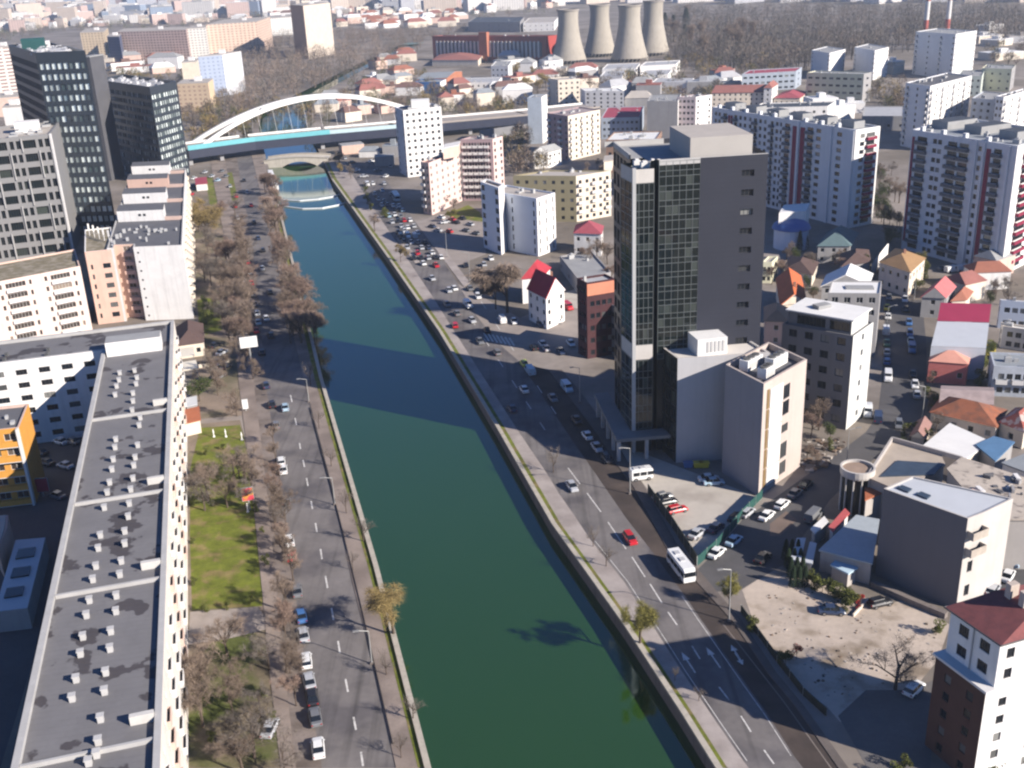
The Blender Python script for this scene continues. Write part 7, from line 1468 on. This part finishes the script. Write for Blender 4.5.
scatter([(446, 88), (540, 88), (526, 110), (445, 112)], 9, (10, 24), (9, 14), (5, 11), 'small house', 'behind the slim white tower', 'houses behind the slim white tower', [WWHITE, WCREAM, WGREY], RP + [RWHITE], 307, name='house', pitched=.6)
scatter([(325, 100), (394, 106), (394, 120), (325, 126)], 7, (10, 22), (9, 14), (4, 7), 'small house', 'just behind the viaduct deck', 'houses behind the viaduct', [WWHITE, WCREAM, WPINK], RP, 308, name='house', pitched=.6)
scatter([(500, 60), (556, 66), (590, 70), (590, 92), (545, 90), (500, 84)], 14, (14, 30), (10, 18), (5, 10), 'low building', 'in front of the brick factory', 'low buildings before the factory', [WWHITE, WCREAM, WGREY], RP + RF, 309, name='house', pitched=.5)
scatter([(700, 78), (740, 76), (740, 90), (700, 92)], 6, (14, 30), (10, 16), (5, 9), 'low building', 'between cooling towers and red school roof', 'low buildings near red school', [WWHITE, WGREY], RF + RP, 310, name='house', pitched=.3)
scatter([(600, 95), (650, 92), (650, 108), (625, 112)], 6, (12, 24), (10, 16), (6, 11), 'low building', 'behind the blank grey slab', 'low buildings behind grey slab', [WWHITE, WCREAM, WGREY], RP + RF, 311, name='house', pitched=.5)
scatter([(800, 108), (860, 108), (860, 122), (836, 124)], 3, (14, 24), (10, 16), (5, 8), 'low building', 'between yellow school and striped slab', None, [WWHITE, WCREAM], RF, 312, name='house')
scatter([(970, 26), (1024, 36), (1024, 60), (985, 60)], 5, (24, 40), (14, 22), (5, 9), 'low pale hall', 'at upper right edge by the wood', None, [WWHITE, WCREAM], [RWHITE, RTAN], 313, name='hall')
scatter([(340, 150), (395, 140), (397, 172), (372, 176)], 4, (8, 14), (7, 10), (3, 6), 'small shed', 'beside the traffic jam below the viaduct', None, [WWHITE, WGREY, WSAL], RP, 314, name='shed', pitched=.3)
scatter([(925, 298), (1000, 268), (1000, 285), (975, 300)], 3, (8, 12), (7, 9), (4, 6), 'small pitched house', 'below the striped tower at right', None, [WWHITE, WCREAM, WPINK], RP, 315, name='house', pitched=1)
scatter([(-5, 1), (560, .5), (560, 9), (330, 22), (200, 22), (60, 28), (-5, 34)], 150, (10, 34), (9, 18), (5, 14), ['low white building', 'low pale building'], 'between the far hazy blocks, upper left', 'low buildings of the far city', [WWHITE, WCREAM, WPINK, WWHITE], [RWHITE, RTAN, RGREY] + RP[:2], 318, name='building', pitched=.3, gap=.9)
scatter([(0, 15), (290, 9), (290, 14), (185, 24), (105, 25), (60, 28), (0, 34)], 60, (16, 45), (11, 20), (8, 24), ['mid rise pale block', 'mid rise white block'], 'just behind the upper left apartment slabs', 'mid rise blocks upper left', FWM[:3], [RWHITE, RTAN, RGREY], 319, name='building', gap=.9)
# ---- trees of the middle distance, woods
grove(['gold', 'brown', 'grey'], [(510, 66), (590, 70), (590, 88), (520, 90)], 22, 8, 13, 'before the brick factory', 'trees before the factory', .5, 44)
grove(['poplar'], [(680, 25), (760, 20), (760, 48), (690, 52)], 10, 24, 32, 'standing out of the grey wood', 'poplars in the grey wood', .4, 46, 1.6)
grove(['poplar', 'conifer'], [(664, 15), (690, 10), (690, 30), (668, 40)], 8, 20, 28, 'beside the rightmost cooling tower', 'trees beside the rightmost cooling tower', .4, 47, 1.5)
grove(['grey', 'brown'], [(640, 180), (670, 170), (760, 165), (770, 250), (764, 262)], 4, 6, 8, 'behind the dark tower', None, .6, 48)
grove(['brown', 'evergreen'], [(778, 246), (812, 242), (870, 262), (862, 272), (800, 262)], 10, 4, 7, 'among the small houses below the striped slab', 'trees below the striped slab', .6, 50)
grove(['brown', 'grey'], [(965, 270), (1005, 275), (1020, 295), (975, 300)], 6, 4, 6, 'by the car park below the striped tower', None, .6, 52)
scatter([(100, 64), (178, 58), (176, 76), (100, 74)], 10, (20, 40), (12, 20), (6, 14), 'low pale building', 'before the brown striped slab', 'low buildings at upper left', [WWHITE, WCREAM, WPINK], RF + RP, 316, name='building', pitched=.3)
scatter([(880, 60), (905, 58), (905, 76), (880, 76)], 3, (14, 24), (10, 16), (5, 9), 'low hall', 'between yellow school and distant white tower', None, [WWHITE, WCREAM], RF, 317, name='hall')
grove(['brown', 'grey', 'gold'], [(330, 150), (345, 150), (352, 175), (338, 172)], 7, 5, 8, 'on the right bank by the stone bridge', None, .5, 55)
grove(['brown', 'grey', 'bush'], [(355, 178), (372, 190), (395, 225), (385, 228), (362, 198)], 9, 3, 6, 'on the pavement beside the traffic jam', None, .6, 57)
grove(['bush', 'brown', 'evergreen'], [(895, 425), (930, 430), (925, 445), (900, 450)], 5, 3, 5, 'at the side street bend', None, .6, 58)
grove(['brown', 'bush'], [(926, 374), (940, 380), (938, 400), (926, 402)], 4, 3, 5, 'beside the salmon house', None, .6, 59)
grove(['brown', 'red', 'bush'], [(806, 440), (838, 440), (822, 462), (806, 462)], 6, 2, 4, 'in the rubble yard by the beige block', None, .6, 60)
grove(['brown', 'grey', 'red', 'evergreen'], [(768, 236), (815, 246), (870, 262), (925, 290), (1000, 262), (1000, 300), (930, 300), (880, 285), (812, 300), (765, 300)], 26, 4, 7, 'among the houses right of the dark tower', 'trees among the right bank houses', .55, 61)
grove(['brown', 'grey', 'bush'], [(926, 392), (1000, 430), (960, 425), (905, 445), (900, 430)], 7, 3, 5, 'by the rust roofed houses', None, .55, 62)
for x, y, c, k in ((952, 270, 'white', 'van'), (962, 269, 'white', 'van'), (972, 273, 'white', 'sedan'), (983, 275, 'silver', 'sedan'), (944, 268, 'grey', 'sedan'), (992, 281, 'white', 'sedan'), (1004, 284, 'black', 'sedan'), (976, 281, 'dark blue', 'sedan')):
    car(x, y, c, k, .35, 'in the car park below the striped tower', 'cars below the striped tower', detail=False)
def wood(name, label, polys, n, h0, h1, mats, seed, fac=90, k=1.0, tw=1.0):
    """a far wood that reads as one mass: crowns of coarse twigs and limbs, one object"""
    r = random.Random(seed); polys = polys if isinstance(polys[0], list) else [polys]; xs = [p[0] for q in polys for p in q]; ys = [p[1] for q in polys for p in q]; b = MB(); got = 0; t_ = 0
    while got < n and t_ < n * 60:
        t_ += 1; x, y = r.uniform(min(xs), max(xs)), r.uniform(min(ys), max(ys))
        if not any(inpoly(x, y, q) for q in polys): continue
        h = r.uniform(h0, h1); p = W(x, y, h * .5)
        if any((p.x - o_[0]) ** 2 + (p.y - o_[1]) ** 2 < (o_[2] + h * .22) ** 2 for o_ in OCC if isinstance(polys[0], list) and fac > 140): continue
        got += 1; m_ = r.randrange(len(mats)); rx = h * r.uniform(.25, .4) * k; b.tube((p.x, p.y, 0), (p.x, p.y, h * .6), h * .02, h * .01, 3, m_, cap=False)
        for i in range(fac):
            d = rdir(r); q = Vector((p.x, p.y, h * .58)) + Vector((d.x * rx, d.y * rx, d.z * h * .4)) * r.uniform(.45, 1.05); e = (d + rdir(r) * .6 + Vector((0, 0, .5))).normalized(); s = e.cross(rdir(r)).normalized() * h * r.uniform(.005, .013) * tw; b.face([q - s, q + s, q + e * h * r.uniform(.12, .22)], m_)
    c = W(sum(xs) / len(xs), sum(ys) / len(ys)); o = b.build(name, mats, off=(c.x, c.y, 0)); struct(o, 'stuff'); tag(o, label, 'wood'); return o
wood('bare_wood', 'bare brown wood between the arch bridge and far apartment slabs', [(222, 58), (262, 34), (330, 28), (420, 34), (428, 40), (318, 84), (280, 92), (236, 112), (212, 98), (244, 92)], 620, 11, 17, [leafmat('wood_grey', (.13, .115, .1)), leafmat('wood_brown', (.15, .115, .09)), TW['brown']], 61)
wood('bare_wood', 'broad bare grey brown wood filling the upper right background', [(662, 10), (700, 5), (1040, 4), (1040, 34), (985, 34), (905, 42), (800, 62), (740, 62), (668, 54)], 1500, 14, 22, [leafmat('wood_grey', (.13, .115, .1)), leafmat('wood_brown', (.15, .115, .09)), leafmat('twig_dark', (.085, .075, .065))], 62, 80)
wood('bare_wood', 'bare wood along far canal bank behind red suburb', [(335, 30), (466, 26), (462, 34), (425, 36), (340, 40)], 160, 9, 14, [TW['brown'], TW['grey']], 63)
wood('bare_wood', 'bare trees between the hazy blocks at upper left', [(0, 20), (60, 20), (290, 11), (290, 16), (110, 26), (60, 30), (0, 40)], 260, 8, 13, [TW['brown'], TW['grey'], leafmat('twig_olive', (.11, .11, .05))], 67, 60, 1.2, tw=3)
wood('roof_trees', 'scattered bare trees between far skyline blocks', [(0, 2), (560, 2), (560, 12), (330, 26), (60, 30), (0, 40)], 900, 8, 12, [TW['brown'], TW['grey'], leafmat('twig_olive', (.11, .11, .05))], 64, 46, 1.3, tw=4)
wood('scattered_trees', 'scattered bare trees between the houses around the far viaduct and factory', [[(372, 66), (412, 58), (445, 92), (540, 88), (526, 112), (330, 104), (350, 82)], [(455, 98), (535, 96), (530, 112), (450, 114)], [(236, 105), (300, 98), (330, 100), (330, 122), (306, 124), (300, 112), (262, 116), (250, 140), (236, 135)], [(178, 90), (250, 98), (236, 130), (196, 146), (186, 120)], [(500, 122), (530, 128), (546, 166), (512, 166), (500, 145)], [(665, 58), (800, 58), (790, 68), (700, 76), (668, 70)], [(850, 80), (905, 80), (905, 104), (868, 104)], [(982, 30), (1030, 40), (1030, 62), (985, 58)], [(80, 40), (178, 58), (200, 100), (110, 74)], [(600, 70), (700, 76), (740, 86), (700, 96), (600, 90)]], 520, 7, 12, [TW['brown'], TW['grey'], TW['gold'], leafmat('twig_olive', (.11, .11, .05))], 66, 150, tw=2.2)
# ================================================================ HAZE
HZ = True
if HZ:
    mt = bpy.data.materials.new('haze'); mt.use_nodes = True; N = mt.node_tree.nodes; L = mt.node_tree.links; N.remove(N['Principled BSDF']); pv = N.new('ShaderNodeVolumePrincipled')
    pv.inputs['Color'].default_value = (.78, .87, 1, 1); pv.inputs['Density'].default_value = .00014; pv.inputs['Anisotropy'].default_value = .25; L.new(pv.outputs[0], N['Material Output'].inputs['Volume'])
    b = MB(); b.hexa([(x, y, z) for z in (-8, 150) for x, y in ((-9500, -400), (9500, -400), (9500, 9500), (-9500, 9500))]); o = b.build('haze', mt); struct(o, 'stuff'); o.visible_shadow = True
settle()
for o in list(SC.objects):
    if o.type == 'MESH' and o.parent is None and 'kind' not in o and 'label' not in o: print('UNTAGGED', o.name)
